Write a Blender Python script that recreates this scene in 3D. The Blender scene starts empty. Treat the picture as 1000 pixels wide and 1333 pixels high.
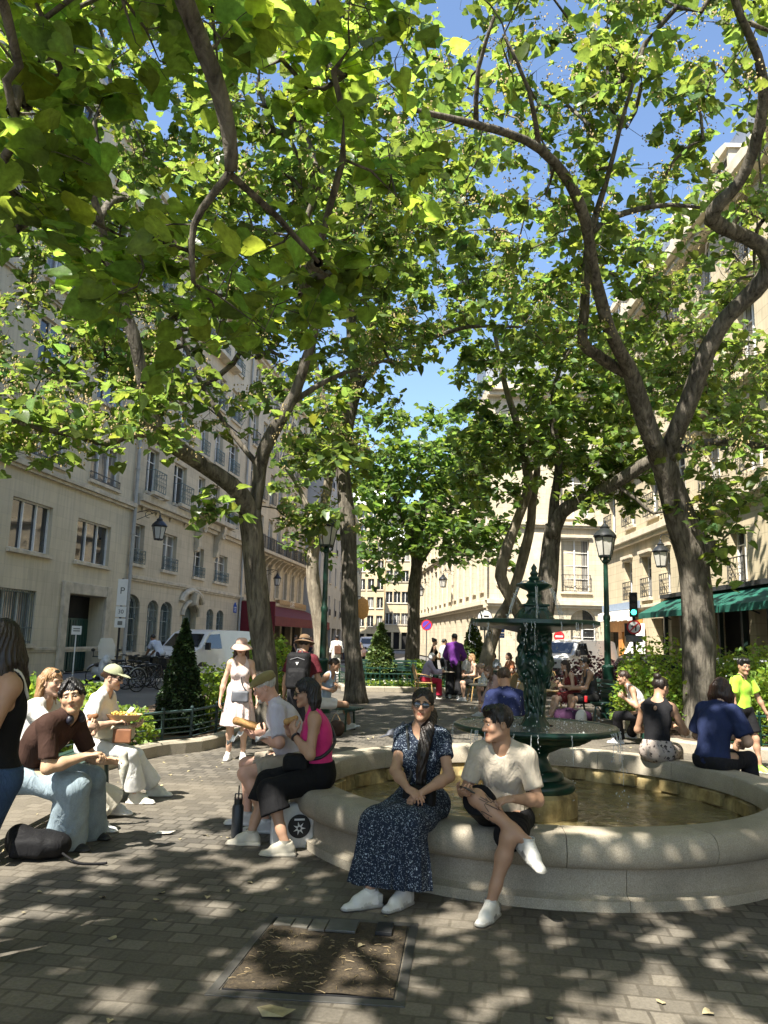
import bpy, bmesh, math, random
import numpy as np
from mathutils import Vector, Matrix, kdtree
R=math.radians
SC=bpy.context.scene; COL=SC.collection
rng=np.random.default_rng(7); random.seed(7)
# ---------------------------------------------------------------- camera
F=1001.0; CX,CY=500.0,666.5; CAMZ=1.6; PITCH=R(9.4); ROLL=R(1.4)
_cp,_sp=math.cos(PITCH),math.sin(PITCH); _cr,_sr=math.cos(ROLL),math.sin(ROLL)
FW=Vector((0,_cp,_sp)); _U=Vector((0,-_sp,_cp)); _X=Vector((1,0,0))
RT=_cr*_X+_sr*_U; UPV=_cr*_U-_sr*_X
def ray(px,py): return FW+RT*((px-CX)/F)-UPV*((py-CY)/F)
def G(px,py,z=0.0):
    d=ray(px,py); t=(z-CAMZ)/d.z; return Vector((d.x*t,d.y*t,z))
def D(px,py,y):
    d=ray(px,py); t=y/d.y; return Vector((d.x*t,y,CAMZ+d.z*t))
cam=bpy.data.cameras.new('camera'); co=bpy.data.objects.new('camera',cam); COL.objects.link(co)
cam.sensor_fit='VERTICAL'; cam.sensor_height=36.0; cam.lens=36.0*F/1333.0; cam.clip_end=2000; cam.clip_start=.05
M3=Matrix((RT,UPV,-FW)).transposed(); co.matrix_world=Matrix.Translation((0,0,CAMZ))@M3.to_4x4()
SC.camera=co
# ---------------------------------------------------------------- objects
def tag(o,label=None,cat=None,group=None,kind=None):
    if label: o['label']=label
    if cat: o['category']=cat
    if group: o['group']=group
    if kind: o['kind']=kind
    return o
def thing(name,label,cat,loc=(0,0,0),rz=0.0,group=None):
    o=bpy.data.objects.new(name,None); COL.objects.link(o); o.empty_display_size=.2
    o.location=loc; o.rotation_euler=(0,0,rz); return tag(o,label,cat,group)
def link(name,me,parent=None,loc=(0,0,0),rot=(0,0,0)):
    o=bpy.data.objects.new(name,me); COL.objects.link(o); o.location=loc; o.rotation_euler=rot
    if parent: o.parent=parent
    return o
def dup(root,loc,rz=None,label=None,group=None,scale=None):
    kids={}
    for o in list(COL.objects):
        if o.parent: kids.setdefault(o.parent.name,[]).append(o)
    def cp(o,par):
        c=o.copy(); COL.objects.link(c); c.parent=par
        for k in kids.get(o.name,[]): cp(k,c)
        return c
    r=cp(root,None); r.location=loc
    if rz is not None: r.rotation_euler=(0,0,rz)
    if scale: r.scale=(scale,)*3
    if label: r['label']=label
    if group: r['group']=group
    return r
def rotz(a):
    c,s=math.cos(a),math.sin(a); return np.array(((c,-s,0),(s,c,0),(0,0,1)))
class MB:
    def __init__(s): s.v=[]; s.f=[]; s.m=[]
    def add(s,vs,fs,m=0):
        b=len(s.v); s.v+=[tuple(map(float,v)) for v in vs]; s.f+=[tuple(b+i for i in f) for f in fs]; s.m+=[m]*len(fs); return s
    def box(s,x0,x1,y0,y1,z0,z1,m=0,rot=None,org=None):
        vs=np.array([(x,y,z) for z in (z0,z1) for y in (y0,y1) for x in (x0,x1)],float)
        if rot is not None:
            o=np.array(org if org is not None else vs.mean(0)); vs=(vs-o)@np.asarray(rot).T+o
        return s.add(vs,[(0,2,3,1),(4,5,7,6),(0,1,5,4),(2,6,7,3),(0,4,6,2),(1,3,7,5)],m)
    def quad(s,a,b,c,d,m=0): return s.add([a,b,c,d],[(0,1,2,3)],m)
    def poly(s,p,m=0): return s.add(p,[tuple(range(len(p)))],m)
    def tube(s,pts,rad,n=8,m=0,caps=True):
        P=np.array(pts,float); k=len(P)
        if np.isscalar(rad): rad=[rad]*k
        T=np.gradient(P,axis=0); T/=np.linalg.norm(T,axis=1)[:,None]+1e-9
        a=np.array((0,0,1.)) if abs(T[0][2])<.9 else np.array((1.,0,0))
        vs=[]
        for i in range(k):
            u=a-T[i]*a.dot(T[i]); u/=np.linalg.norm(u)+1e-9; w=np.cross(T[i],u); a=u
            for j in range(n):
                t=2*math.pi*j/n; vs.append(P[i]+rad[i]*(u*math.cos(t)+w*math.sin(t)))
        fs=[(i*n+j,i*n+(j+1)%n,(i+1)*n+(j+1)%n,(i+1)*n+j) for i in range(k-1) for j in range(n)]
        if caps: fs+=[tuple(range(n))[::-1],tuple(range((k-1)*n,k*n))]
        return s.add(vs,fs,m)
    def bar(s,a,b,r,n=6,m=0): return s.tube([a,b],r,n,m)
    def lathe(s,prof,n=24,c=(0,0,0),m=0,squash=None,a0=0,a1=2*math.pi):
        full=abs(a1-a0-2*math.pi)<1e-6; na=n if full else n+1; vs=[]
        for r,z in prof:
            for j in range(na):
                t=a0+(a1-a0)*j/n; k=squash(t,z) if squash else 1
                vs.append((c[0]+r*k*math.cos(t),c[1]+r*k*math.sin(t),c[2]+z))
        fs=[]
        for i in range(len(prof)-1):
            for j in range(n):
                q=(j+1)%na if full else j+1
                fs.append((i*na+j,i*na+q,(i+1)*na+q,(i+1)*na+j))
        return s.add(vs,fs,m)
    def sphere(s,c,r,n=10,k=7,m=0):
        r=np.array(r if np.ndim(r) else (r,)*3,float); vs=[(c[0],c[1],c[2]-r[2])]
        for i in range(1,k):
            p=math.pi*i/k
            for j in range(n): t=2*math.pi*j/n; vs.append((c[0]+r[0]*math.sin(p)*math.cos(t),c[1]+r[1]*math.sin(p)*math.sin(t),c[2]-r[2]*math.cos(p)))
        vs.append((c[0],c[1],c[2]+r[2])); L=len(vs)-1
        fs=[(0,1+(j+1)%n,1+j) for j in range(n)]+[(L,L-n+j,L-n+(j+1)%n) for j in range(n)]
        fs+=[(1+i*n+j,1+i*n+(j+1)%n,1+(i+1)*n+(j+1)%n,1+(i+1)*n+j) for i in range(k-2) for j in range(n)]
        return s.add(vs,fs,m)
    def ext(s,p2,f3,d0,d1,m=0):
        """extrude a 2-D outline; f3(u,v,w)->xyz"""
        n=len(p2); vs=[f3(u,v,d0) for u,v in p2]+[f3(u,v,d1) for u,v in p2]
        return s.add(vs,[tuple(range(n))[::-1],tuple(range(n,2*n))]+[(i,(i+1)%n,n+(i+1)%n,n+i) for i in range(n)],m)
    def mesh(s,name,mats,smooth=False,angle=None):
        me=bpy.data.meshes.new(name); me.from_pydata(s.v,[],s.f)
        for x in (mats if isinstance(mats,(list,tuple)) else [mats]): me.materials.append(x)
        me.polygons.foreach_set('material_index',s.m)
        bm=bmesh.new(); bm.from_mesh(me); bmesh.ops.recalc_face_normals(bm,faces=bm.faces); bm.to_mesh(me); bm.free()
        if smooth:
            me.polygons.foreach_set('use_smooth',[True]*len(me.polygons))
            if angle:
                try: me.set_sharp_from_angle(angle=R(angle))
                except Exception: pass
        me.update(); return me
    def build(s,name,mats,parent=None,smooth=False,angle=None,loc=(0,0,0),rot=(0,0,0),bevel=0):
        o=link(name,s.mesh(name,mats,smooth,angle),parent,loc,rot)
        if bevel:
            b=o.modifiers.new('bevel','BEVEL'); b.width=bevel; b.segments=2; b.limit_method='ANGLE'; b.angle_limit=R(40)
        return o
def npmesh(name,V,Fq,mats,smooth=True,cols=None,midx=None):
    """V (n,3), Fq (m,3|4) arrays"""
    V=np.asarray(V,np.float32); Fq=np.asarray(Fq,np.int32); k=Fq.shape[1]
    me=bpy.data.meshes.new(name); me.vertices.add(len(V)); me.vertices.foreach_set('co',V.ravel())
    me.loops.add(Fq.size); me.loops.foreach_set('vertex_index',Fq.ravel())
    me.polygons.add(len(Fq)); me.polygons.foreach_set('loop_start',np.arange(len(Fq),dtype=np.int32)*k)
    try: me.polygons.foreach_set('loop_total',np.full(len(Fq),k,np.int32))
    except Exception: pass
    if smooth: me.polygons.foreach_set('use_smooth',np.ones(len(Fq),bool))
    for x in (mats if isinstance(mats,(list,tuple)) else [mats]): me.materials.append(x)
    if midx is not None: me.polygons.foreach_set('material_index',np.asarray(midx,np.int32))
    if cols is not None:
        a=me.color_attributes.new('Col','FLOAT_COLOR','POINT'); c=np.ones((len(V),4),np.float32); c[:,:3]=cols; a.data.foreach_set('color',c.ravel())
    me.update(calc_edges=True); me.validate(); return me
# ---------------------------------------------------------------- materials
def srgb(h):
    h=h.lstrip('#'); c=[int(h[i:i+2],16)/255 for i in (0,2,4)]
    return tuple(x/12.92 if x<=.04045 else ((x+.055)/1.055)**2.4 for x in c)
class NT:
    def __init__(s,name):
        s.m=bpy.data.materials.new(name); s.m.use_nodes=True; s.t=s.m.node_tree; s.t.nodes.clear()
        s.out=s.n('ShaderNodeOutputMaterial'); s.b=s.n('ShaderNodeBsdfPrincipled'); s.l(s.b,0,s.out,0)
    def n(s,t,**k):
        x=s.t.nodes.new(t)
        for a,b in k.items():
            if isinstance(b,(int,float,str,bool)) and hasattr(x,a): setattr(x,a,b)
        return x
    def l(s,a,i,b,j): s.t.links.new(a.outputs[i],b.inputs[j])
    def coord(s,scale=(1,1,1),out='Object',rot=(0,0,0)):
        c=s.n('ShaderNodeTexCoord'); m=s.n('ShaderNodeMapping'); m.inputs['Scale'].default_value=scale; m.inputs['Rotation'].default_value=rot; s.l(c,out,m,0); return m
    def noise(s,co,scale,detail=4,rough=.55,dist=0):
        x=s.n('ShaderNodeTexNoise'); x.inputs['Scale'].default_value=scale; x.inputs['Detail'].default_value=detail; x.inputs['Roughness'].default_value=rough; x.inputs['Distortion'].default_value=dist
        if co: s.l(co,0,x,'Vector')
        return x
    def ramp(s,src,i,stops):
        r=s.n('ShaderNodeValToRGB'); e=r.color_ramp.elements
        while len(e)<len(stops): e.new(.5)
        for k,(p,c) in enumerate(stops): e[k].position=p; e[k].color=(*c,1) if len(c)==3 else c
        s.l(src,i,r,0); return r
    def mix(s,fac,a,b,mode='MIX'):
        x=s.n('ShaderNodeMix'); x.data_type='RGBA'; x.blend_type=mode
        for v,j in ((fac,0),(a,6),(b,7)):
            if isinstance(v,tuple) and len(v)==2 and hasattr(v[0],'outputs'): s.t.links.new(v[0].outputs[v[1]],x.inputs[j])
            elif isinstance(v,tuple): x.inputs[j].default_value=(*v,1)
            else: x.inputs[j].default_value=v
        return (x,2)
    def setc(s,src,inp='Base Color'):
        if isinstance(src[0],(int,float)): s.b.inputs[inp].default_value=(*src,1)
        else: s.t.links.new(src[0].outputs[src[1]],s.b.inputs[inp])
    def bump(s,src,i=0,strength=.3,dist=.01,prev=None):
        b=s.n('ShaderNodeBump'); b.inputs['Strength'].default_value=strength; b.inputs['Distance'].default_value=dist; s.l(src,i,b,'Height')
        if prev: s.l(prev,0,b,'Normal')
        s.l(b,0,s.b,'Normal'); return b
    def p(s,**k):
        for a,b in k.items():
            s.b.inputs[a.replace('_',' ')].default_value=b
        return s
g3=lambda v:(v,v,v)
_mc={}
def simple(name,col,rough=.6,var=.25,scale=6,metal=0,bump=.1,bscale=60,spec=.4,bdist=.003,coat=0):
    if name in _mc: return _mc[name]
    t=NT(name); c=t.coord(); n=t.noise(c,scale,5); lo=tuple(x*(1-var) for x in col); hi=tuple(min(1,x*(1+var)) for x in col)
    r=t.ramp(n,0,[(.3,lo),(.7,hi)]); t.setc((r,0)); t.p(Roughness=rough,Metallic=metal); t.b.inputs['Specular IOR Level'].default_value=spec
    if coat: t.b.inputs['Coat Weight'].default_value=coat
    if bump: t.bump(t.noise(c,bscale,4),0,bump,bdist)
    _mc[name]=t.m; return t.m
def stone(name,col,bw=.9,bh=.36,joint=.012,grime=.35,var=.1,jd=.55):
    """ashlar limestone: block joints from local x/z, faint stains"""
    t=NT(name); tc=t.n('ShaderNodeTexCoord'); sp=t.n('ShaderNodeSeparateXYZ'); t.l(tc,'Object',sp,0); cb=t.n('ShaderNodeCombineXYZ')
    ad=t.n('ShaderNodeMath'); ad.operation='ADD'; t.l(sp,0,ad,0); t.l(sp,1,ad,1); t.l(ad,0,cb,0); t.l(sp,2,cb,1)
    br=t.n('ShaderNodeTexBrick'); t.l(cb,0,br,'Vector'); br.inputs['Scale'].default_value=1; br.inputs['Brick Width'].default_value=bw; br.inputs['Row Height'].default_value=bh; br.inputs['Mortar Size'].default_value=joint; br.inputs['Mortar Smooth'].default_value=.3
    br.inputs['Color1'].default_value=(*[x*(1-var) for x in col],1); br.inputs['Color2'].default_value=(*[x*(1+var) for x in col],1); br.inputs['Mortar'].default_value=(*[x*jd for x in col],1)
    n=t.noise(tc,.7,6,.6); t.t.links.new(tc.outputs['Object'],n.inputs['Vector'])
    r=t.ramp(n,0,[(.3,g3(1-grime)),(.62,g3(1.0))])
    m=t.mix(.8,(br,0),(r,0),'MULTIPLY')
    mp=t.coord((6,6,.35)); n2=t.noise(mp,1.2,5); r2=t.ramp(n2,0,[(.38,g3(.72)),(.55,g3(1))]); m=t.mix(.45,m,(r2,0),'MULTIPLY')
    t.setc(m); t.p(Roughness=.85); t.b.inputs['Specular IOR Level'].default_value=.25
    bp=t.bump(br,1,-.35,.01); n3=t.noise(t.coord(),30,5); t.bump(n3,0,.15,.006,bp); return t.m
def resample(pts,step=.3):
    P=[np.array(p,float) for p,_ in pts]; Rr=[r for _,r in pts]; n=len(P); out=[]
    for i in range(n-1):
        p0=P[max(i-1,0)];p1=P[i];p2=P[i+1];p3=P[min(i+2,n-1)]; k=max(2,int(np.linalg.norm(p2-p1)/step))
        for j in range(k):
            t=j/k; q=.5*((2*p1)+(-p0+p2)*t+(2*p0-5*p1+4*p2-p3)*t*t+(-p0+3*p1-3*p2+p3)*t**3); out.append((q,Rr[i]*(1-t)+Rr[i+1]*t))
    out.append((P[-1],Rr[-1])); return out
# ---------------------------------------------------------------- world, sun
SUN_EL=R(56); SUN_AZ=(-.62,-.785)   # horizontal direction towards the sun
w=bpy.data.worlds.new('World'); SC.world=w; w.use_nodes=True; nt=w.node_tree; nt.nodes.clear()
sk=nt.nodes.new('ShaderNodeTexSky'); sk.sky_type='NISHITA'; sk.sun_disc=False; sk.sun_elevation=SUN_EL; sk.sun_rotation=math.atan2(SUN_AZ[0],SUN_AZ[1]); sk.altitude=50; sk.air_density=1.0; sk.dust_density=1.0; sk.ozone_density=2.6
bg=nt.nodes.new('ShaderNodeBackground'); bg.inputs[1].default_value=.10; wo=nt.nodes.new('ShaderNodeOutputWorld'); nt.links.new(sk.outputs[0],bg.inputs[0]); nt.links.new(bg.outputs[0],wo.inputs[0])
sl=bpy.data.lights.new('sun','SUN'); sl.energy=4.8; sl.angle=R(.53); sl.color=(1,.94,.84); so=bpy.data.objects.new('sun',sl); COL.objects.link(so)
_sd=Vector((SUN_AZ[0]*math.cos(SUN_EL),SUN_AZ[1]*math.cos(SUN_EL),math.sin(SUN_EL))); so.rotation_euler=_sd.to_track_quat('Z','Y').to_euler(); so.location=(0,0,30)
SC.view_settings.view_transform='Standard'; SC.view_settings.look='None'; SC.view_settings.gamma=1; SC.view_settings.exposure=1.62
cy=SC.cycles; cy.max_bounces=6; cy.diffuse_bounces=3; cy.glossy_bounces=3; cy.transmission_bounces=4; cy.transparent_max_bounces=6; cy.caustics_reflective=False; cy.caustics_refractive=False; cy.use_denoising=True
# ---------------------------------------------------------------- ground materials
def m_setts():
    t=NT('granite_setts'); c=t.coord((1,1,1),'Object',(0,0,R(9))); n=t.noise(c,2.2,4); mv=t.n('ShaderNodeMixRGB')
    dv=t.mix(.05,(c,0),(n,1)); br=t.n('ShaderNodeTexBrick'); t.t.links.new(dv[0].outputs[2],br.inputs['Vector']); br.inputs['Scale'].default_value=1; br.inputs['Brick Width'].default_value=.138; br.inputs['Row Height'].default_value=.128; br.inputs['Mortar Size'].default_value=.011; br.inputs['Mortar Smooth'].default_value=.5; br.offset=.5
    br.inputs['Color1'].default_value=(.085,.077,.065,1); br.inputs['Color2'].default_value=(.18,.162,.133,1); br.inputs['Mortar'].default_value=(.058,.051,.041,1); br.inputs['Bias'].default_value=-.1
    n1=t.noise(t.coord(),.8,6,.65); r=t.ramp(n1,0,[(.35,g3(.62)),(.65,g3(1.1))]); m=t.mix(.85,(br,0),(r,0),'MULTIPLY')
    nd=t.noise(t.coord(),.33,4,.6); rd=t.ramp(nd,0,[(.42,g3(0)),(.7,g3(.75))]); m=t.mix((rd,0),m,(.215,.185,.14))       # blown sandy dust
    n2=t.noise(t.coord(),55,4,.7); r2=t.ramp(n2,0,[(.35,g3(.7)),(.65,g3(1.15))]); m=t.mix(.7,m,(r2,0),'MULTIPLY')
    t.setc(m); t.p(Roughness=.72); t.b.inputs['Specular IOR Level'].default_value=.35
    b=t.bump(br,1,-.8,.012); b=t.bump(n2,0,.35,.004,b); t.bump(t.noise(t.coord(),9,3),0,.5,.012,b); return t.m
def m_asphalt():
    t=NT('asphalt'); n=t.noise(t.coord(),.5,5); n2=t.noise(t.coord(),80,3); r=t.ramp(n,0,[(.35,(.10,.097,.09)),(.65,(.16,.152,.14))]); t.setc(t.mix(.5,(r,0),(n2,0),'OVERLAY')); t.p(Roughness=.85); t.bump(n2,0,.4,.006); return t.m
M={}
M['setts']=m_setts(); M['asphalt']=m_asphalt()
M['kerb']=simple('granite_kerb',(.33,.31,.27),.8,.25,3,bump=.4,bscale=90)
M['soil']=simple('dry_soil',(.10,.07,.045),.95,.5,7,bump=.9,bscale=35,bdist=.02)
M['granite']=None
def m_granite():
    t=NT('basin_granite'); c=t.coord(); v=t.noise(c,140,3,.8); r=t.ramp(v,0,[(.30,(.24,.208,.156)),(.5,(.36,.318,.245)),(.70,(.48,.43,.34))]); n=t.noise(c,1.6,6,.65); r2=t.ramp(n,0,[(.3,g3(.6)),(.65,g3(1.08))]); m=t.mix(.9,(r,0),(r2,0),'MULTIPLY')
    t.setc(m); t.p(Roughness=.75); t.b.inputs['Specular IOR Level'].default_value=.35; b=t.bump(v,0,.3,.004); t.bump(t.noise(c,12,5),0,.3,.008,b); return t.m
M['granite']=m_granite()
M['iron']=simple('dark_green_cast_iron',(.008,.038,.024),.34,.5,9,metal=0,bump=.25,bscale=30,spec=.5,coat=0)
M['steel']=simple('grey_steel',(.14,.14,.135),.5,.3,8,metal=.7,bump=.15)
# ---------------------------------------------------------------- ground
def sheet(name,pts,z,mat,kind='structure',parent=None):
    b=MB(); b.poly([(x,y,z) for x,y in pts]); o=b.build(name,mat,parent)
    if kind: o['kind']=kind
    return o
sheet('ground',[(-400,-300),(400,-300),(400,700),(-400,700)],-.13,M['asphalt'])
# square: paved platform standing one kerb above the road
SQ=[(-7,-25),(10,-25),(8.3,8),(8.0,22),(6.5,31),(2.6,34),(-1.0,34),(-2.2,30),(-4.2,21),(-6.2,10)]
b=MB(); b.ext(SQ,lambda u,v,w:(u,v,w),-.129,0.0,0); sq=b.build('paved_square',M['setts']); sq['kind']='structure'
b=MB()
for i in range(1,len(SQ)):
    a,c=Vector((*SQ[i],0)),Vector((*SQ[(i+1)%len(SQ)],0))
    if i==len(SQ)-1: pass
    d=(c-a).normalized(); nrm=Vector((d.y,-d.x,0)); n=max(1,int((c-a).length/1.0)); L=(c-a).length
    for k in range(n):
        p=a+d*(L*k/n+.005); q=a+d*(L*(k+1)/n-.005)
        vs=[p+nrm*.004,q+nrm*.004,q+nrm*.2,p+nrm*.2]; b.ext([(x.x,x.y) for x in vs],lambda u,v,w:(u,v,w),-.128,.006)
kb=b.build('kerb',M['kerb']); kb['kind']='structure'
# pavements in front of the buildings
LF=lambda y:-16.1+.135*y
sheet('pavement',[(LF(-20)-.5,-20),(LF(-20)+3.0,-20),(LF(66)+2.2,66),(LF(66)-.5,66)],.0,M['asphalt'])
b=MB(); b.ext([(9.6,-20),(13,-20),(13,41),(9.6,41)],lambda u,v,w:(u,v,w),-.126,.0); b.build('pavement',simple('pale_pavement',(.30,.28,.24),.85,.2,2))['kind']='structure'
# ---------------------------------------------------------------- buildings
M['lime_l']=stone('limestone_plain',(.63,.545,.395),.95,.42,.007,.14,.04,.86)  # own pale cream stone colour of the plain left block
M['lime_b2']=stone('limestone_carved',(.62,.53,.385),.95,.36,.008,.2,.05,.8)
M['lime_r']=stone('limestone_cream',(.57,.485,.33),1.1,.40,.012,.22,.05,.72)
M['lime_p']=stone('limestone_pale',(.58,.505,.365),.9,.34,.012,.2,.05,.7)
M['lime_f']=stone('limestone_far',(.54,.44,.28),1.2,.4,.01,.2,.08,.7)
M['render']=simple('grey_render',(.42,.41,.39),.9,.15,.8,bump=.2,bscale=20)
M['trim']=simple('carved_trim_stone',(.53,.46,.345),.85,.25,2.5,bump=.35,bscale=25)
M['trim_p']=simple('pale_trim_stone',(.58,.51,.38),.85,.18,2.5,bump=.25,bscale=25)
M['white']=simple('white_window_paint',(.74,.73,.69),.45,.08,5,bump=0)
M['zinc']=simple('zinc_roof',(.22,.235,.25),.45,.18,1.5,metal=.5,bump=.15,bscale=9)
M['rail']=simple('black_iron_rail',(.03,.032,.033),.5,.3,6,bump=0)
M['railg']=simple('grey_green_iron_rail',(.10,.15,.15),.5,.3,6,bump=0)
M['door']=simple('dark_green_door',(.012,.06,.045),.45,.3,5,bump=.1)
M['shut']=simple('grey_green_shutter',(.12,.16,.155),.6,.2,5,bump=.05)
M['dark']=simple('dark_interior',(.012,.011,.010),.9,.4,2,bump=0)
M['terra']=simple('terracotta',(.42,.15,.07),.8,.25,8)
def m_glass():
    t=NT('window_glass'); n=t.noise(t.coord(),.6,3); r=t.ramp(n,0,[(.4,(.012,.014,.016)),(.65,(.05,.052,.05))]); t.setc((r,0)); t.p(Roughness=.04); t.b.inputs['Specular IOR Level'].default_value=.9
    t.bump(t.noise(t.coord(),1.3,2),0,.12,.01); return t.m
M['glass']=m_glass()
M['curtain']=simple('pale_curtain',(.42,.40,.36),.9,.2,9,bump=.2)
def m_pane_c():
    t=NT('glass_over_curtain'); n=t.noise(t.coord((9,1,.25)),1.2,3); r=t.ramp(n,0,[(.35,(.05,.05,.05)),(.5,(.20,.19,.17)),(.7,(.34,.33,.30))]); t.setc((r,0)); t.p(Roughness=.08); t.b.inputs['Specular IOR Level'].default_value=.7; return t.m
M['pane_c']=m_pane_c(); WR=random.Random(77)
def railing_mb(w,h,style,dep=.18):
    """balcony rail standing dep in front of the wall; local x 0..w, z 0..h"""
    b=MB(); y=-dep
    for z in (0.03,h): b.box(-.02,w+.02,y-.018,y+.018,z-.018,z+.018)
    for x in (-.015,w+.015):
        b.bar((x,y,0),(x,y,h),.016,6)
        for z in (.04,h-.02): b.bar((x,y,z),(x,.02,z),.012,4)
    if style=='plain':
        n=max(3,int(w/.11))
        for i in range(1,n): b.bar((w*i/n,y,.03),(w*i/n,y,h),.007,4)
    else:
        n=max(2,int(round(w/.26)))
        for i in range(n+1): b.bar((w*i/n,y,.03),(w*i/n,y,h),.010,4)
        for i in range(n):
            cx=w*(i+.5)/n; rr=w/n*.36
            for cz,r2 in ((h*.3,rr),(h*.7,rr*.8)):
                b.tube([(cx+r2*math.cos(t)*(1-.07*k),y,cz+r2*math.sin(t)*(1-.07*k)) for k,t in enumerate(np.linspace(0,5.6,9))],.011,4)
            b.bar((cx-rr,y,.03),(cx+rr,y,h),.007,4)
        b.box(0,w,y-.01,y+.01,h*.52-.008,h*.52+.008)
    return b
def arch_pts(w,h,r,n=10):
    """outline of an opening with an arched head: springing at h-r*?; r = rise"""
    pts=[(0,0),(w,0),(w,h-r)]
    for k in range(1,n): t=math.pi*k/n; pts.append((w/2+w/2*math.cos(t),h-r+r*math.sin(t)))
    pts.append((0,h-r)); return pts
_wp={}
def win_meshes(w,h,style,rise):
    k=(round(w,2),round(h,2),style,round(rise,2))
    if k in _wp: return _wp[k]
    fr=MB(); pn=MB(); out=arch_pts(w,h,rise) if rise>0 else [(0,0),(w,0),(w,h),(0,h)]
    pn.poly([(u,.05,v) for u,v in out])
    t=.055
    hz=h-rise
    n={'wide':3,'casement':2,'french':2,'far':2,'big':2}.get(style,2)
    fr.box(0,t,-.02,.045,0,hz); fr.box(w-t,w,-.02,.045,0,hz); fr.box(t,w-t,-.018,.043,0,t)
    if rise<=0: fr.box(t,w-t,-.018,.043,h-t,h)
    else:
        o=out[2:]; cx=w/2
        for a,c in zip(o[:-1],o[1:]):
            sh=lambda p:(cx+(p[0]-cx)*(1-2*t/w),p[1]-t)
            q=[a,c,sh(c),sh(a)]; fr.ext(q,lambda u,v,d:(u,d,v),-.02,.045)
    for i in range(1,n):
        x=w*i/n; m=.045 if n==2 else .03; fr.box(x-m,x+m,-.03,.042,t,hz-(t if rise<=0 else 0))
    if style in('french','big'):
        zz=[hz*.72] if style=='french' else [hz*.25,hz*.5,hz*.75]
        for i in range(n):
            for z in zz: fr.box(w*i/n+(t if i==0 else .045),w*(i+1)/n-(t if i==n-1 else .045),-.015,.04,z-.018,z+.018)
    if style=='casement':
        for i in range(n): fr.box(w*i/n+(t if i==0 else .045),w*(i+1)/n-(t if i==n-1 else .045),-.015,.04,hz*.5-.014,hz*.5+.014)
    _wp[k]=(fr.mesh('window_frame',M['white']),pn.mesh('pane',M['glass'])); return _wp[k]
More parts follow.
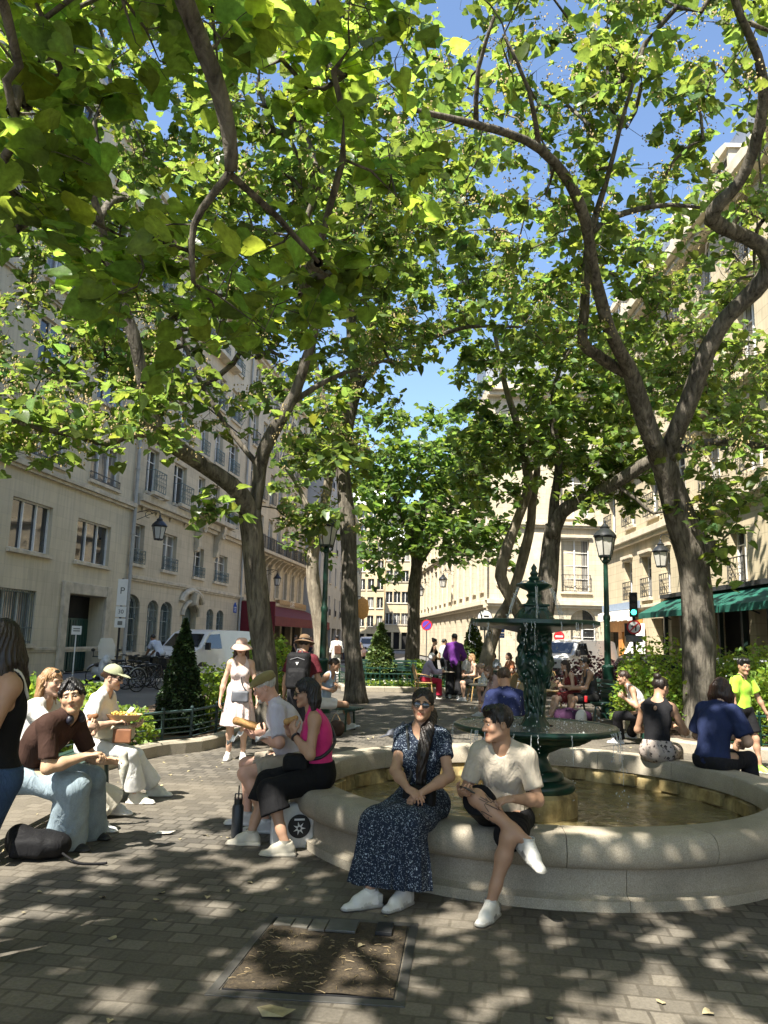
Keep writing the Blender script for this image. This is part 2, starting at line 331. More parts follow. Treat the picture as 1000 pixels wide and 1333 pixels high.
def building(label,org,ang,L,H,bands,wallmat,depth=9,cat='building',trim=None,recess=.28,extra=None,name='building'):
    """bands: (z0,z1,[opening dicts x,w,z,h,kind...]); local x along facade, -y towards the street"""
    root=thing(name,label,cat,org,ang); W=MB(); trim=trim or M['trim']; ntag=0
    for z0,z1,ops in bands:
        ops=sorted(ops,key=lambda o:o['x']); x=0.0
        for o in ops:
            a,c,p,q=o['x'],o['x']+o['w'],o['z'],o['z']+o['h']
            if a>x+1e-4: W.quad((x,0,z0),(a,0,z0),(a,0,z1),(x,0,z1))
            if p>z0+1e-4: W.quad((a,0,z0),(c,0,z0),(c,0,p),(a,0,p))
            if q<z1-1e-4: W.quad((a,0,q),(c,0,q),(c,0,z1),(a,0,z1))
            rc=o.get('rec',recess); rs=o.get('rise',0)
            W.quad((a,0,p),(a,rc,p),(a,rc,q-rs),(a,0,q-rs)); W.quad((c,0,p),(c,rc,p),(c,rc,q-rs),(c,0,q-rs)); W.quad((a,0,p),(c,0,p),(c,rc,p),(a,rc,p))
            if rs<=0: W.quad((a,0,q),(c,0,q),(c,rc,q),(a,rc,q))
            else:
                ap=arch_pts(o['w'],o['h'],rs)[2:]
                for (u0,v0),(u1,v1) in zip(ap[:-1],ap[1:]):
                    W.quad((a+u0,0,p+v0),(a+u1,0,p+v1),(a+u1,rc,p+v1),(a+u0,rc,p+v0)); W.quad((a+u0,0,p+v0),(a+u1,0,p+v1),(a+u1,0,q),(a+u0,0,q))
            x=c
            kd=o.get('kind','casement')
            if kd=='none': continue
            if kd=='door':
                d=MB(); d.box(0,o['w'],0,.06,0,o['h']-rs*.0)
                n=max(2,int(o['w']/.18))
                for i in range(n): d.box(o['w']*i/n+.02,o['w']*(i+1)/n-.02,-.03,.0,.15,o['h']-.15)
                if 'hw' in o: pass
                link('door',d.mesh('door',o.get('mat',M['door'])),root,(a,rc,p)); continue
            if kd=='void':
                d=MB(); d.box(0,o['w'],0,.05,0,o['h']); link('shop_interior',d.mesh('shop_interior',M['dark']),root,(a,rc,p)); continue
            fm,pm=win_meshes(o['w'],o['h'],kd,rs)
            f=link('window',fm,root,(a,rc-.06,p)); po_=link('pane',pm,f)
            if WR.random()<.4: po_.material_slots[0].link='OBJECT'; po_.material_slots[0].material=M['pane_c']
            ntag+=1
            if o.get('rail'): 
                key=('rail',round(o['w'],2),o.get('rh',.9),o['rail'],o.get('rd',.12))
                if key not in _wp: _wp[key]=railing_mb(o['w'],o.get('rh',.9),o['rail'],o.get('rd',.12)).mesh('railing',o.get('rmat',M['rail']))
                link('railing',_wp[key],f,(0,-rc+.06,0.02))
            if o.get('sill',True):
                s=MB(); s.box(-.1,o['w']+.1,-.13,0.0-.003,-.14,-.005); link('sill',s.mesh('sill',trim),f,(0,-rc+.06,0))
            if o.get('head'):
                s=MB(); s.box(-.16,o['w']+.16,-.16,-.003,o['h']+.12,o['h']+.26); s.box(-.1,o['w']+.1,-.09,-.003,o['h']+.02,o['h']+.12); link('lintel',s.mesh('lintel',trim),f,(0,-rc+.06,0))
            if o.get('surround'):
                s=MB(); k=o['surround']; s.box(-k,-.002,-.05,-.003,0,o['h']+k); s.box(o['w']+.002,o['w']+k,-.05,-.003,0,o['h']+k); s.box(-.002,o['w']+.002,-.05,-.003,o['h']+.002,o['h']+k); link('surround',s.mesh('surround',trim),f,(0,-rc+.06,0))
            if o.get('shut'):
                s=MB()
                for sx in (-o['w']*.5-.02,o['w']+.02):
                    s.box(sx,sx+o['w']*.5,-.05,-.004,0,o['h'])
                link('shutter',s.mesh('shutter',M['white']),f,(0,-rc+.06,0))
            if o.get('grille'):
                gm=MB(); ww,hh=o['w'],o['h']; ng=int(ww/.13); yy=-rc+.06-.03
                for i in range(ng+1):
                    xx=ww*i/ng; zt=hh-.02 if rs<=0 else hh-rs+rs*math.sqrt(max(0,1-((xx-ww/2)/(ww/2))**2)); gm.bar((xx,0.1,0.0),(xx,0.1,zt),.014,4)
                for zz in (.06,hh*.3,hh-rs-.08): gm.box(0,ww,.085,.115,zz-.014,zz+.014)
                if rs>0:
                    for i in range(3):
                        for zc in (hh*.15,hh*.62): gm.tube([(ww*(i+.5)/3+.12*math.cos(t),.08,zc+.14*math.sin(t)) for t in np.linspace(0,6.28,10)],.012,4)
                link('grille',gm.mesh('grille',M['railg'] if rs>0 else M['shut']),f,(0,-rc+.06-.02,0))
        pass
    for z0,z1,ops in bands:
        xe=max([o['x']+o['w'] for o in ops]) if ops else 0
        if xe<L-1e-4: W.quad((xe,0,z0),(L,0,z0),(L,0,z1),(xe,0,z1))
    # sides and back
    W.quad((0,0,0),(0,depth,0),(0,depth,H),(0,0,H)); W.quad((L,0,0),(L,depth,0),(L,depth,H),(L,0,H)); W.quad((0,depth,0),(L,depth,0),(L,depth,H),(0,depth,H))
    # inner dark plane keeps daylight from leaking through
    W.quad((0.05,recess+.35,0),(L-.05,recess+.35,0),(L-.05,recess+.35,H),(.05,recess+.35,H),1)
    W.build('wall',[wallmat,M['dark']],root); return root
def course(root,L,z,h,out,mat=None,x0=0,prof=None,name='cornice'):
    b=MB(); b.box(x0,L,-out,-.003,z,z+h)
    b.box(x0,L,-out*.6,-.004,z-h*.6,z-.002)
    return b.build(name,mat or M['trim'],root,bevel=.015)
def mansard(root,L,H,h,depth,inset=1.1,mat=None):
    b=MB(); b.add([(0,.15,H),(L,.15,H),(L,depth,H),(0,depth,H),(0.02,inset,H+h),(L-.02,inset,H+h),(L-.02,depth-inset,H+h+.3),(.02,depth-inset,H+h+.3)],[(0,1,5,4),(1,2,6,5),(2,3,7,6),(3,0,4,7),(4,5,6,7)])
    n=int(L/.7)
    for i in range(n+1):
        x=L*i/n; b.box(x-.02,x+.02,.10,.16,H,H+.05)
    return b.build('roof',mat or M['zinc'],root)
def dormer(root,x,H,w=1.2,h=1.7,mat=None):
    b=MB(); b.box(-w/2-.15,-w/2,-.0,1.3,0,h); b.box(w/2,w/2+.15,0,1.3,0,h); b.ext([(-w/2-.25,h),(w/2+.25,h),(w/2+.1,h+.25),(0,h+.42),(-w/2-.1,h+.25)],lambda u,v,d:(u,d,v),-.1,1.3)
    d=b.build('dormer',mat or M['trim_p'],root,loc=(x,.25,H+.1)); fm,pm=win_meshes(w,h,'casement',0); f=link('window',fm,d,(-w/2,.12,0)); link('pane',pm,f)
def chimney(root,x,y,H,w=.9,d=.5,h=1.8,n=3):
    b=MB(); b.box(x-w/2,x+w/2,y-d/2,y+d/2,H-1.5,H+h); b.box(x-w/2-.06,x+w/2+.06,y-d/2-.06,y+d/2+.06,H+h,H+h+.12); c=b.build('chimney',M['render'],root)
    p=MB()
    for i in range(n): p.lathe([(.0,0),(.11,0),(.09,.45),(.115,.5),(.08,.5),(.07,.1)],10,(x-w/2+w*(i+.5)/n,y,H+h+.12))
    p.build('chimney_pot',M['terra'],c,True)
# --- left: plain limestone block. facade line x=-16.1+.135y ; local x runs away from the camera
AL=math.atan2(1,.135)      # direction of increasing y along facade
def loc_l(y): return (LF(y),y,0)
cl=math.sqrt(1+.135**2)
def u_l(px,py,y0):         # facade coordinate and height of a photo point on the left facade
    d=ray(px,py); t=-16.1/(d.x-.135*d.y); return (d.y*t-y0)*cl, CAMZ+d.z*t
# facades on the left run with outward normal to +x : build with local x pointing towards the camera
def left_building(label,y0,y1,H,bands,mat,**k):
    L=(y1-y0)*cl
    return building(label,(LF(y0),y0,0),AL,L,H,bands,mat,**k),L
# outward normal check: local -y must face the square. local x=(towards camera) => rot = AL+pi ; local y = rot+90
# ---- B1
y0,y1=-12.0,34.6; L=(y1-y0)*cl
def ux(px,py): u,z=u_l(px,py,0); return u-y0*cl, z     # local x, height
def op(pl,pr,pt,pb,**k):
    """opening from photo columns pl..pr; heights given"""
    a=ux(pl,700)[0]; c=ux(pr,700)[0]; return dict(x=a,w=c-a,z=pt,h=pb-pt,**k)
b1=[(0,3.35,[op(0,55,1.15,3.0,kind='wide',grille=1,sill=True),op(94,142,0.0,3.05,kind='none',rec=1.2),dict(x=28.6,w=1.6,z=1.1,h=1.9,kind='casement')]),
    (3.35,7.2,[op(12,66,4.36,6.12,kind='wide',rec=.22),op(100,144,4.36,6.05,kind='wide',rec=.22),*[dict(x=2.2+4.2*q,w=2.1,z=4.36,h=1.7,kind='wide') for q in range(7)]]),
    (7.2,10.6,[op(25,76,7.75,9.45,kind='wide',rec=.22,rail='plain',rh=.3,rd=.05),op(110,149,7.75,9.45,kind='wide',rec=.22,rail='plain',rh=.3,rd=.05),*[dict(x=2.2+4.2*q,w=2.1,z=7.75,h=1.7,kind='wide') for q in range(7)]])]
for k,z in enumerate((10.6,13.9,17.2,20.5)):
    b1.append((z,z+3.3,[dict(x=o['x'],w=o['w'],z=z+.55,h=1.8,kind='wide',rec=.22) for o in b1[2][2]]))
B1,L1=left_building('plain limestone apartment block with wide white framed windows and green gate, left edge',y0,y1,23.8,b1,M['lime_l'])
course(B1,L1,7.22,.20,.22); course(B1,L1,13.7,.16,.18); course(B1,L1,23.5,.35,.45); course(B1,L1,.9,.12,.05,name='plinth')
mansard(B1,L1,23.8,2.6,9)
# doorway surround, green gate leaves
o=b1[0][2][1]; b=MB(); b.box(o['x']-.42,o['x']-.004,-.14,-.003,0,3.5,); b.box(o['x']+o['w']+.004,o['x']+o['w']+.42,-.14,-.003,0,3.5); b.box(o['x']-.004,o['x']+o['w']+.004,-.13,-.003,3.06,3.5); b.build('door_surround',M['trim'],B1,bevel=.02)
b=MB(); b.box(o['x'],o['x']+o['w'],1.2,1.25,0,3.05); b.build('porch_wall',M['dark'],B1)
b=MB()
for hx,sg in ((o['x']+.02,1),(o['x']+o['w']*.5+.03,1)):
    ww=o['w']*.5-.06; b.box(hx,hx+ww,.62,.66,.05,2.15)
    for i in range(7): b.box(hx+ww*i/7+.02,hx+ww*(i+1)/7-.02,.59,.62,.12,2.08)
b.build('gate',M['door'],B1)
b=MB(); b.tube([(L1-.1,-.14,0),(L1-.1,-.14,23.4)],.085,8)
for z in (3,6,9,12,15): b.tube([(L1-.1,-.14,z),(L1-.1,-.14,z+.08)],.11,8)
b.build('drainpipe',simple('grey_drainpipe',(.36,.35,.32),.5,.15,3),B1,True,40)
# ---- B2 carved stone building
y0b,y1b=34.75,50.4; L=(y1b-y0b)*cl
def ux(px,py): u,z=u_l(px,py,0); return u-y0b*cl, z
GR=dict(grille=1,kind='french',rec=.3,sill=True)
r1=[op(172,188,4.75,6.6,kind='french',rail='orn',rh=.62,rmat=M['railg']),op(213,231,4.75,6.6,kind='french',rail='orn',rh=.62,rmat=M['railg']),op(254,267,4.75,6.4,kind='french',rail='orn',rh=.55,rmat=M['railg']),op(281,298,4.75,6.4,kind='french',rail='orn',rh=.6,rmat=M['railg'])]
r2=[op(184,200,8.25,10.4,kind='french',rail='orn',rh=1.0,rd=.45,rmat=M['railg']),op(221,238,8.25,10.4,kind='french',rail='orn',rh=1.0,rd=.45,rmat=M['railg']),op(254,263,8.3,10.4,kind='french'),op(273,283,8.3,10.4,kind='french'),op(292,304,8.25,10.4,kind='french',rail='orn',rh=.9,rd=.3,rmat=M['railg'])]
b2=[(0,4.0,[op(166,189,.75,3.35,rise=.5,**GR),op(199,213,.75,3.2,rise=.4,**GR),op(216,231,.75,3.2,rise=.4,**GR),op(244,262,0.1,3.2,kind='door',rise=.6,rec=.35,mat=M['shut']),op(275,284,.9,3.1,rise=.35,**GR),op(288,297,.9,3.1,rise=.35,**GR)]),
    (4.0,7.6,r1),(7.6,11.2,r2)]
for z in (11.2,14.6,17.9): b2.append((z,z+3.3,[dict(x=o['x'],w=o['w'],z=z+.5,h=2.0,kind='french',rail='orn',rh=.8,rd=.15,rmat=M['railg']) for o in r2]))
B2,L2=left_building('carved limestone house with arched ground floor windows and balcony rails, behind the white van',y0b,y1b,21.5,b2,M['lime_b2'])
course(B2,L2,4.05,.16,.14); course(B2,L2,7.62,.34,.40); course(B2,L2,11.1,.2,.3); course(B2,L2,21.2,.35,.5); mansard(B2,L2,21.5,3,9)
for u in (1.2,5.2,9.2,13.2): dormer(B2,u,21.5)
b=MB(); b.tube([(L2-.1,-.12,0),(L2-.1,-.12,21)],.07,8); b.build('drainpipe',simple('grey_drainpipe',(.36,.35,.32),.5,.15,3),B2,True,40)
# balcony slabs on consoles, and the carved bay
for o in r2[:2]:
    b=MB(); b.box(o['x']-.25,o['x']+o['w']+.25,-.62,-.42,8.02,8.2); 
    for cxx in (o['x']-.1,o['x']+o['w']+.1): b.ext([(-.02,7.2),(-.38,7.98),(-.55,8.02),(-.02,8.02)],lambda u,v,d,c=cxx:(c+d,u,v),-.1,.1)
    b.build('balcony',M['trim'],B2,bevel=.02)
xb0=ux(247,600)[0]; xb1=ux(300,600)[0]; bw=xb1-xb0
b=MB(); b.ext([(xb0,0),(xb0+.5,-.75),(xb1-.5,-.75),(xb1,0)],lambda u,v,w:(u,v-.004,w),7.98,8.24); b.build('bay_ledge',M['trim'],B2,bevel=.02); b=MB()
b.ext([(xb0+.1,0),(xb0+.55,-.62),(xb1-.55,-.62),(xb1-.1,0)],lambda u,v,w:(u,v-.004,w),18.0,18.25); b.build('bay_ledge',M['trim'],B2,bevel=.02)
for cxx in (xb0+bw*.25,xb0+bw*.72):
    b=MB(); pr=[(-.01,6.1),(-.18,6.15),(-.3,6.5),(-.28,6.9),(-.45,7.3),(-.62,7.6),(-.62,7.95),(-.01,7.95)]
    b.ext(pr,lambda u,v,d,c=cxx:(c+d,u,v),-.22,.22); b.tube([(cxx+.26*math.cos(t)*(1-t/14),-.5,7.4+.26*math.sin(t)*(1-t/14)) for t in np.linspace(0,9,24)],.06,6); b.build('carved_console',M['trim'],B2,True,35)
o=b2[0][2][3]; b=MB(); cx=o['x']+o['w']/2
b.tube([(cx+(o['w']*.5+.16)*math.cos(t),-.08,2.6+(.75)*math.sin(t)) for t in np.linspace(0,math.pi,14)],.13,8); b.tube([(cx+(o['w']*.5+.5)*math.cos(t),-.12,3.2+.75*math.sin(t)) for t in np.linspace(.15,math.pi-.15,14)],.16,8); b.ext([(-.01,3.1),(-.4,3.2),(-.45,3.8),(-.01,4.0)],lambda u,v,d:(cx+d,u,v),-.18,.18); b.build('door_hood',M['trim'],B2,True,40)
# ---- B3 with red awning cafe
y0c,y1c=50.5,68.0; L=(y1c-y0c)*cl
b3=[(0,3.9,[dict(x=.6+i*3.4,w=2.9,z=.1,h=2.9,kind='void',rec=.5) for i in range(5)]),(3.9,7.6,[dict(x=1.0+i*2.4,w=1.1,z=4.5,h=2.4,kind='french',rise=.3,surround=.15) for i in range(7)])]
for z in (7.6,11.0,14.4,17.8): b3.append((z,z+3.4,[dict(x=1.0+i*2.4,w=1.1,z=z+.3,h=2.3,kind='french',rail='plain',rh=.9,rd=.2) for i in range(7)]))
B3,L3=left_building('stone house with long balcony above the red awning cafe',y0c,y1c,21.2,b3,M['lime_b2']); course(B3,L3,7.4,.22,.8); course(B3,L3,3.9,.2,.3); course(B3,L3,20.9,.3,.5); mansard(B3,L3,21.2,2.8,9)
b=MB()
for i in range(int(L3/.14)): b.bar((i*.14,-.72,7.62),(i*.14,-.72,8.5),.012,4)
b.box(0,L3,-.75,-.69,8.5,8.55); b.build('balcony_rail',M['rail'],B3)
for i in range(14):
    b=MB(); b.ext([(-.02,6.5),(-.25,6.9),(-.7,7.3),(-.02,7.3)],lambda u,v,d,c=.6+i*1.27:(c+d,u,v),-.1,.1); b.build('console',M['trim'],B3)
# ---- B4 grey gable then houses down the street
def far_house(label,p,q,H,mat,nx,ground=True,gable=None,name='building',fl=3.2,win=(1.0,1.9)):
    p=Vector((*p,0)); q=Vector((*q,0)); d=q-p; L=d.length; ang=math.atan2(d.y,d.x); bands=[]; z=0; k=0; nf=max(2,int(round(H/fl))); fh=H/nf
    for k in range(nf):
        st=L/nx; ops=[]
        for i in range(nx):
            if k==0 and ground: ops.append(dict(x=st*i+st*.12,w=st*.76,z=.1,h=fh*.78,kind='void',rec=.35))
            else: ops.append(dict(x=st*(i+.5)-win[0]/2,w=win[0],z=z+.6,h=win[1],kind='far',rail='plain' if k%2 else None,rh=.6,rd=.12,sill=True))
        bands.append((z,z+fh,ops)); z+=fh
    r=building(label,(p.x,p.y,0),ang,L,H,bands,mat,name=name,recess=.3); course(r,L,H-.3,.3,.4,M['trim_p']); mansard(r,L,H,2.6,9); return r,L
far_house('grey rendered corner house standing forward at the end of the left terrace',(-5.6,69.2),(-4.2,92),19,M['render'],5)
far_house('narrow pale house far down the left side of the street',(-4.0,92.5),(-3.2,118),17,M['lime_f'],6)
# ---- right: long institute facade and its frontal pavilion
Lp=8.6
def pav():
    bands=[]
    bands.append((0,4.1,[dict(x=5.55,w=1.7,z=1.0,h=2.9,kind='big',rise=.8,rec=.35,sill=False)]))
    bands.append((4.1,9.4,[dict(x=5.0,w=1.9,z=5.0,h=3.5,kind='big',rail='orn',rh=1.1,head=1,rec=.35)])); 
    bands.append((9.4,14.2,[dict(x=5.0,w=1.9,z=10.0,h=3.2,kind='big',head=1,rec=.35)])); bands.append((14.2,19,[dict(x=5.0,w=1.9,z=14.8,h=2.6,kind='big',rec=.35)]))
    r=building('pale stone corner pavilion with tall window and carved relief, behind the right lamp post',(6.9,51,0),R(1),Lp,19,bands,M['lime_p'],depth=6)
    course(r,Lp,4.1,.3,.35,M['trim_p']); course(r,Lp,9.4,.25,.3,M['trim_p']); course(r,Lp,14.2,.3,.35,M['trim_p']); course(r,Lp,18.6,.5,.8,M['trim_p']); mansard(r,Lp,19,3.2,6)
    b=MB(); b.box(2.6,4.3,-.04,-.003,5.2,9.0); b.box(2.75,4.15,-.07,-.04,5.35,8.85); b.build('panel',M['trim_p'],r,bevel=.02)
    b=MB(); rr=random.Random(3)
    for i in range(9):      # carved foliage relief
        cx,cz=1.1+rr.uniform(-.6,.6),6.6+rr.uniform(-1.3,1.3); s0=rr.uniform(.18,.34)
        b.tube([(cx+s0*math.cos(t)*(1-t/9),-.05,cz+s0*math.sin(t)*(1-t/9)) for t in np.linspace(0,7,18)],.05,5)
    b.tube([(1.1+.2*math.sin(z*2),-.06,z) for z in np.linspace(5.0,8.4,14)],.05,5); b.build('carved_relief',M['trim_p'],r,True)
    return r
pav()
p,q=Vector((3.6,98,0)),Vector((6.9,51,0)); d=q-p; LL=d.length; bands=[]; n=17; st=LL/n
bands.append((0,4.0,[dict(x=st*i+.95,w=.9,z=1.3,h=2.2,kind='french',rise=.4,sill=False,rec=.4) for i in range(n)]))
bands.append((4.0,9.0,[dict(x=st*i+.85,w=1.1,z=5.0,h=3.0,kind='french',rec=.45,head=(i%3==2)) for i in range(n)]))
bands.append((9.0,13.2,[dict(x=st*i+.85,w=1.1,z=9.7,h=2.6,kind='french',rec=.45) for i in range(n)])); bands.append((13.2,17,[dict(x=st*i+.85,w=1.1,z=13.9,h=2.2,kind='french',rec=.4) for i in range(n)]))
BL=building('long sunlit stone institute with rows of narrow recessed windows, receding at right centre',(p.x,p.y,0),math.atan2(d.y,d.x),LL,17,bands,M['lime_p']); 
for z,h,o in ((4.0,.3,.35),(9.0,.22,.3),(13.2,.25,.3),(16.6,.5,.7)): course(BL,LL,z,h,o,M['trim_p'])
mansard(BL,LL,17,3,9)
for i in range(n+1):
    b=MB(); b.box(st*i-.22,st*i+.22,-.12,-.004,4.32,16.5); b.build('pilaster',M['trim_p'],BL)
far_house('tall cream apartment house closing the view down the street, left of the dark trunk',(-5.6,128),(.4,126),24,M['lime_f'],4,win=(1.1,1.8))
far_house('lower cream house with grey shopfront, right of the tall cream house',(.5,124),(5.6,123),17,M['lime_f'],4,win=(1.1,1.8))
# ---- right cafe building x=12 ; local x towards... facade faces -x : local x runs away from camera
yr0,yr1=-14.0,41.5; L=yr1-yr0
def uy(px):   # local x for photo column on plane x=12
    d=ray(px,740); t=12/d.x; return d.y*t
def opr(pl,pr,z0,z1,**k): a,c=uy(pr),uy(pl); return dict(x=yr1-c,w=c-a,z=z0,h=z1-z0,**k)
W1=dict(kind='french',rail='orn',rh=.85,rd=.10,rec=.35)
rr=[opr(813,823,3.75,5.65,head=1,**W1),opr(836,848,3.75,5.65,head=1,**W1),opr(861,873,3.75,5.65,head=1,**W1),opr(951,973,3.75,5.6,**W1)]
for k in range(9): rr.append(dict(x=rr[3]['x']+3.2*(k+1),w=1.25,z=3.75,h=1.85,**W1))
b5=[(0,3.3,[dict(x=.5,w=2.0,z=.1,h=2.6,kind='none',rec=.4),dict(x=3.2,w=2.2,z=.1,h=2.6,kind='none',rec=.4),dict(x=7.0,w=1.5,z=.1,h=2.7,kind='void',rec=.5)]+[dict(x=9.4+i*3.6,w=3.2,z=.1,h=2.8,kind='void',rec=.8) for i in range(11)]),(3.3,6.6,rr)]
r2=[dict(x=.9+3.1*i,w=1.3,z=7.3,h=2.3,kind='french',rail='orn',rh=.95,rd=.25,rec=.35,head=1) for i in range(17)]
b5.append((6.6,10.4,r2)); b5.append((10.4,14.0,[dict(o,z=10.9,rail='orn') for o in r2])); b5.append((14.0,17.6,[dict(o,z=14.5,head=0) for o in r2]))
B5=building('cream stone corner building above the green awning cafe, at the right edge',(12,yr1,0),R(-90),L,17.6,b5,M['lime_r'])
for z,h,o in ((3.3,.14,.14),(6.55,.28,.32),(10.3,.22,.5),(13.9,.2,.3),(17.2,.45,.7)): course(B5,L,z,h,o,M['trim_p'])
mansard(B5,L,17.6,3.4,9)
for u in (2.5,6.8,11,15.2,19.4,23.6,28,33,38): dormer(B5,u,17.6,1.3,1.9)
chimney(B5,4.5,4.5,21.2); chimney(B5,16,4.5,21.2); chimney(B5,27,4.5,21.2)
for i in range(17):
    b=MB(); b.ext([(-.004,9.6),(-.2,9.7),(-.45,10.25),(-.004,10.25)],lambda u,v,d,c=.35+3.1*i:(c+d,u,v),-.14,.14); b.build('console',M['trim_p'],B5)
# orange shopfront
M['orange']=simple('orange_painted_wood',(.50,.22,.055),.5,.25,6,bump=.2)
b=MB(); b.box(.2,5.9,-.16,-.004,2.25,2.78); b.box(.2,.45,-.12,-.004,0,2.25); b.box(2.55,3.15,-.12,-.004,0,2.25); b.box(5.3,6.2,-.12,-.004,0,2.25); b.box(.45,2.55,-.1,-.004,0,.55); b.box(4.6,5.45,-.1,-.004,0,.55); b.build('shopfront',M['orange'],B5,bevel=.015)
b=MB(); b.box(.45,2.55,.25,.28,.55,2.35); b.box(3.15,4.5,.3,.33,.1,2.35); b.box(4.6,5.45,.25,.28,.55,2.35); b.build('shop_window',M['glass'],B5)
b=MB(); b.box(.2,6.2,-.24,-.2,3.30,3.64); b.build('shop_board',simple('blue_grey_board',(.25,.31,.40),.6,.1),B5)
# rolled white blind and side sheet of the orange shop
b=MB(); rr_=random.Random(5)
for i in range(18):
    x=.25+i*.31; b.ext([(-.2,3.28),(-.48,3.18),(-.50,2.76+rr_.uniform(-.04,.04)),(-.44,2.76),(-.2,3.2)],lambda u,v,d,c=x:(c+d,u,v),0,.30)
tag(b.build('shop_blind',simple('white_canvas',(.72,.69,.62),.8,.12,5,bump=.3,bscale=8)),None)
o=bpy.data.objects['shop_blind']; o.parent=B5
b=MB(); b.add([(6.0,-.2,2.6),(6.0,-1.5,.15),(7.0,-.3,.15),(6.35,-.1,2.6)],[(0,1,2,3)]); b.add([(6.05,-.2,2.6),(6.05,-1.5,.15),(7.05,-.3,.15),(6.4,-.1,2.6)],[(0,1,2,3)]); b.build('side_curtain',simple('white_canvas',(.72,.69,.62)),B5)
# green awning on its own
M['awn_g']=simple('green_awning_canvas',(.010,.092,.064),.75,.2,3,bump=.15,bscale=120)
a0,a1=9.1,40.0
AW=thing('awning','long dark green cafe awning on the right building','awning',(12,yr1,0),R(-90))
nseg=4
for i in range(nseg):
    x0=a0+(a1-a0)*i/nseg+.03; x1=a0+(a1-a0)*(i+1)/nseg-.03; b=MB()
    b.add([(x0,-.05,3.55),(x1,-.05,3.55),(x1,-1.25,2.92),(x0,-1.25,2.92),(x0,-.05,3.51),(x1,-.05,3.51),(x1,-1.25,2.88),(x0,-1.25,2.88)],[(0,1,2,3),(7,6,5,4),(0,3,7,4),(1,5,6,2),(3,2,6,7)])
    b.add([(x0,-1.25,2.92),(x1,-1.25,2.92),(x1,-1.26,2.70),(x0,-1.26,2.70)],[(0,1,2,3)]); b.build('canvas_panel',M['awn_g'],AW)
b=MB(); b.box(a0-.1,a1+.1,-.3,-.02,3.56,3.72); b.build('awning_box',M['rail'],AW)
b=MB()
for i in range(5):
    x=a0+.4+(a1-a0-.8)*i/4; b.bar((x,-.05,2.7),(x+.4,-.65,2.85),.03,6); b.bar((x+.4,-.65,2.85),(x,-1.2,2.86),.03,6)
b.build('awning_arm',M['rail'],AW)
# cafe shopfront posts, glazing and warm lamp inside
b=MB()
for i in range(26): b.box(8.9+i*1.75,9.05+i*1.75,-.14,-.004,0,2.9)
b.box(8.9,52.5,-.16,-.004,2.9,3.2); b.build('cafe_front',simple('black_green_cafe_paint',(.01,.022,.018),.4,.3),B5)
# red awning cafe on the left
AR=thing('awning','dark red cafe awning with pale lettering on the left terrace','awning',(LF(y0c),y0c,0),AL)
M['awn_r']=simple('dark_red_canvas',(.13,.010,.015),.75,.2,3,bump=.1)
b=MB(); b.add([(0,-.1,3.9),(L3,-.1,3.9),(L3,-2.4,2.9),(0,-2.4,2.9)],[(0,1,2,3)]); b.add([(0,-.1,3.86),(L3,-.1,3.86),(L3,-2.4,2.86),(0,-2.4,2.86)],[(3,2,1,0)]); b.box(0,L3,-2.44,-2.4,2.3,2.92); b.build('canvas',M['awn_r'],AR)
b=MB(); b.box(0,.12,-2.4,-.05,0,3.85); b.build('side_screen',M['awn_r'],AR)
b=MB(); b.box(L3*.5,L3,-.3,-.1,3.95,4.4); b.build('fascia_board',simple('ochre_fascia',(.35,.22,.10),.6,.2),AR)
# ---------------------------------------------------------------- trees
def m_bark(name,dark,light,sc=1.0):
    t=NT(name); c=t.coord((14*sc,14*sc,2.2*sc)); n=t.noise(c,1.0,6,.65,.6); r=t.ramp(n,0,[(.32,dark),(.62,light)]); n2=t.noise(t.coord(),2.5,5,.6); r2=t.ramp(n2,0,[(.35,g3(.55)),(.65,g3(1.15))]); t.setc(t.mix(.8,(r,0),(r2,0),'MULTIPLY')); t.p(Roughness=.9); t.b.inputs['Specular IOR Level'].default_value=.2
    b=t.bump(n,0,1.0,.04); b=t.bump(t.noise(t.coord((1,1,.5)),7,3),0,.6,.05,b); t.bump(t.noise(t.coord(),40,4),0,.4,.008,b); return t.m
M['bark']=m_bark('furrowed_bark',(.036,.031,.025),(.20,.178,.142)); M['barkp']=m_bark('pale_bark',(.16,.13,.095),(.34,.30,.23),.7)
def m_leaf(name,col,trans,tw=.5,gloss=.45):
    t=NT(name); at=t.n('ShaderNodeVertexColor'); at.layer_name='Col'
    nz=t.noise(t.coord(),30,3,.6); rz=t.ramp(nz,0,[(.3,g3(.72)),(.7,g3(1.2))]); at2=t.mix(1,(at,0),(rz,0),'MULTIPLY')
    a=t.mix(1,at2,col,'MULTIPLY'); t.setc(a); t.bump(nz,0,.35,.006); t.p(Roughness=gloss); t.b.inputs['Specular IOR Level'].default_value=.35
    tr=t.n('ShaderNodeBsdfTranslucent'); b=t.mix(1,at2,trans,'MULTIPLY'); t.t.links.new(b[0].outputs[b[1]],tr.inputs[0])
    mx=t.n('ShaderNodeMixShader'); mx.inputs[0].default_value=tw; t.l(t.b,0,mx,1); t.l(tr,0,mx,2); t.l(mx,0,t.out,0); return t.m
M['leaf']=m_leaf('broad_tree_leaf',(.086,.134,.043),(.31,.425,.068),.46,.36)
M['leafn']=m_leaf('near_tree_leaf',(.088,.142,.036),(.43,.58,.07),.58)
M['leafd']=m_leaf('dark_tree_leaf',(.075,.125,.04),(.26,.40,.06),.42,.38)
M['leafh']=m_leaf('hedge_leaf',(.12,.19,.03),(.42,.55,.06),.4)
M['bud']=simple('tan_seed_buds',(.42,.33,.16),.8,.3,30,bump=0)
_H=np.array([(0,.10,0),(0,.52,-.03),(0,1.04,-.13),(-.30,-.06,.05),(-.53,.24,.09),(-.36,.64,.03),(.30,-.06,.05),(.53,.24,.09),(.36,.64,.03)])
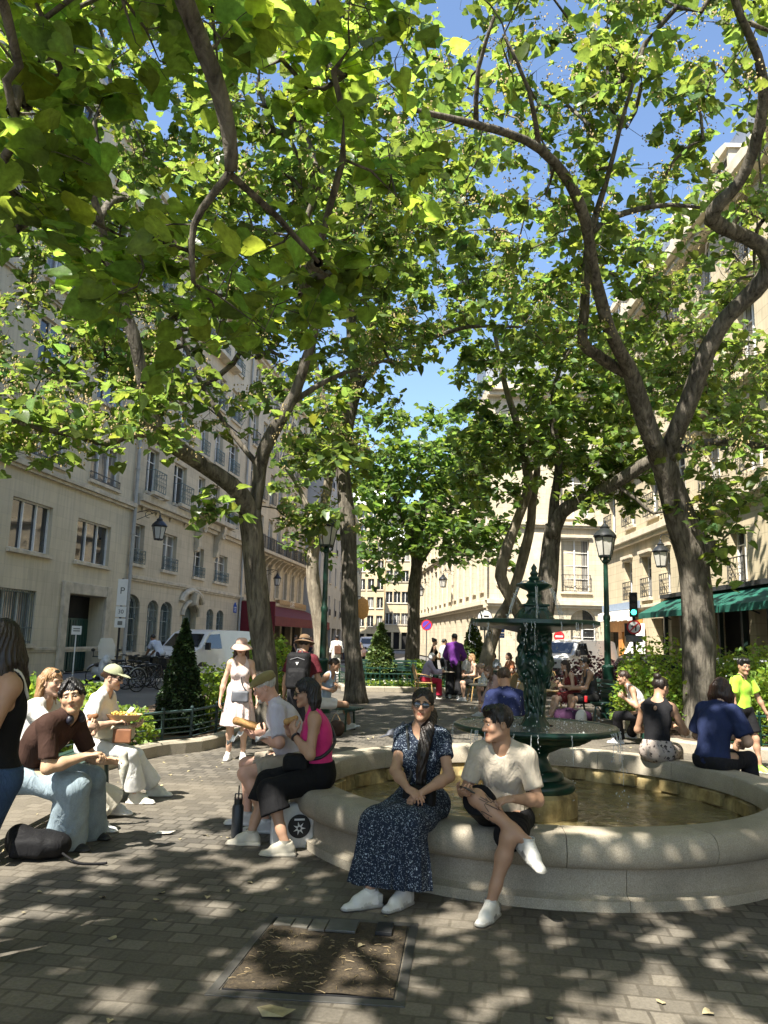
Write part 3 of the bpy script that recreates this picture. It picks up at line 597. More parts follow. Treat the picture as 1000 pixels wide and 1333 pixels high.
_HF=np.array([(0,3,4,1),(1,4,5,2),(0,1,7,6),(1,2,8,7)])
# rounder outline for the boughs that hang near the viewer
def _near():
    out=[(0,.06),(-.12,-.07),(-.30,-.08),(-.47,.04),(-.55,.24),(-.50,.46),(-.36,.68),(-.17,.88),(0,1.06)]
    v=[]; f=[]
    mid=[(0,.06+ .125*i) for i in range(9)]
    for i,(x,y) in enumerate(mid): v.append((0,y,-.10*(y)**2))
    for s in (1,-1):
        b=len(v)
        for i,(x,y) in enumerate(out): 
            v.append((x*s*.52,(y+mid[i][1])/2,.05-.10*((y+mid[i][1])/2)**2+.02*math.sin(i*2.1)))
        for i,(x,y) in enumerate(out): v.append((x*s,y,.06-.13*y*y+.03*math.sin(i*2.1+s)))
        for i in range(8):
            q=(i,i+1,b+i+1,b+i); f.append(q if s>0 else q[::-1]); q=(b+i,b+i+1,b+9+i+1,b+9+i); f.append(q if s>0 else q[::-1])
    return np.array(v),np.array(f)
_N,_NF=_near()
def leaves_mesh(name,P,S,Dr,mat,near=False,droop=.5,tilt=.55,cvar=.25,buds=None):
    """P points, S sizes, Dr preferred outward dirs"""
    n=len(P); T,TF=(_N,_NF) if near else (_H,_HF)
    up=np.array((0,0,1.))+rng.normal(0,tilt,(n,3)); up/=np.linalg.norm(up,axis=1)[:,None]
    d=Dr+rng.normal(0,.7,(n,3)); d[:,2]-=droop; d-=up*(d*up).sum(1)[:,None]; d/=np.linalg.norm(d,axis=1)[:,None]+1e-9
    x=np.cross(d,up); V=P[:,None,:]+S[:,None,None]*(T[None,:,0,None]*x[:,None,:]+T[None,:,1,None]*d[:,None,:]+T[None,:,2,None]*up[:,None,:]*1.4)
    k=len(T); Fq=(TF[None]+np.arange(n)[:,None,None]*k).reshape(-1,4)
    b=1+rng.normal(0,cvar,n); h=rng.normal(0,.10,n); c=np.stack([b*(1+h),b,b*(1-h)],1).clip(.3,1.9); c=np.repeat(c,k,0)*np.tile(np.where(np.abs(T[:,0])<1e-6,1.22,np.where(np.abs(T[:,0])<.3,.93,1.0)),n)[:,None]
    V=V.reshape(-1,3); mi=np.zeros(len(Fq),int)
    if buds is not None and len(buds):
        o=np.array([(1,0,0),(-1,0,0),(0,1,0),(0,-1,0),(0,0,1.3),(0,0,-1.3)]); of=np.array([(0,2,4,4),(2,1,4,4),(1,3,4,4),(3,0,4,4),(2,0,5,5),(1,2,5,5),(3,1,5,5),(0,3,5,5)])
        m=len(buds); bv=buds[:,None,:]+o[None]*rng.uniform(.010,.018,(m,1,1)); 
        of=np.array([(0,4,2,5),(2,4,1,5),(1,4,3,5),(3,4,0,5)])
        bf=(of[None]+np.arange(m)[:,None,None]*6).reshape(-1,4)+len(V); V=np.concatenate([V,bv.reshape(-1,3)]); Fq=np.concatenate([Fq,bf]); c=np.concatenate([c,np.ones((m*6,3))]); mi=np.concatenate([mi,np.ones(len(bf),int)])
    return npmesh(name,V,Fq,[mat,M['bud']],True,c,mi)
def pl(pts):  # photo pixels + depth + radius -> 3-D
    return [(D(a,b,y),r) for a,b,y,r in pts]
def tree(label,limbs,attr,base,leaf=.17,per=16,mat='leaf',bark='bark',near=False,seed=1,spread=.42,group=None,wob=.012,buds=0,twig=.0042,nside=12,name='plane_tree',tilt=.55,hi=None):
    rg=np.random.default_rng(seed); root=thing(name,label,'tree',base,0,group); B=np.array(base,float)
    tk=MB(); nodes=[]; nr=[]; par=[]; fixed=[]
    for li,l in enumerate(limbs):
        rs=resample(l); pts=[]; rad=[]
        ph=rg.uniform(0,6,3)
        for i,(q,r) in enumerate(rs):
            s=i*.3; q=q+np.array((math.sin(s*1.7+ph[0]),math.sin(s*1.3+ph[1]),0))*wob*3*min(1,i/3); 
            if li==0: r=r*(1+.28*math.exp(-i*.9))
            pts.append(q-B); rad.append(r*(1+.05*math.sin(s*3+ph[2])))
            nodes.append(q); nr.append(r); par.append(len(nodes)-2 if i else -1); fixed.append(True)
        tk.tube(pts,rad,nside)
    nfix=len(nodes)
    A=np.array(attr,float)
    N=np.zeros((nfix+len(A)*14,3)); N[:nfix]=nodes; cnt=nfix; ok=np.zeros(len(N)); 
    d0=np.array([np.min(np.linalg.norm(N[:nfix]-a,axis=1)) for a in A]); order=np.argsort(d0)
    pen=np.zeros(len(N)); pen[:nfix]=np.clip(np.array(nr)*4-.15,0,1.6)
    P=list(par); tips=[]; chains=[]
    for ai in order:
        a=A[ai]; dd=np.linalg.norm(N[:cnt]-a,axis=1)+pen[:cnt]; j=int(np.argmin(dd)); p=N[j].copy(); L=np.linalg.norm(a-p)
        k=max(2,min(12,int(L/.3))); side=rg.normal(0,.10*L,3); side[2]+=.12*L; ch=[j]
        for t in range(1,k+1):
            u=t/k; q=p+(a-p)*u+side*math.sin(math.pi*u)+rg.normal(0,.012,3)
            N[cnt]=q; P.append(ch[-1]); ch.append(cnt); cnt+=1
        tips.append(ch[-1]); chains.append(ch)
    w=np.zeros(cnt); 
    for t in tips: w[t]+=1
    for i in range(cnt-1,nfix-1,-1): 
        if P[i]>=nfix: w[P[i]]+=w[i]
    rad=twig*np.power(np.maximum(w,1),.56)
    br=MB()
    for ch in chains:
        pts=[N[i]-B for i in ch]; rr=[max(twig*.8,rad[i]) for i in ch]; rr[0]=rr[1]; rr[-1]=twig*.6
        br.tube(pts,rr,5 if not near else 7,caps=False)
    LP=[];LD=[];BD=[]
    for ch in chains:
        tip=N[ch[-1]]; d=tip-N[ch[max(0,len(ch)-3)]]; d/=np.linalg.norm(d)+1e-6
        up_=hi is not None and tip[2]>hi[0]; sp=spread*(hi[3] if up_ else 1)
        m=max(3,int(per*rg.uniform(.5,1.5)*(hi[2] if up_ else 1))); ns=max(2,m//5)
        subs=[]
        for s in range(ns):
            e=d*.5+rg.normal(0,.75,3); e[2]=e[2]*.6+.05; e*=sp*rg.uniform(.6,1.3)/max(.4,np.linalg.norm(e)); st=N[ch[-1]] if s%2 else N[ch[max(0,len(ch)-2)]]
            subs.append((st,e)); br.tube([st-B,st+e*.5+(0,0,.03)-B,st+e-B],[twig*.6,twig*.5,twig*.35],4,caps=False)
            if buds and rg.random()<buds:
                for _ in range(26): BD.append(st+e*rg.uniform(.5,1.2)+rg.normal(0,.085,3)+np.array((0,0,.06)))
        for _ in range(m):
            st,e=subs[rg.integers(ns)]; u=rg.uniform(.15,1.1); q=st+e*u+rg.normal(0,.05,3); LP.append(q); dd=e/np.linalg.norm(e)+rg.normal(0,.4,3); LD.append(dd)
    LP=np.array(LP); LD=np.array(LD); S=leaf*np.clip(rg.normal(1,.28,len(LP)),.4,1.6)
    if hi is not None: S=np.where(LP[:,2]>hi[0],S*hi[1],S)
    o=tk.build('trunk',M[bark],root,True)
    o=br.build('branches',M[bark],root,True)
    me=leaves_mesh('crown',LP-B,S,LD,M[mat],near,tilt=tilt,buds=(np.array(BD)-B) if BD else None); link('crown',me,root)
    return root
def reg(px0,px1,py0,py1,y0,y1,n,seed=0,clump=.0):
    """attractors inside the piece of air seen between these photo columns/rows and depths"""
    rg=np.random.default_rng(abs(seed+int(px0*7+py0*13+n*101))); out=[]
    for _ in range(n): out.append(D(rg.uniform(px0,px1),rg.uniform(py0,py1),rg.uniform(y0,y1)))
    return out
def ell(c,r,n,seed=0):
    rg=np.random.default_rng(seed+n); out=[]
    while len(out)<n:
        p=rg.uniform(-1,1,3); q=np.linalg.norm(p)
        if q<1 and rg.random()<q**1.2+.12: out.append(Vector(p*np.array(r)+np.array(c)))
    return out
# T1: left tree with two big limbs
tree('tall tree with a leaning forked trunk behind the man in the flat cap',[
 pl([(347,972,12.07,.185),(346,900,12.07,.175),(341,820,12.0,.172),(336,750,11.9,.175),(331,700,11.8,.18),(324,664,11.7,.17)]),
 pl([(330,690,11.8,.15),(318,655,11.6,.135),(300,632,11.4,.13),(265,606,11.1,.12),(232,582,10.8,.12),(208,562,10.6,.125),(192,521,10.4,.095),(182,490,10.2,.09),(170,435,10.0,.085),(155,388,9.8,.08),(140,320,9.5,.06),(120,240,9.0,.045),(60,150,8.6,.03)]),
 pl([(210,563,10.6,.07),(185,564,10.4,.06),(160,566,10.3,.065),(140,577,10.2,.055),(100,566,10.0,.045),(60,560,9.8,.035),(15,548,9.6,.025),(-40,540,9.4,.015)]),
 pl([(328,680,11.8,.12),(338,630,11.8,.115),(345,588,11.7,.11),(362,550,11.6,.10),(382,512,11.5,.09),(396,470,11.3,.08),(410,430,11.2,.07),(404,380,11.0,.06),(395,310,10.7,.05),(420,220,10.5,.035)]),
 pl([(372,530,11.6,.05),(410,505,11.8,.045),(450,485,12,.035),(500,470,12.3,.025)]),
 pl([(340,610,11.8,.05),(300,560,11.9,.04),(260,500,12,.035),(230,430,12,.03)])],
 reg(-60,330,330,560,10.2,14,95)+reg(-60,230,180,500,10.5,14,60)+reg(-60,560,-80,330,9.8,14.5,280)+reg(300,535,250,520,11.2,14.5,95)+reg(-40,250,515,590,9,10.6,30)+reg(360,450,560,700,11,12.5,16)+reg(270,310,650,700,10.9,11.3,3)+ell((-3,12,10.5),(3.6,3.5,2.5),90),
 G(347,972),leaf=.15,per=22,seed=11,buds=.34)
# T2 and the paler trunk behind the lamp
tree('straight dark trunked tree rising right of the left lamp post',[
 pl([(463,917,20,.26),(460,860,20,.225),(456,780,20,.215),(452,700,20,.21),(450,640,20,.205),(447,595,20,.195),(452,545,20,.19),(462,500,19.9,.17),(460,440,19.8,.15),(458,380,19.6,.13),(463,300,19.3,.09),(470,230,19,.05)]),
 pl([(452,545,20,.11),(480,482,19.8,.10),(520,452,19.5,.085),(560,441,19.2,.07),(610,425,18.8,.05),(680,425,18.5,.03)]),
 pl([(449,600,20,.1),(432,560,20,.09),(415,500,20.2,.08),(400,430,20.2,.06),(380,350,20,.04)])],
 reg(370,620,200,480,17,23,190)+reg(390,480,480,620,18,22,40)+reg(580,720,300,420,17,20,26)+reg(480,530,490,560,18,22,8)+ell((-1,20,13.5),(4.5,4,2.5),90),
 G(463,917),leaf=.18,per=20,seed=12,buds=.25)
tree('pale barked slender tree beside the left lamp post',[
 pl([(420,888,28,.26),(416,830,28,.25),(410,770,28,.24),(408,722,28,.23),(416,680,27.9,.2),(426,640,27.8,.18),(432,600,27.6,.16),(441,555,27.4,.12),(440,500,27,.08)]),
 pl([(412,700,28,.11),(400,660,28,.1),(385,625,28,.09),(365,600,28,.05)])],
 reg(350,470,480,640,25,30,90)+reg(370,440,640,730,26,30,20),G(420,888),leaf=.2,per=15,seed=13,bark='barkp')
# T3
tree('dark trunked tree with a low round crown in front of the cream houses',[
 pl([(536,884,34,.34),(537,830,34,.29),(540,770,34,.27),(543,735,34,.26),(535,700,34,.2),(520,660,33.8,.13),(505,620,33.5,.07)]),
 pl([(543,740,34,.17),(565,700,34,.14),(590,660,34,.1),(610,620,34,.06)]),
 pl([(543,735,34,.15),(548,680,34,.12),(555,630,34,.07)])],
 reg(468,640,580,725,30.5,37,165)+reg(470,660,530,640,31,37,110)+reg(590,668,680,735,31,35,18)+reg(474,520,690,755,31,35,12),G(536,884),leaf=.25,per=24,mat='leafd',seed=14,spread=.7)
# T4 : three stems right of centre
tree('pale leaning twin stemmed tree behind the fountain top',[
 pl([(628,900,25,.25),(634,858,25,.225),(645,815,25,.21),(660,788,25,.18),(678,742,25,.165),(690,690,24.8,.16),(692,650,24.6,.14),(700,600,24.4,.1),(690,540,24,.06)]),
 pl([(690,830,24.6,.22),(676,800,24.5,.21),(662,775,24.4,.2),(652,750,24.3,.19),(660,718,24.2,.17),(675,675,24.1,.16),(687,632,24,.15),(680,590,23.8,.14),(672,545,23.5,.11),(655,490,23.2,.08),(640,420,23,.05)])],
 reg(600,770,450,620,22,27,150)+reg(600,650,540,610,21,25,16)+reg(600,700,590,650,22,26,26)+reg(650,780,380,470,20,24,26)+ell((4.4,24,12),(3.5,3.5,2.5),60),
 G(628,900),leaf=.2,per=20,bark='barkp',seed=15,buds=.1)
tree('thick tree bending right over the lamp post behind the fountain',[
 pl([(702,905,21,.36),(705,850,21,.30),(707,800,21,.28),(712,750,21,.27),(717,708,21,.26),(722,684,20.8,.24)]),
 pl([(718,700,20.9,.2),(730,668,20.7,.19),(752,655,20.4,.185),(782,640,20,.18),(815,620,19.5,.165),(850,597,19,.15),(890,583,18.6,.12),(940,576,18.2,.09),(1010,584,18,.06)]),
 pl([(720,690,20.9,.16),(722,650,20.8,.13),(726,600,20.5,.11),(720,540,20.2,.09),(730,480,20,.06),(760,420,19.8,.04)]),
 pl([(800,630,19.7,.06),(830,650,19.5,.05),(850,668,19.4,.04),(880,660,19.3,.02)])],
 reg(690,860,430,600,19,23,150)+reg(740,850,590,680,19.5,21,24)+reg(700,830,540,640,19.5,22,46)+reg(880,1040,430,590,17,21,70)+ell((6,20,12),(4,3.5,2.5),60),
 G(702,905),leaf=.185,per=20,seed=16,buds=.1)
# T5 : right foreground tree
tree('big right hand tree with a burl on its trunk and two snaking limbs',[
 pl([(914,968,13.6,.30),(910,880,13.6,.275),(906,800,13.6,.265),(903,750,13.6,.275),(900,715,13.55,.29),(890,682,13.5,.26),(878,645,13.4,.245),(866,612,13.2,.225),(855,588,13.1,.2)]),
 pl([(900,735,13.55,.24),(917,720,13.5,.24),(928,712,13.45,.20),(934,708,13.42,.10)]),
 pl([(858,595,13.1,.18),(843,555,12.9,.165),(832,515,12.7,.15),(820,478,12.4,.125),(805,455,12.1,.11),(790,425,11.8,.10),(780,385,11.5,.095),(773,345,11.2,.09),(765,290,10.8,.085),(742,237,10.3,.075),(702,196,9.8,.065),(660,175,9.4,.055),(620,162,9.0,.05),(580,150,8.7,.04),(540,140,8.4,.03)]),
 pl([(826,490,12.5,.10),(800,478,12.5,.10),(772,460,12.4,.095),(758,445,12.3,.09),(763,400,12.1,.085),(766,345,11.8,.075),(770,300,11.5,.06),(786,240,11,.045),(810,150,10.3,.03),(840,60,9.7,.02)]),
 pl([(768,305,11.5,.055),(795,283,11.4,.05),(830,271,11.2,.045),(875,265,11,.035),(915,270,10.9,.025)]),
 pl([(866,605,13.2,.17),(878,562,12.9,.16),(898,512,12.6,.15),(920,458,12.3,.145),(950,412,12,.14),(985,378,11.7,.145),(1004,346,11.5,.14),(988,318,11.3,.125),(952,302,11.1,.115),(926,287,10.9,.12),(938,266,10.7,.105),(962,242,10.5,.09),(980,200,10.2,.085),(993,130,9.7,.075),(985,70,9.3,.06),(962,15,8.9,.05),(940,-60,8.5,.035)]),
 pl([(868,598,13.2,.08),(900,580,13,.07),(940,573,12.7,.06),(985,580,12.4,.05),(1030,592,12.2,.03)]),
 pl([(702,196,9.8,.04),(690,120,9.3,.03),(660,50,8.9,.02)]),pl([(620,162,9.0,.035),(622,90,8.7,.03),(640,20,8.3,.02)])],
 reg(560,1030,-80,130,9,13,110)+reg(520,780,110,330,10.2,13.5,66)+reg(760,1030,130,330,10.8,14,52)+reg(790,1030,330,540,12.6,15.5,105)+reg(640,790,330,460,11.6,13.5,30)+reg(880,1030,590,690,12,14,26)+reg(912,940,650,740,13,13.6,5)+reg(940,1030,540,620,12,13,12)+ell((4.5,9.0,11.3),(4,3.5,1.6),90),
 G(914,968),leaf=.15,per=16,seed=17,buds=.34)
# T0 : tree standing behind the viewer; its boughs hang into the top left and shade the foreground
c0=Vector((-2.6,-3.2,0))
def W(*a): return [(Vector(p[:3]),p[3]) for p in a]
tree('broad leaved tree standing behind the viewer, its low boughs hanging into the top left corner',[
 W((-2.6,-3.2,0,.30),(-2.55,-3.2,1.5,.26),(-2.5,-3.1,3.0,.25),(-2.4,-2.9,4.2,.22)),
 W((-2.45,-3.0,3.9,.16),(-2.2,-1.6,5.2,.11),(-1.8,.2,5.75,.08),(-1.35,2.0,5.45,.06),(*D(240,-10,3.3),.05))+pl([(272,95,3.55,.045),(290,175,3.7,.04),(299,228,3.8,.036)]),
 pl([(299,226,3.8,.024),(270,275,3.9,.022),(255,320,3.95,.018),(248,370,4.0,.013)]),
 pl([(299,226,3.8,.022),(335,262,4.0,.02),(375,302,4.2,.017),(420,345,4.4,.012)]),
 W((-2.4,-2.9,4.2,.15),(-3.0,-1.2,6.0,.12),(-3.3,.6,7.4,.09),(-3.0,2.6,8.3,.06),(-2.4,4.4,8.8,.04)),
 W((-2.4,-2.9,4.2,.15),(-1.2,-2.2,6.2,.12),(.6,-1.0,7.6,.09),(2.2,.6,8.3,.06),(3.2,2.4,8.6,.04)),
 W((-2.4,-2.9,4.2,.13),(-4.0,-3.2,6.2,.1),(-5.5,-2.6,7.6,.06)),
 W((-1.8,.2,5.75,.04),(-2.5,1.6,5.6,.035))+pl([(10,10,3.6,.03),(20,110,3.8,.024),(35,180,4.0,.015)])],
 reg(-20,240,-30,150,3.7,4.9,20)+reg(220,330,-30,60,3.6,4.4,4)+reg(80,430,290,440,4.2,5.6,18)+reg(-40,120,180,300,4.0,5.2,6)+reg(380,560,-40,260,4.8,6.6,16)+reg(-60,500,-60,160,5.0,6.5,20)+reg(160,450,380,460,5.0,6.5,6)
 +ell((-1.9,.0,8.2),(3.6,4.6,2.4),480)+ell((1.9,.9,8.6),(3.6,4.0,1.8),420)+ell((.5,-4.8,7.5),(6.5,3.6,2.6),420),
 c0,leaf=.135,per=14,hi=(6.3,1.12,1.22,1.35),near=True,mat='leafn',seed=18,spread=.42,twig=.005,buds=0,name='broadleaf_tree',tilt=.45)
# ---------------------------------------------------------------- people: one smooth surface per body, from a distance field
f32=np.float32
def A3(p): return np.array(p,float)
def unit(v): v=A3(v); return v/(np.linalg.norm(v)+1e-9)
class Field:
    def __init__(s,lo,hi,h):
        s.lo=A3(lo)-2*h; s.h=h; s.n=np.maximum(4,np.ceil((A3(hi)+2*h-s.lo)/h).astype(int)+1); s.d=np.full(s.n,9.,f32); s.c=np.zeros(s.n,np.uint8)
        s.ax=[(s.lo[i]+h*np.arange(s.n[i])).astype(f32) for i in range(3)]
    def reg(s,lo,hi):
        a=np.clip(np.floor((A3(lo)-s.lo)/s.h).astype(int),0,s.n); b=np.clip(np.ceil((A3(hi)-s.lo)/s.h).astype(int)+1,0,s.n)
        if np.any(b<=a): return None,None
        sl=tuple(slice(a[i],b[i]) for i in range(3)); X=s.ax[0][sl[0]][:,None,None]; Y=s.ax[1][sl[1]][None,:,None]; Z=s.ax[2][sl[2]][None,None,:]
        return sl,(X,Y,Z)
    def put(s,pr,k=.02,col=0,sub=False):
        lo,hi=pr.box; m=k+2.5*s.h+(.03 if not sub else 0); sl,P=s.reg(lo-m,hi+m)
        if sl is None: return
        nd=pr.f(*P).astype(f32); d=s.d[sl]
        if sub:
            nd=-nd; h=np.clip(.5-.5*(d-nd)/k,0,1); s.d[sl]=d*(1-h)+nd*h+k*h*(1-h); return
        if col is not None:
            cc=s.c[sl]; cc[nd<d]=col
        h=np.clip(.5+.5*(d-nd)/k,0,1); s.d[sl]=d*(1-h)+nd*h-k*h*(1-h)
    def cut(s,p,n):         # keep the side opposite to n
        n=unit(n); e=(s.ax[0][:,None,None]-p[0])*n[0]+(s.ax[1][None,:,None]-p[1])*n[1]+(s.ax[2][None,None,:]-p[2])*n[2]
        s.d=np.maximum(s.d,e.astype(f32))
    def twin(s):
        o=object.__new__(Field); o.__dict__.update(s.__dict__); o.d=np.full(s.n,9.,f32); o.c=s.c.copy(); return o
    def join(s,o,k=.03):
        nd=o.d; h=np.clip(.5+.5*(s.d-nd)/k,0,1); s.d=s.d*(1-h)+nd*h-k*h*(1-h)
    def cut_near(s,p,n,r):  # plane cut only near a point
        n=unit(n); X,Y,Z=(s.ax[0][:,None,None]-p[0]),(s.ax[1][None,:,None]-p[1]),(s.ax[2][None,None,:]-p[2])
        e=(X*n[0]+Y*n[1]+Z*n[2]).astype(f32); m=(X*X+Y*Y+Z*Z)<r*r; s.d=np.where(m,np.maximum(s.d,e),s.d)
    def warp(s,fn):
        s.d=s.d+fn(s.ax[0][:,None,None],s.ax[1][None,:,None],s.ax[2][None,None,:]).astype(f32)
    def nets(s):
        d=s.d.copy(); 
        for ax in range(3):
            q=[slice(None)]*3
            for e in (0,-1): q[ax]=e; d[tuple(q)]=np.maximum(d[tuple(q)],.001)
        n=s.n; c=n-1; sm=np.zeros((*c,3),f32); ct=np.zeros(c,f32); cr=[]
        for ax in range(3):
            a=[slice(None)]*3; b=[slice(None)]*3; a[ax]=slice(0,-1); b[ax]=slice(1,None); d0,d1=d[tuple(a)],d[tuple(b)]; x=(d0<0)!=(d1<0); cr.append((x,d0<0))
            t=np.where(x,d0/np.where(x,d0-d1,1),0); o=[i for i in range(3) if i!=ax]
            for u in (0,1):
                for v in (0,1):
                    q=[slice(None)]*3; q[o[0]]=slice(u,c[o[0]]+u); q[o[1]]=slice(v,c[o[1]]+v); xx=x[tuple(q)]; ct+=xx; sm[...,ax]+=t[tuple(q)]
                    if u: sm[...,o[0]]+=xx
                    if v: sm[...,o[1]]+=xx
        act=ct>0; idx=np.full(c,-1,np.int32); I=np.argwhere(act); idx[act]=np.arange(len(I)); L=sm[act]/ct[act][:,None]; V=(I+L)*s.h+s.lo
        ni=np.clip(np.round(I+L).astype(int),0,n-1); C=s.c[ni[:,0],ni[:,1],ni[:,2]]; Q=[]
        for ax in range(3):
            x,neg=cr[ax]; o=[(ax+1)%3,(ax+2)%3]; E=np.argwhere(x); ok=np.ones(len(E),bool)
            for k in o: ok&=(E[:,k]>0)&(E[:,k]<c[k])
            E=E[ok]; sg=neg[tuple(E.T)]; qs=[]
            for u,v in ((1,1),(0,1),(0,0),(1,0)):
                e=E.copy(); e[:,o[0]]-=u; e[:,o[1]]-=v; qs.append(idx[tuple(e.T)])
            q=np.stack(qs,1); q[~sg]=q[~sg][:,::-1]; Q.append(q)
        return V,np.concatenate(Q),C
class Cone:
    def __init__(s,a,b,ra,rb,flat=None,fn=None):
        s.a,s.b=A3(a),A3(b); s.ra,s.rb=ra,rb; s.flat=flat; s.n=unit(fn) if fn is not None else None; r=max(ra,rb)
        s.box=(np.minimum(s.a,s.b)-r,np.maximum(s.a,s.b)+r)
    def f(s,X,Y,Z):
        ba=s.b-s.a; L=ba.dot(ba)+1e-9; x,y,z=X-s.a[0],Y-s.a[1],Z-s.a[2]; t=np.clip((x*ba[0]+y*ba[1]+z*ba[2])/L,0,1)
        x=x-t*ba[0];y=y-t*ba[1];z=z-t*ba[2]; q=x*x+y*y+z*z
        if s.flat: e=x*s.n[0]+y*s.n[1]+z*s.n[2]; q=q+e*e*(1/s.flat**2-1); return (np.sqrt(q)-(s.ra+(s.rb-s.ra)*t))*s.flat**.5
        return np.sqrt(q)-(s.ra+(s.rb-s.ra)*t)
class Ell:
    def __init__(s,c,r,fr=None):
        s.c=A3(c); s.r=A3(r); s.fr=np.eye(3) if fr is None else np.array(fr,float); m=(np.abs(s.fr)*s.r[:,None]).sum(0); s.box=(s.c-m,s.c+m)
    def f(s,X,Y,Z):
        x,y,z=X-s.c[0],Y-s.c[1],Z-s.c[2]; k0=0;k1=0
        for i in range(3): e=(x*s.fr[i][0]+y*s.fr[i][1]+z*s.fr[i][2]); k0=k0+(e/s.r[i])**2; k1=k1+(e/s.r[i]**2)**2
        k0=np.sqrt(k0); return k0*(k0-1)/(np.sqrt(k1)+1e-6)
class Box:
    def __init__(s,c,r,fr=None,rd=.01): s.c=A3(c); s.r=A3(r); s.fr=np.eye(3) if fr is None else np.array(fr,float); s.rd=rd; m=(np.abs(s.fr)*s.r[:,None]).sum(0); s.box=(s.c-m,s.c+m)
    def f(s,X,Y,Z):
        x,y,z=X-s.c[0],Y-s.c[1],Z-s.c[2]; q=[np.abs(x*s.fr[i][0]+y*s.fr[i][1]+z*s.fr[i][2])-s.r[i]+s.rd for i in range(3)]
        return np.sqrt(sum(np.maximum(e,0)**2 for e in q))+np.minimum(np.maximum(np.maximum(q[0],q[1]),q[2]),0)-s.rd
def field_of(prims,h,k=.02,pad=.05):
    lo=np.min([p.box[0] for p in prims],0)-pad; hi=np.max([p.box[1] for p in prims],0)+pad; return Field(lo,hi,h)
def ik(a,t,l1,l2,hint):
    a,t=A3(a),A3(t); v=t-a; L=np.linalg.norm(v); 
    if L>(l1+l2)*.995: t=a+v/L*(l1+l2)*.995; v=t-a; L=np.linalg.norm(v)
    u=v/L; x=(l1*l1-l2*l2+L*L)/(2*L); y=math.sqrt(max(0,l1*l1-x*x)); h=A3(hint); h=h-u*h.dot(u); h=unit(h); return a+u*x+h*y,t
# --- materials driven by the mesh's own colour attribute (skin tones, lips, brows, soles)
def m_vcol(name,rough,bumpS=.15,bsc=120,sss=0,var=.12,spec=.4,bd=.002,wr=0):
    t=NT(name); at=t.n('ShaderNodeVertexColor'); at.layer_name='Col'; n=t.noise(t.coord(),14,4); r=t.ramp(n,0,[(.3,g3(1-var)),(.7,g3(1+var*.6))]); t.setc(t.mix(1,(at,0),(r,0),'MULTIPLY')); t.p(Roughness=rough); t.b.inputs['Specular IOR Level'].default_value=spec
    if sss: t.b.inputs['Subsurface Weight'].default_value=sss; t.b.inputs['Subsurface Radius'].default_value=(.012,.005,.003); t.b.inputs['Subsurface Scale'].default_value=1
    b=t.bump(t.noise(t.coord(),bsc,3),0,bumpS,bd)
    if wr: t.bump(t.noise(t.coord((1,1,.6)),16,4,.5,.8),0,wr,.02,b)
    return t.m
M['skin']=m_vcol('skin',.5,.12,160,0,.10)
M['shoe']=m_vcol('sneaker_leather',.5,.1,200)
def m_cloth(col,rough=.85,wr=.55,weave=.25,name='cotton'):
    key=('cl',)+tuple(round(c,3) for c in col)+(name,)
    if key in _mc: return _mc[key]
    t=NT(name); n=t.noise(t.coord(),5,5); r=t.ramp(n,0,[(.3,tuple(c*.84 for c in col)),(.7,tuple(min(1,c*1.08) for c in col))]); t.setc((r,0)); t.p(Roughness=rough); t.b.inputs['Specular IOR Level'].default_value=.15; t.b.inputs['Sheen Weight'].default_value=.12 if max(col)>.1 else 0
    b=t.bump(t.noise(t.coord(),420,2),0,weave,.001); b=t.bump(t.noise(t.coord((1,1,.45)),11,3,.5,1.2),0,wr,.03,b); t.bump(t.noise(t.coord((1,1,.8)),34,3,.5,.8),0,wr*.4,.01,b); _mc[key]=t.m; return t.m
def m_denim(col,name='denim'):
    t=NT(name); n=t.noise(t.coord((1,1,.5)),7,5); r=t.ramp(n,0,[(.3,tuple(c*.75 for c in col)),(.7,tuple(min(1,c*1.2) for c in col))]); n2=t.noise(t.coord((300,300,40)),1,2); t.setc(t.mix(.35,(r,0),(n2,0),'OVERLAY')); t.p(Roughness=.85); t.b.inputs['Specular IOR Level'].default_value=.2
    b=t.bump(n2,0,.2,.001); t.bump(t.noise(t.coord((1,1,.4)),13,3,.5,1.5),0,.6,.025,b); return t.m
def m_print(base,fl,scale=34,thr=.36,name='printed_cloth',st=(1,1,1)):
    t=NT(name); v=t.n('ShaderNodeTexVoronoi'); v.inputs['Scale'].default_value=scale; v.inputs['Randomness'].default_value=1; nz=t.noise(t.coord(),22,3); mx=t.mix(.06,(t.coord(st),0),(nz,1)); t.t.links.new(mx[0].outputs[2],v.inputs['Vector'])
    r=t.ramp(v,0,[(thr-.05,fl),(thr+.05,base)]); n3=t.noise(t.coord(),60,3); r3=t.ramp(n3,0,[(.5,g3(0)),(.58,g3(.8))]); t.setc(t.mix((r3,0),(r,0),base)); t.p(Roughness=.85); t.b.inputs['Specular IOR Level'].default_value=.15
    b=t.bump(t.noise(t.coord(),400,2),0,.2,.001); t.bump(t.noise(t.coord((1,1,.35)),12,3,.5,1.0),0,.6,.03,b); return t.m
def m_hair(col,name='hair'):
    key=('hair',)+col
    if key in _mc: return _mc[key]
    t=NT(name); n=t.noise(t.coord((90,90,7)),1,4,.6,.4); r=t.ramp(n,0,[(.3,tuple(c*.55 for c in col)),(.7,tuple(min(1,c*1.5) for c in col))]); t.setc((r,0)); t.p(Roughness=.42); t.b.inputs['Specular IOR Level'].default_value=.45; t.bump(n,0,.7,.006); _mc[key]=t.m; return t.m
M['lens']=simple('dark_lens',(.008,.008,.009),.08,.1,3,bump=0,spec=.8); M['eye']=m_vcol('eye',.15,0,10,0,.02,.6)
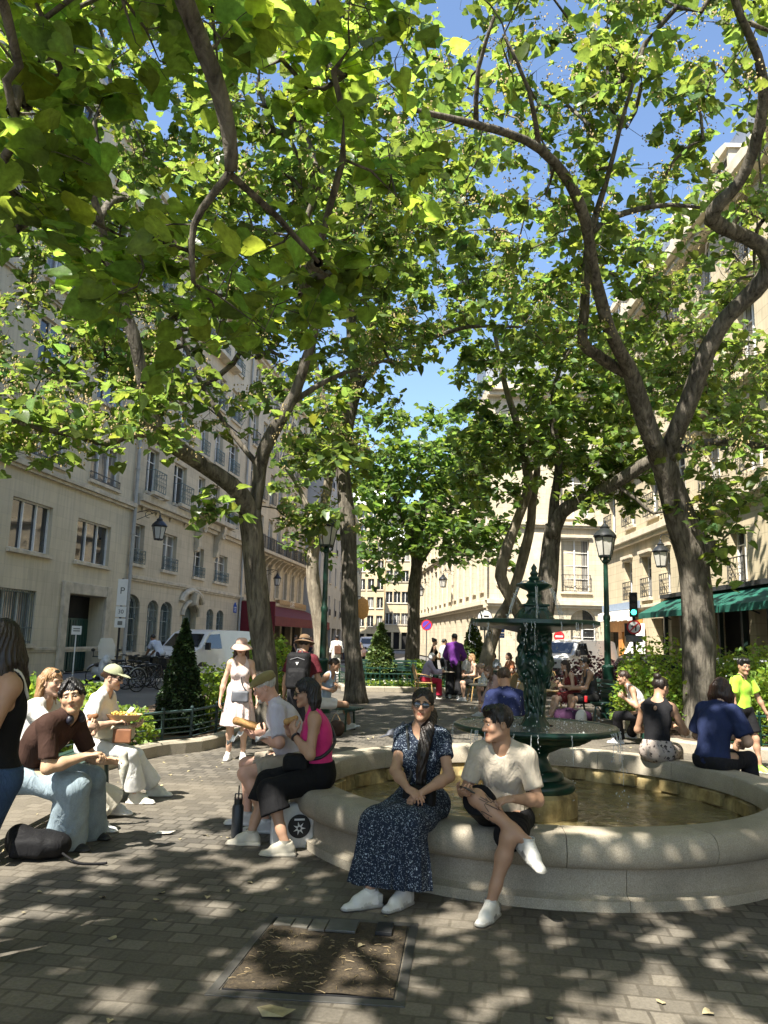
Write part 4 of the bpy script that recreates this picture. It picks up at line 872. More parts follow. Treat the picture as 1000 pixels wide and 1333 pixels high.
SKIN={'light':(.52,.33,.23),'tan':(.40,.235,.15),'brown':(.24,.125,.07),'deep':(.09,.045,.028),'pink':(.55,.31,.22),'asian':(.47,.30,.185)}
LOD=[dict(b=.0105,hd=.0042,ha=.0042,c=.0095,hr=.0058,s=.006),dict(b=.015,hd=.0065,ha=.006,c=.013,hr=.009,s=.009),dict(b=.022,hd=.011,ha=.0095,c=.02,hr=.014,s=.014)]
SEED=[0]
class Person:
    def __init__(s,label,at,heading,H=1.7,sex='f',pel=None,lean=0,hunch=0,side=0,twist=0,head=(0,0,0),fl=None,fr=None,kl=(0,1,.2),kr=(0,1,.2),hl=None,hr=None,el=(-.5,-.6,-.4),er=(.5,-.6,-.4),hdl=None,hdr=None,curl=(.35,.35),skin='light',lod=1,hair=(.02,.012,.008),build=1.0,group=None,belly=0,thigh=1.0):
        SEED[0]+=1; s.rg=np.random.default_rng(SEED[0]+40); s.L=LOD[lod]; s.lod=lod; s.sex=sex; s.k=k=H/1.7; s.hairc=hair; s.skin=A3(SKIN[skin]); s.bd=build; s.belly=belly
        s.root=thing('person',label,'person',at,-R(heading),group); s.at=A3(at); s.hd=heading
        pel=A3(pel if pel is not None else (0,0,.93*k)); s.pel=pel
        def up(l,sd): v=A3((math.sin(R(sd)),math.sin(R(l)),0)); v[2]=math.sqrt(max(.01,1-v.dot(v))); return unit(v)
        s.U1=up(lean*.85,side*.8); s.U2=up(lean+hunch,side); s.cb=pel+s.U1*.21*k; s.nb=s.cb+s.U2*.295*k
        rt=A3((math.cos(R(twist)),-math.sin(R(twist)),0)); s.R2=unit(rt-s.U2*rt.dot(s.U2)); s.F2=np.cross(s.U2,s.R2); rt1=A3((math.cos(R(twist*.3)),-math.sin(R(twist*.3)),0)); s.R1=unit(rt1-s.U1*rt1.dot(s.U1)); s.F1=np.cross(s.U1,s.R1)
        sw=(.160 if sex=='m' else .146)*k*(.5+.5*build); s.sh=[s.nb-s.U2*.052*k-s.R2*sw,s.nb-s.U2*.052*k+s.R2*sw]
        hw=.088*k; s.hip=[pel-s.R1*hw-A3((0,0,.02*k)),pel+s.R1*hw-A3((0,0,.02*k))]
        lt,ls=.435*k,.415*k; an=.085*k
        F=[fl or (-.10,.0,0),fr or (.10,.0,0)]; s.foot=[];s.knee=[];s.toe=[]
        for i,(f,kh) in enumerate(zip(F,(kl,kr))):
            t=A3(f[:3])+A3((0,0,an)); kn,t=ik(s.hip[i],t,lt,ls,kh); s.knee.append(kn); s.foot.append(t); s.toe.append((f[3] if len(f)>3 else (-8 if i==0 else 8),f[4] if len(f)>4 else 0))
        la,lf=.285*k,.25*k; s.elb=[];s.wri=[]; HT=[hl,hr]
        for i,(h,eh) in enumerate(zip(HT,(el,er))):
            sg=-1 if i==0 else 1
            t=A3(h) if h is not None else s.sh[i]+s.R2*sg*.06+A3((0,.06,-.50*k))
            e,t=ik(s.sh[i],t,la,lf,eh); s.elb.append(e); s.wri.append(t)
        s.hand=[]
        for i,hd in enumerate((hdl,hdr)):
            d=unit(s.wri[i]-s.elb[i]) if hd is None or hd[0] is None else unit(hd[0]); n=A3(hd[1]) if hd is not None else s.R2*(1 if i==0 else -1); n=unit(n-d*n.dot(d)); s.hand.append((d,n))
        s.curl=curl
        y,p,r=[R(a) for a in head]; hm=np.array(((math.cos(y),math.sin(y),0),(-math.sin(y),math.cos(y),0),(0,0,1.))).T
        hm=np.array(((math.cos(y),-math.sin(y),0),(math.sin(y),math.cos(y),0),(0,0,1.)))   # rows: right, fwd, up (yaw to the right)
        rx=A3((math.cos(y),-math.sin(y),0)); fy=A3((math.sin(y),math.cos(y),0)); uz=A3((0,0,1.))
        fy2=fy*math.cos(p)+uz*math.sin(p); uz2=uz*math.cos(p)-fy*math.sin(p); rx2=rx*math.cos(r)-uz2*math.sin(r); uz3=uz2*math.cos(r)+rx*math.sin(r)
        s.HF=np.array((rx2,fy2,uz3)); s.hs=(.96 if sex=='m' else .925)*(k**.5 if k<1 else k)
        s.nt=s.nb+s.U2*.055*k+s.F2*.012*k; s.hc=s.nt+s.HF[2]*.115*s.hs+s.HF[1]*.018
        s.k=k; s.th=thigh
    def hp(s,p): return s.hc+(A3(p)*s.hs)@s.HF
    def world(s,p):
        a=-R(s.hd); c,n=math.cos(a),math.sin(a); return s.at+A3((p[0]*c-p[1]*n,p[0]*n+p[1]*c,p[2]))
    def wdir(s,v):
        a=-R(s.hd); c,n=math.cos(a),math.sin(a); return A3((v[0]*c-v[1]*n,v[0]*n+v[1]*c,v[2]))
    def child(s,name,me): return link(name,me,s.root)
    def torso(s,i=0,full=True):
        k=s.k; b=s.bd; m=s.sex=='m'; f1=(s.R1,s.F1,s.U1); f2=(s.R2,s.F2,s.U2); o=[]
        o.append(Ell(s.pel+s.U1*.0*k,(A3((.158 if not m else .150,.112,.12))*k*(.3+.7*b)+i),f1))
        o.append(Ell(s.pel+s.U1*.14*k+s.F1*.01*k+s.F1*s.belly*.4,(A3((.122 if not m else .135,.092+s.belly*.5,.14))*k*b+i),f1))
        o.append(Ell(s.cb+s.U2*.11*k,(A3((.138 if not m else .155,.104 if not m else .112,.175))*k*b+i),f2))
        o.append(Cone(s.sh[0]-s.U2*.012*k,s.sh[1]-s.U2*.012*k,.054*k+i,.054*k+i))
        for q in s.sh: o.append(Cone(s.nb+s.U2*.025*k,q*.75+s.nb*.25-s.U2*.0,.046*k+i*.7,.048*k+i))
        if not m:
            for sg in (-1,1): o.append(Ell(s.cb+s.U2*.09*k+s.F2*.078*k+s.R2*sg*.062*k,(A3((.056,.054,.058))*k+i),f2))
        return o
    def arm(s,j,i=0,frac=2.0,flare=0):
        k=s.k*(.4+.6*s.bd); w=.9 if s.sex=='f' else 1.0; a,e,r=s.sh[j],s.elb[j],s.wri[j]; o=[]
        if frac<=1:
            p=a+(e-a)*frac; o.append(Cone(a,p,.052*k*w+i,(.052+(.040-.052)*frac)*k*w+i+flare)); return o
        o.append(Cone(a,e,.050*k*w+i,.039*k*w+i)); q=e+(r-e)*.35; fr=min(1,frac-1)
        if fr>.36: o+= [Cone(e,q,.040*k*w+i,.041*k*w+i),Cone(q,e+(r-e)*fr,.041*k*w+i,(.041+(.026-.041)*(fr-.35)/.65)*k*w+i+flare)]
        else: o.append(Cone(e,e+(r-e)*fr,.040*k*w+i,.040*k*w+i+flare))
        return o
    def leg(s,j,i=0,frac=2.0,flare=0,i2=None):
        k=s.k*(.35+.65*s.bd); h,n,f=s.hip[j],s.knee[j],s.foot[j]; t=s.th; i2=i if i2 is None else i2; o=[]
        if frac<=1: o.append(Cone(h,h+(n-h)*frac,.088*k*t+i,(.088+(.058-.088)*frac)*k*t+i2)); return o
        o.append(Cone(h,n,.086*k*t+i,.055*k*t+i2)); fr=min(1,frac-1); sh=f-n; bk=unit(np.cross(np.cross(sh,n-h),sh)); 
        if np.dot(bk,n-h)>0: bk=-bk
        c=n+sh*.3+bk*.012*k
        if flare or i: o.append(Cone(n,n+sh*fr,.055*k*t+i2,(.05 if flare else .036)*k+i2+flare))
        else: o+=[Cone(n,c,.052*k,.054*k),Cone(c,n+sh*.75,.053*k,.034*k),Cone(n+sh*.7,f,.035*k,.034*k)]
        return o
    # ---- the body
    def body(s):
        k=s.k; L=s.L; Fd=None; pr=s.torso(); 
        neck=Cone(s.nb-s.U2*.02,s.hp((0,-.022,-.05)),(.052 if s.sex=='f' else .06)*k,(.049 if s.sex=='f' else .057)*k)
        for j in (0,1): pr+=s.arm(j)+s.leg(j)
        F=field_of(pr+[neck],L['b'])
        for p in pr: F.put(p,.03)
        F.put(neck,.03)
        for j in (0,1):
            y=R(s.toe[j][0]); p=R(s.toe[j][1]); tdir=A3((math.sin(y)*math.cos(p),math.cos(y)*math.cos(p),math.sin(p))); F.put(Cone(s.foot[j],s.foot[j]+tdir*.06*k-A3((0,0,.048*k)),.033*k,.020*k),.012)
        V,Q,C=F.nets(); parts=[(V,Q,np.repeat(s.skin[None],len(V),0))]
        parts.append(s.headmesh(neck)); 
        for j in (0,1): parts.append(s.handmesh(j))
        vs=[];qs=[];cs=[];b=0
        for V,Q,C in parts: vs.append(V); qs.append(Q+b); cs.append(C); b+=len(V)
        s.child('body',npmesh('body',np.concatenate(vs),np.concatenate(qs),M['skin'],True,np.concatenate(cs)))
        return s
    def headmesh(s,neck):
        h=s.L['hd']; hs=s.hs; m=s.sex=='m'; fr=s.HF; E=lambda c,r:Ell(s.hp(c),A3(r)*hs,fr); K=lambda a,b,ra,rb:Cone(s.hp(a),s.hp(b),ra*hs,rb*hs)
        base=[(E((0,-.012,.035),(.074,.093,.084)),.02),(E((0,.020,-.03),(.058,.066,.080)),.03),(K((-.046 if m else -.040,.002,-.052),(-.012 if m else -.008,.070,-.094),.022 if m else .019,.018 if m else .015),.03),(K((.046 if m else .040,.002,-.052),(.012 if m else .008,.070,-.094),.022 if m else .019,.018 if m else .015),.03),(E((0,.072,-.098),(.024 if m else .019,.018,.017)),.02),
            (E((-.040,.056,-.022),(.024,.024,.026)),.025),(E((.040,.056,-.022),(.024,.024,.026)),.025),(K((-.038,.072,.028),(.038,.072,.028),.013,.013),.02)]
        F=field_of([b[0] for b in base]+[Cone(s.hp((0,-.02,-.05)),s.hp((0,-.03,-.14)),.05,.05)],h,pad=.035)
        for p,k in base: F.put(p,k*hs)
        F.put(Cone(neck.a+(neck.b-neck.a)*.15,neck.b,neck.ra-.002,neck.rb),.03)
        for x in (-1,1): F.put(E((.031*x,.097,.006),(.017,.017,.012)),.012,sub=True)
        F.put(K((0,.082,.014),(0,.104,-.028),.0085,.0125),.010); 
        for x in (-1,1): F.put(E((.0115*x,.094,-.032),(.0085,.010,.008)),.008)
        for x in (-1,1): F.put(E((.076*x,-.008,-.004),(.011,.020,.032)),.008); F.put(E((.083*x,-.004,-.004),(.006,.010,.018)),.006,sub=True)
        # eyelids, brows, lips carry their own colour
        for x in (-1,1):
            F.put(K((.016*x,.083,.0105),(.046*x,.075,.0085),.0042,.0038),.004,col=0)
            F.put(K((.014*x,.090,.029),(.046*x,.079,.029),.0048,.0036),.004,col=2)
        F.put(K((-.021,.077,-.062),(0,.0885,-.0595),.0042,.0062),.004,col=1); F.put(K((.021,.077,-.062),(0,.0885,-.0595),.0042,.0062),.004,col=1)
        F.put(K((-.018,.0775,-.068),(0,.086,-.0715),.0045,.0075),.004,col=1); F.put(K((.018,.0775,-.068),(0,.086,-.0715),.0045,.0075),.004,col=1)
        F.put(K((-.02,.090,-.0652),(.02,.090,-.0652),.0018,.0018),.003,sub=True)
        V,Q,C=F.nets(); pal=np.array([s.skin,s.skin*np.array((.78,.50,.48)),A3(s.hairc)*.8+s.skin*.12]); col=pal[C]
        # a touch more red on cheeks, nose and ears (skin tone, not light)
        loc=((V-s.hc)@s.HF.T)/hs; w=np.exp(-(((np.abs(loc[:,0])-.04)/.02)**2+((loc[:,2]+.028)/.022)**2+((loc[:,1]-.07)/.03)**2))+.6*np.exp(-((loc[:,0]/.014)**2+((loc[:,2]+.03)/.014)**2+((loc[:,1]-.105)/.016)**2))
        col=col*(1+w[:,None]*np.array((.08,-.10,-.10)))
        eb=MB(); cc=[]
        return V,Q,col
    def eyes(s):
        V=[];Q=[];C=[]
        for x in (-1,1):
            b=MB(); b.sphere((0,0,0),.0108*s.hs,14,12); v=np.array(b.v); n=len(v); d=v/np.linalg.norm(v,axis=1)[:,None]
            c=np.where((d[:,1]>.93)[:,None],np.array((.008,.006,.005)),np.where((d[:,1]>.80)[:,None],np.array((.07,.04,.02)),np.array((.62,.58,.54))))
            # sphere poles on the gaze axis
            v2=np.stack([v[:,0],v[:,2],-v[:,1]],1); d2=v2/np.linalg.norm(v2,axis=1)[:,None]; c=np.where((d2[:,1]>.92)[:,None],np.array((.008,.006,.005)),np.where((d2[:,1]>.74)[:,None],np.array((.06,.035,.018)),np.array((.40,.36,.33))))
            w=s.hp((.031*x,.0752,.0045))+v2@s.HF; fs=[f if len(f)==4 else (*f,f[-1]) for f in b.f]
            me=npmesh('eye',w,np.array([f for f in b.f if len(f)==4]),M['eye'],True,c)
            s.child('eye',me)
        return s
    def handmesh(s,j):
        h=s.L['ha']; k=s.k*(1.0 if s.sex=='m' else .93); d,n=s.hand[j]; w=s.wri[j]; t=np.cross(d,n) if j==1 else np.cross(n,d); cu=s.curl[j]; pr=[]
        if s.lod==2: spread=1.1
        else: spread=1.0
        pr.append((Cone(s.elb[j]+(w-s.elb[j])*.78,w+d*.012*k,.030*k,.025*k,.82,n),.012)); 
        pr.append((Cone(w+d*.02*k,w+d*.075*k,.030*k,.034*k,.42,n),.015)); pr.append((Cone(w+d*.06*k+t*.018*k,w+d*.075*k-t*.022*k,.017*k,.015*k),.012)); pr.append((Cone(w+d*.018*k+t*.016*k,w+d*.05*k+t*.028*k+n*.006*k,.017*k,.014*k),.012))
        for i,(o,L) in enumerate(((.029,.072),(.0095,.080),(-.0105,.074),(-.029,.057))):
            p=w+d*(.086-.004*abs(i-1))*k+t*o*k; a=cu*(.75+.12*i)+.03*i; dirn=d+t*(o*2.2*spread*(1-cu)); dirn=unit(dirn); ang=0
            for q,(fr,mx) in enumerate(((.45,62),(.31,80),(.24,48))):
                ang+=R(mx)*a; dd=unit(dirn*math.cos(ang)+n*math.sin(ang)); e=p+dd*L*fr*k; pr.append((Cone(p,e,(.0092-.0010*q)*k,(.0084-.0010*q)*k),.004)); p=e
        p=w+d*.034*k+t*.030*k; dd=unit(d*.72+t*.62+n*(.15+.55*cu))
        for q,(L,rr) in enumerate(((.040,.0125),(.030,.0105),(.024,.0092))):
            e=p+dd*L*k; pr.append((Cone(p,e,rr*k,(rr-.0012)*k),.006)); p=e; dd=unit(dd+d*.25-t*.30*cu*1.6+n*.35*cu)
        F=field_of([p for p,_ in pr],h,pad=.015)
        for p,kk in pr: F.put(p,kk)
        V,Q,C=F.nets(); col=np.repeat(s.skin[None],len(V),0)*1.0
        return V,Q,col
    # ---- clothes
    def wr(s,F,amp=.004,fr=18,seed=None):
        g=s.rg; a=[(unit(g.normal(0,1,3)*np.array((1,1,.6))),g.uniform(.6,1.8)*fr,g.uniform(0,6)) for _ in range(5)]
        def fn(X,Y,Z):
            o=0
            ph=.8*np.sin(9*X+4*Z)+.7*np.sin(8*Y-5*Z+1)
            for v,f,p in a: o=o+np.sin(f*(X*v[0]+Y*v[1]+Z*v[2])+p+ph)
            return amp*o/2.2
        F.warp(fn)
    def shirt(s,mat,sleeve=.62,hem=-.06,inf=.012,neck=.064,scoop=0,loose=.016,amp=.004,name='shirt',flare=.012,vneck=0,pre=None,k=.03):
        pr=s.torso(inf); arms=[]
        for j in (0,1): arms.append(s.arm(j,loose,sleeve,flare))
        F=field_of(pr+arms[0]+arms[1],s.L['c'],pad=.06)
        for p in pr: F.put(p,k+.01)
        for j,a in enumerate(arms):
            T=F.twin()
            for p in a: T.put(p,k)
            if sleeve<=1: e=s.sh[j]+(s.elb[j]-s.sh[j])*sleeve; n=s.elb[j]-s.sh[j]
            else: e=s.elb[j]+(s.wri[j]-s.elb[j])*(sleeve-1); n=s.wri[j]-s.elb[j]
            T.cut_near(e,n,.16*s.k); F.join(T,k)
        s.wr(F,amp)
        F.put(Cone(s.nb-s.U2*.01*s.k+s.F2*.012,s.nb+s.U2*.2*s.k+s.F2*.03,neck*s.k,neck*s.k*1.1),.012,sub=True)
        if scoop: F.put(Ell(s.nb+s.F2*.09*s.k-s.U2*(.0)*s.k,A3((.07,.06,scoop))*s.k,(s.R2,s.F2,s.U2)),.01,sub=True)
        if vneck: F.put(Cone(s.nb+s.F2*.07*s.k+s.U2*.03,s.nb+s.F2*.12*s.k-s.U2*vneck*s.k,.06*s.k,.012*s.k),.008,sub=True)
        F.cut(s.pel+s.U1*hem*s.k,-s.U1)
        V,Q,C=F.nets(); s.child(name,npmesh(name,V,Q,mat)); return s
    def tank(s,mat,hem=-.05,inf=.010,scoop=.09,arm=.082,amp=.003,name='tank_top',back=.05,crop=None):
        pr=s.torso(inf); F=field_of(pr,s.L['c'],pad=.05)
        for p in pr: F.put(p,.035)
        s.wr(F,amp)
        for j in (0,1):
            sg=-1 if j==0 else 1; F.put(Cone(s.sh[j]+s.R2*sg*.022*s.k+s.U2*.05*s.k,s.sh[j]+s.R2*sg*.035*s.k-s.U2*.085*s.k,arm*s.k,arm*s.k*.75),.01,sub=True)
        F.put(Ell(s.nb+s.F2*.07*s.k+s.U2*.0,A3((.078,.085,scoop))*s.k,(s.R2,s.F2,s.U2)),.01,sub=True); F.put(Ell(s.nb-s.F2*.07*s.k+s.U2*.02,A3((.075,.08,back+.02))*s.k,(s.R2,s.F2,s.U2)),.01,sub=True)
        F.cut(s.pel+s.U1*hem*s.k,-s.U1); V,Q,C=F.nets(); s.child(name,npmesh(name,V,Q,mat)); return s
    def pants(s,mat,frac=2.0,inf=.014,flare=0,waist=.10,amp=.005,name='trousers',i2=None,end=.97):
        k=s.k; f1=(s.R1,s.F1,s.U1); pr=[Ell(s.pel,A3((.158 if s.sex=='f' else .152,.114,.12))*k*(.3+.7*s.bd)+inf,f1),Ell(s.pel+s.U1*.1*k+s.F1*s.belly*.3,A3((.13,.098+s.belly*.4,.10))*k*s.bd+inf,f1)]; lg=[]
        fr=frac if frac<=1 else 1+(frac-1)*end
        for j in (0,1): lg+=s.leg(j,inf,fr,flare,i2)
        F=field_of(pr+lg,s.L['c'],pad=.06)
        for p in pr: F.put(p,.028)
        for j in (0,1):
            T=F.twin()
            for p in s.leg(j,inf,fr,flare,i2): T.put(p,.028)
            if fr<=1: e=s.hip[j]+(s.knee[j]-s.hip[j])*fr; n=s.knee[j]-s.hip[j]
            else: e=s.knee[j]+(s.foot[j]-s.knee[j])*(fr-1); n=s.foot[j]-s.knee[j]
            T.cut_near(e,n,.19*k); F.join(T,.02)
        s.wr(F,amp,15)
        F.cut_near(s.pel+s.U1*waist*k,s.U1,.24*k); V,Q,C=F.nets(); s.child(name,npmesh(name,V,Q,mat)); return s
    def custom(s,name,prims,mat,k=.03,cuts=(),amp=.004,h=None,warp=None,subs=(),fr=18,cn=()):
        F=field_of(prims,h or s.L['c'],pad=.05)
        for p in prims: F.put(p,k)
        if warp: F.warp(warp)
        if amp: s.wr(F,amp,fr)
        for p in subs: F.put(p,.01,sub=True)
        for p,n in cuts: F.cut(p,n)
        for p,n,r in cn: F.cut_near(p,n,r)
        V,Q,C=F.nets(); return s.child(name,npmesh(name,V,Q,mat))
    def shoes(s,up=(.7,.69,.66),sole=(.72,.71,.68),acc=None,lace=True,hi=0):
        k=s.k*1.02
        for j in (0,1):
            a=s.foot[j]; y=R(s.toe[j][0]); p=R(s.toe[j][1]); f=A3((math.sin(y)*math.cos(p),math.cos(y)*math.cos(p),math.sin(p))); r=A3((math.cos(y),-math.sin(y),0)); u=np.cross(r,f); fr=(r,f,u)
            q=lambda x,yy,z:a+(r*x+f*yy+u*z)*k
            up_=[Cone(q(0,-.040,-.048),q(0,.085,-.052),.037*k,.040*k),Cone(q(0,.085,-.056),q((.008 if j==0 else -.008),.158,-.062),.041*k,.030*k,.72,u),Cone(q(0,-.032,-.03),q(0,-.022,-.006+hi),.039*k,.040*k),Cone(q(0,.012,-.002),q(0,.085,-.034),.037*k,.034*k)]
            so=[Box(q(0,.008,-.073),A3((.044,.092,.015))*k,fr,.012),Cone(q(-.002,.065,-.072),q((.006 if j==0 else -.006),.158,-.071),.049*k,.040*k,.34,u)]
            F=field_of(up_+so,s.L['s'],pad=.03)
            for e in up_: F.put(e,.02,col=0)
            if acc is not None: F.put(Box(q(0,-.055,-.03),A3((.042,.022,.028))*k,fr,.01),.008,col=2); F.put(Box(q(0,.035,-.055),A3((.044,.03,.012))*k,fr,.008),.006,col=2)
            for e in so: F.put(e,.006,col=1)
            F.put(Cone(q(0,-.016,.05+hi),q(0,-.014,.020+hi),.028*k,.030*k),.006,sub=True)
            F.cut(q(0,0,-.0835),-u); V,Q,C=F.nets(); pal=np.array([up,sole,acc if acc is not None else up]); o=s.child('shoe',npmesh('shoe',V,Q,M['shoe'],True,pal[C]))
            b=MB(); b.lathe([(.040*k,-.01),(.0395*k,.012),(.0405*k,.030)],12); sm=b.mesh('sock',M['shoe'],True); ca=sm.color_attributes.new('Col','FLOAT_COLOR','POINT'); ca.data.foreach_set('color',np.tile(np.array((*[x*.95 for x in up],1),np.float32),len(sm.vertices)))
            if s.lod<2: so_=link('sock',sm,s.root,tuple(a+(0,0,.0)))
            if lace and s.lod<2:
                b=MB()
                for i in range(4): b.tube([q(-.027,.022+.018*i,.012-.0085*i),q(0,.028+.018*i,.031-.0088*i),q(.027,.022+.018*i,.012-.0085*i)],.0038*k,4)
                link('lace',b.mesh('lace',simple('white_lace',(.50,.49,.46),.8,.05,5,bump=0) if up[0]>.3 else simple('dark_lace',(.03,.03,.03),.8)),o)
        return s
    # ---- hair, hats, glasses
    def hairdo(s,style='short',length=.3,col=None,fall=None,part=0,name='hair',thick=1.0,top=0):
        col=tuple(col or s.hairc); h=s.L['hr']; hs=s.hs; fr=s.HF; E=lambda c,r:Ell(s.hp(c),A3(r)*hs,fr); K=lambda a,b,ra,rb:Cone(s.hp(a),s.hp(b),ra*hs,rb*hs); pr=[(E((0,-.016,.042),(.083,.101,.088+top)),.02)]; sub=[]
        sub=[(E((0,.118,-.035),(.066,.075,.100 if style in('short','buzz') else .122)),.012),(Box(s.hp((0,.04,-.10)),A3((.2,.07,.10))*hs,fr,.02),.02)]
        post=[]
        if style=='short': sub.append((Box(s.hp((0,0,-.125)),A3((.2,.2,.08))*hs,fr,.01),.02)); pr.append((E((0,.045,.098),(.066,.05,.034)),.02)); 
        if style=='buzz': sub.append((Box(s.hp((0,0,-.115)),A3((.2,.2,.08))*hs,fr,.01),.02))
        dn=A3((0,0,-1.)); g=s.rg
        back=s.HF[1]*-1
        if style in('long','bob'):
            n=11
            for i in range(n):
                t=-1.15+2.3*i/(n-1); x=.080*math.sin(t*1.15); y=-.02-.075*math.cos(t*1.1); L=length*(.85+.2*g.random())
                a=s.hp((x*.95,y,.02)); fl=(fall if fall is not None else back*.0); m=a+dn*L*.5+(s.HF[0]*x*.25+fl*.5)*1.0; e=a+dn*L+s.HF[0]*x*.5+fl
                post+= [(Cone(a,m,.028*thick*hs,.027*thick*hs),.02),(Cone(m,e,.027*thick*hs,.010*hs),.015)]
        if style=='curtain':     # parted fringe falling both sides of the forehead
            sub=[(E((0,.118,-.045),(.058,.072,.082)),.012),(Box(s.hp((0,0,-.135)),A3((.2,.2,.08))*hs,fr,.01),.02)]
            for x in (-1,1):
                for i in range(5): pr.append((K((.012*x,.04-.02*i,.122),(.070*x+.003*i*x,.066-.028*i,.040-.008*i),.012,.013),.014))
                pr.append((K((.010*x,.058,.116),(.056*x,.082,.058),.011,.008),.01))
        if style in('pony','tied'):
            post.append((E((0,-.118,.01),(.026,.026,.026)),.015)); sub.append((Box(s.hp((0,0,-.135)),A3((.2,.2,.08))*hs,fr,.01),.02))
        if style=='pony':
            st=[s.hp((0,-.125,.005))]+[A3(p) for p in fall]
            for i in range(len(st)-1):
                r0=(.034-.004*i)*thick; r1=max(.008,(.034-.004*(i+1))*thick); 
                if i==len(st)-2: r1=.010
                post.append((Cone(st[i],st[i+1],r0,r1),.015))
        if style=='bun': post.append((E((0,-.085,.115),(.046,.046,.042)),.012)); sub.append((Box(s.hp((0,0,-.125)),A3((.2,.2,.08))*hs,fr,.01),.02))
        F=field_of([p for p,_ in pr+post],h,pad=.03)
        for p,k in pr: F.put(p,k*hs)
        for p,k in sub: F.put(p,k*hs,sub=True)
        for p,k in post: F.put(p,k*hs)
        c=s.hc
        def fn(X,Y,Z):
            an=np.arctan2((X-c[0]),(Y-c[1])); return .0034*np.sin(30*an+6*np.sin(16*Z)+3)+.0018*np.sin(61*an+9*np.sin(11*Z+1))+.003*np.sin(25*Z+7*an)
        F.warp(fn); V,Q,C=F.nets(); s.child(name,npmesh(name,V,Q,m_hair(col))); return s
    def beard(s,col,full=True):
        E=lambda c,r:Ell(s.hp(c),A3(r)*s.hs,s.HF); K=lambda a,b,ra,rb:Cone(s.hp(a),s.hp(b),ra*s.hs,rb*s.hs)
        pr=[K((-.052,.008,-.055),(-.014,.074,-.098),.020,.019),K((.052,.008,-.055),(.014,.074,-.098),.020,.019),K((-.024,.080,-.054),(.024,.080,-.054),.009,.009),E((0,.076,-.100),(.027,.021,.022))]
        s.custom('beard',pr,m_hair(col,'beard_hair'),.012,amp=.002,h=s.L['hr']*.8,subs=[E((0,.095,-.066),(.020,.02,.007))],fr=90); return s
    def glasses(s,up=0,frame=(.01,.01,.01),rx=.026,rz=.019,z0=.004,lens=None):
        b=MB(); P=lambda p:tuple(s.hp(p)); oz,oy=(.085,-.035) if up else (0,0); tl=R(55) if up else 0
        def T(x,y,z):
            if up: y0,z0_=y-.09,z; y,z=.078+ y0*math.cos(tl)-z0_*math.sin(tl),.100+y0*math.sin(tl)+z0_*math.cos(tl)
            return P((x,y,z))
        lens_=MB()
        for sx in (-1,1):
            ring=[]
            for i in range(18):
                t=2*math.pi*i/18; xx=.033*sx+rx*math.cos(t)*(1+.05*math.cos(2*t)); zz=z0+rz*math.sin(t); ring.append(T(xx,.0985-.35*max(0,abs(xx)-.02)**1.0*.5,zz))
            c=T(.033*sx,.102,z0); lens_.add([c]+ring,[(0,1+i,1+(i+1)%18) for i in range(18)]); b.tube(ring+[ring[0]],.0026,5)
            b.tube([T(.057*sx,.093,z0+.006),T(.074*sx,.06,z0+.006),T(.080*sx,.0,z0+.004)],.0026,5)
        b.tube([T(-.009,.1005,z0+.003),T(0,.103,z0+.006),T(.009,.1005,z0+.003)],.003,5)
        o=s.child('glasses_frame' if up else 'sunglasses',b.mesh('sunglasses',simple('dark_frame',frame,.3,.1,5,bump=0),True)); link('lens',lens_.mesh('lens',lens or M['lens'],True),o); return s
    def cap(s,mat,brim=.075,yaw=0):
        fr=s.HF; E=lambda c,r:Ell(s.hp(c),A3(r)*s.hs,fr)
        F=field_of([E((0,-.015,.05),(.092,.110,.095)),E((0,.13,.06),(.08,.09,.02))],s.L['hr'],pad=.03)
        F.put(E((0,-.014,.048),(.089,.107,.095)),.01); F.cut(s.hp((0,0,.045)),-fr[2]*1.0-fr[1]*.12)
        F.put(Ell(s.hp((0,.085,.052)),A3((.070,.035+brim,.006))*s.hs,(fr[0],unit(fr[1]-fr[2]*.18),unit(fr[2]+fr[1]*.18))),.006); F.put(E((0,-.014,.144),(.008,.008,.006)),.004)
        V,Q,C=F.nets(); s.child('cap',npmesh('cap',V,Q,mat)); return s
    def flatcap(s,mat):
        fr=s.HF; E=lambda c,r,f=None:Ell(s.hp(c),A3(r)*s.hs,f if f is not None else fr); t=(fr[0],unit(fr[1]-fr[2]*.22),unit(fr[2]+fr[1]*.22)); F=field_of([E((0,.01,.07),(.105,.135,.06)),E((0,.11,.04),(.07,.06,.02))],s.L['hr'],pad=.03)
        F.put(E((0,.0,.078),(.094,.122,.050),t),.01); F.put(E((0,-.02,.062),(.090,.106,.055)),.02); F.cut(s.hp((0,0,.040)),-fr[2]-fr[1]*.05); F.put(Ell(s.hp((0,.098,.044)),A3((.068,.048,.008))*s.hs,t),.008); s.wr(F,.0015,60)
        V,Q,C=F.nets(); s.child('flat_cap',npmesh('flat_cap',V,Q,mat)); return s
    def sunhat(s,mat,brim=.165,crown=.10,droop=.05,band=None):
        b=MB(); fr=s.HF; rs=[(0,.155),(.05,.152),(.082,.135),(.094,.10),(.098,.058)]; n=36
        rs=[(r*crown/.10 if r else 0,z) for r,z in rs]; r0=rs[-1][0]
        for i in range(1,7): t=i/6; rs.append((r0+(brim-r0)*t,.056-droop*t**1.6))
        for i in range(6,-1,-1): t=i/6; rs.append((r0+(brim-r0)*t-.001,.052-droop*t**1.6))
        vs=[]
        for r,z in rs:
            for j in range(n):
                a=2*math.pi*j/n; w=(r-.1)*.10*math.sin(2*a+1)+(r-.1)*.05*math.sin(3*a) if r>.1 else 0; vs.append(s.hp((r*.95*math.cos(a),-.012+r*1.08*math.sin(a),z+w)))
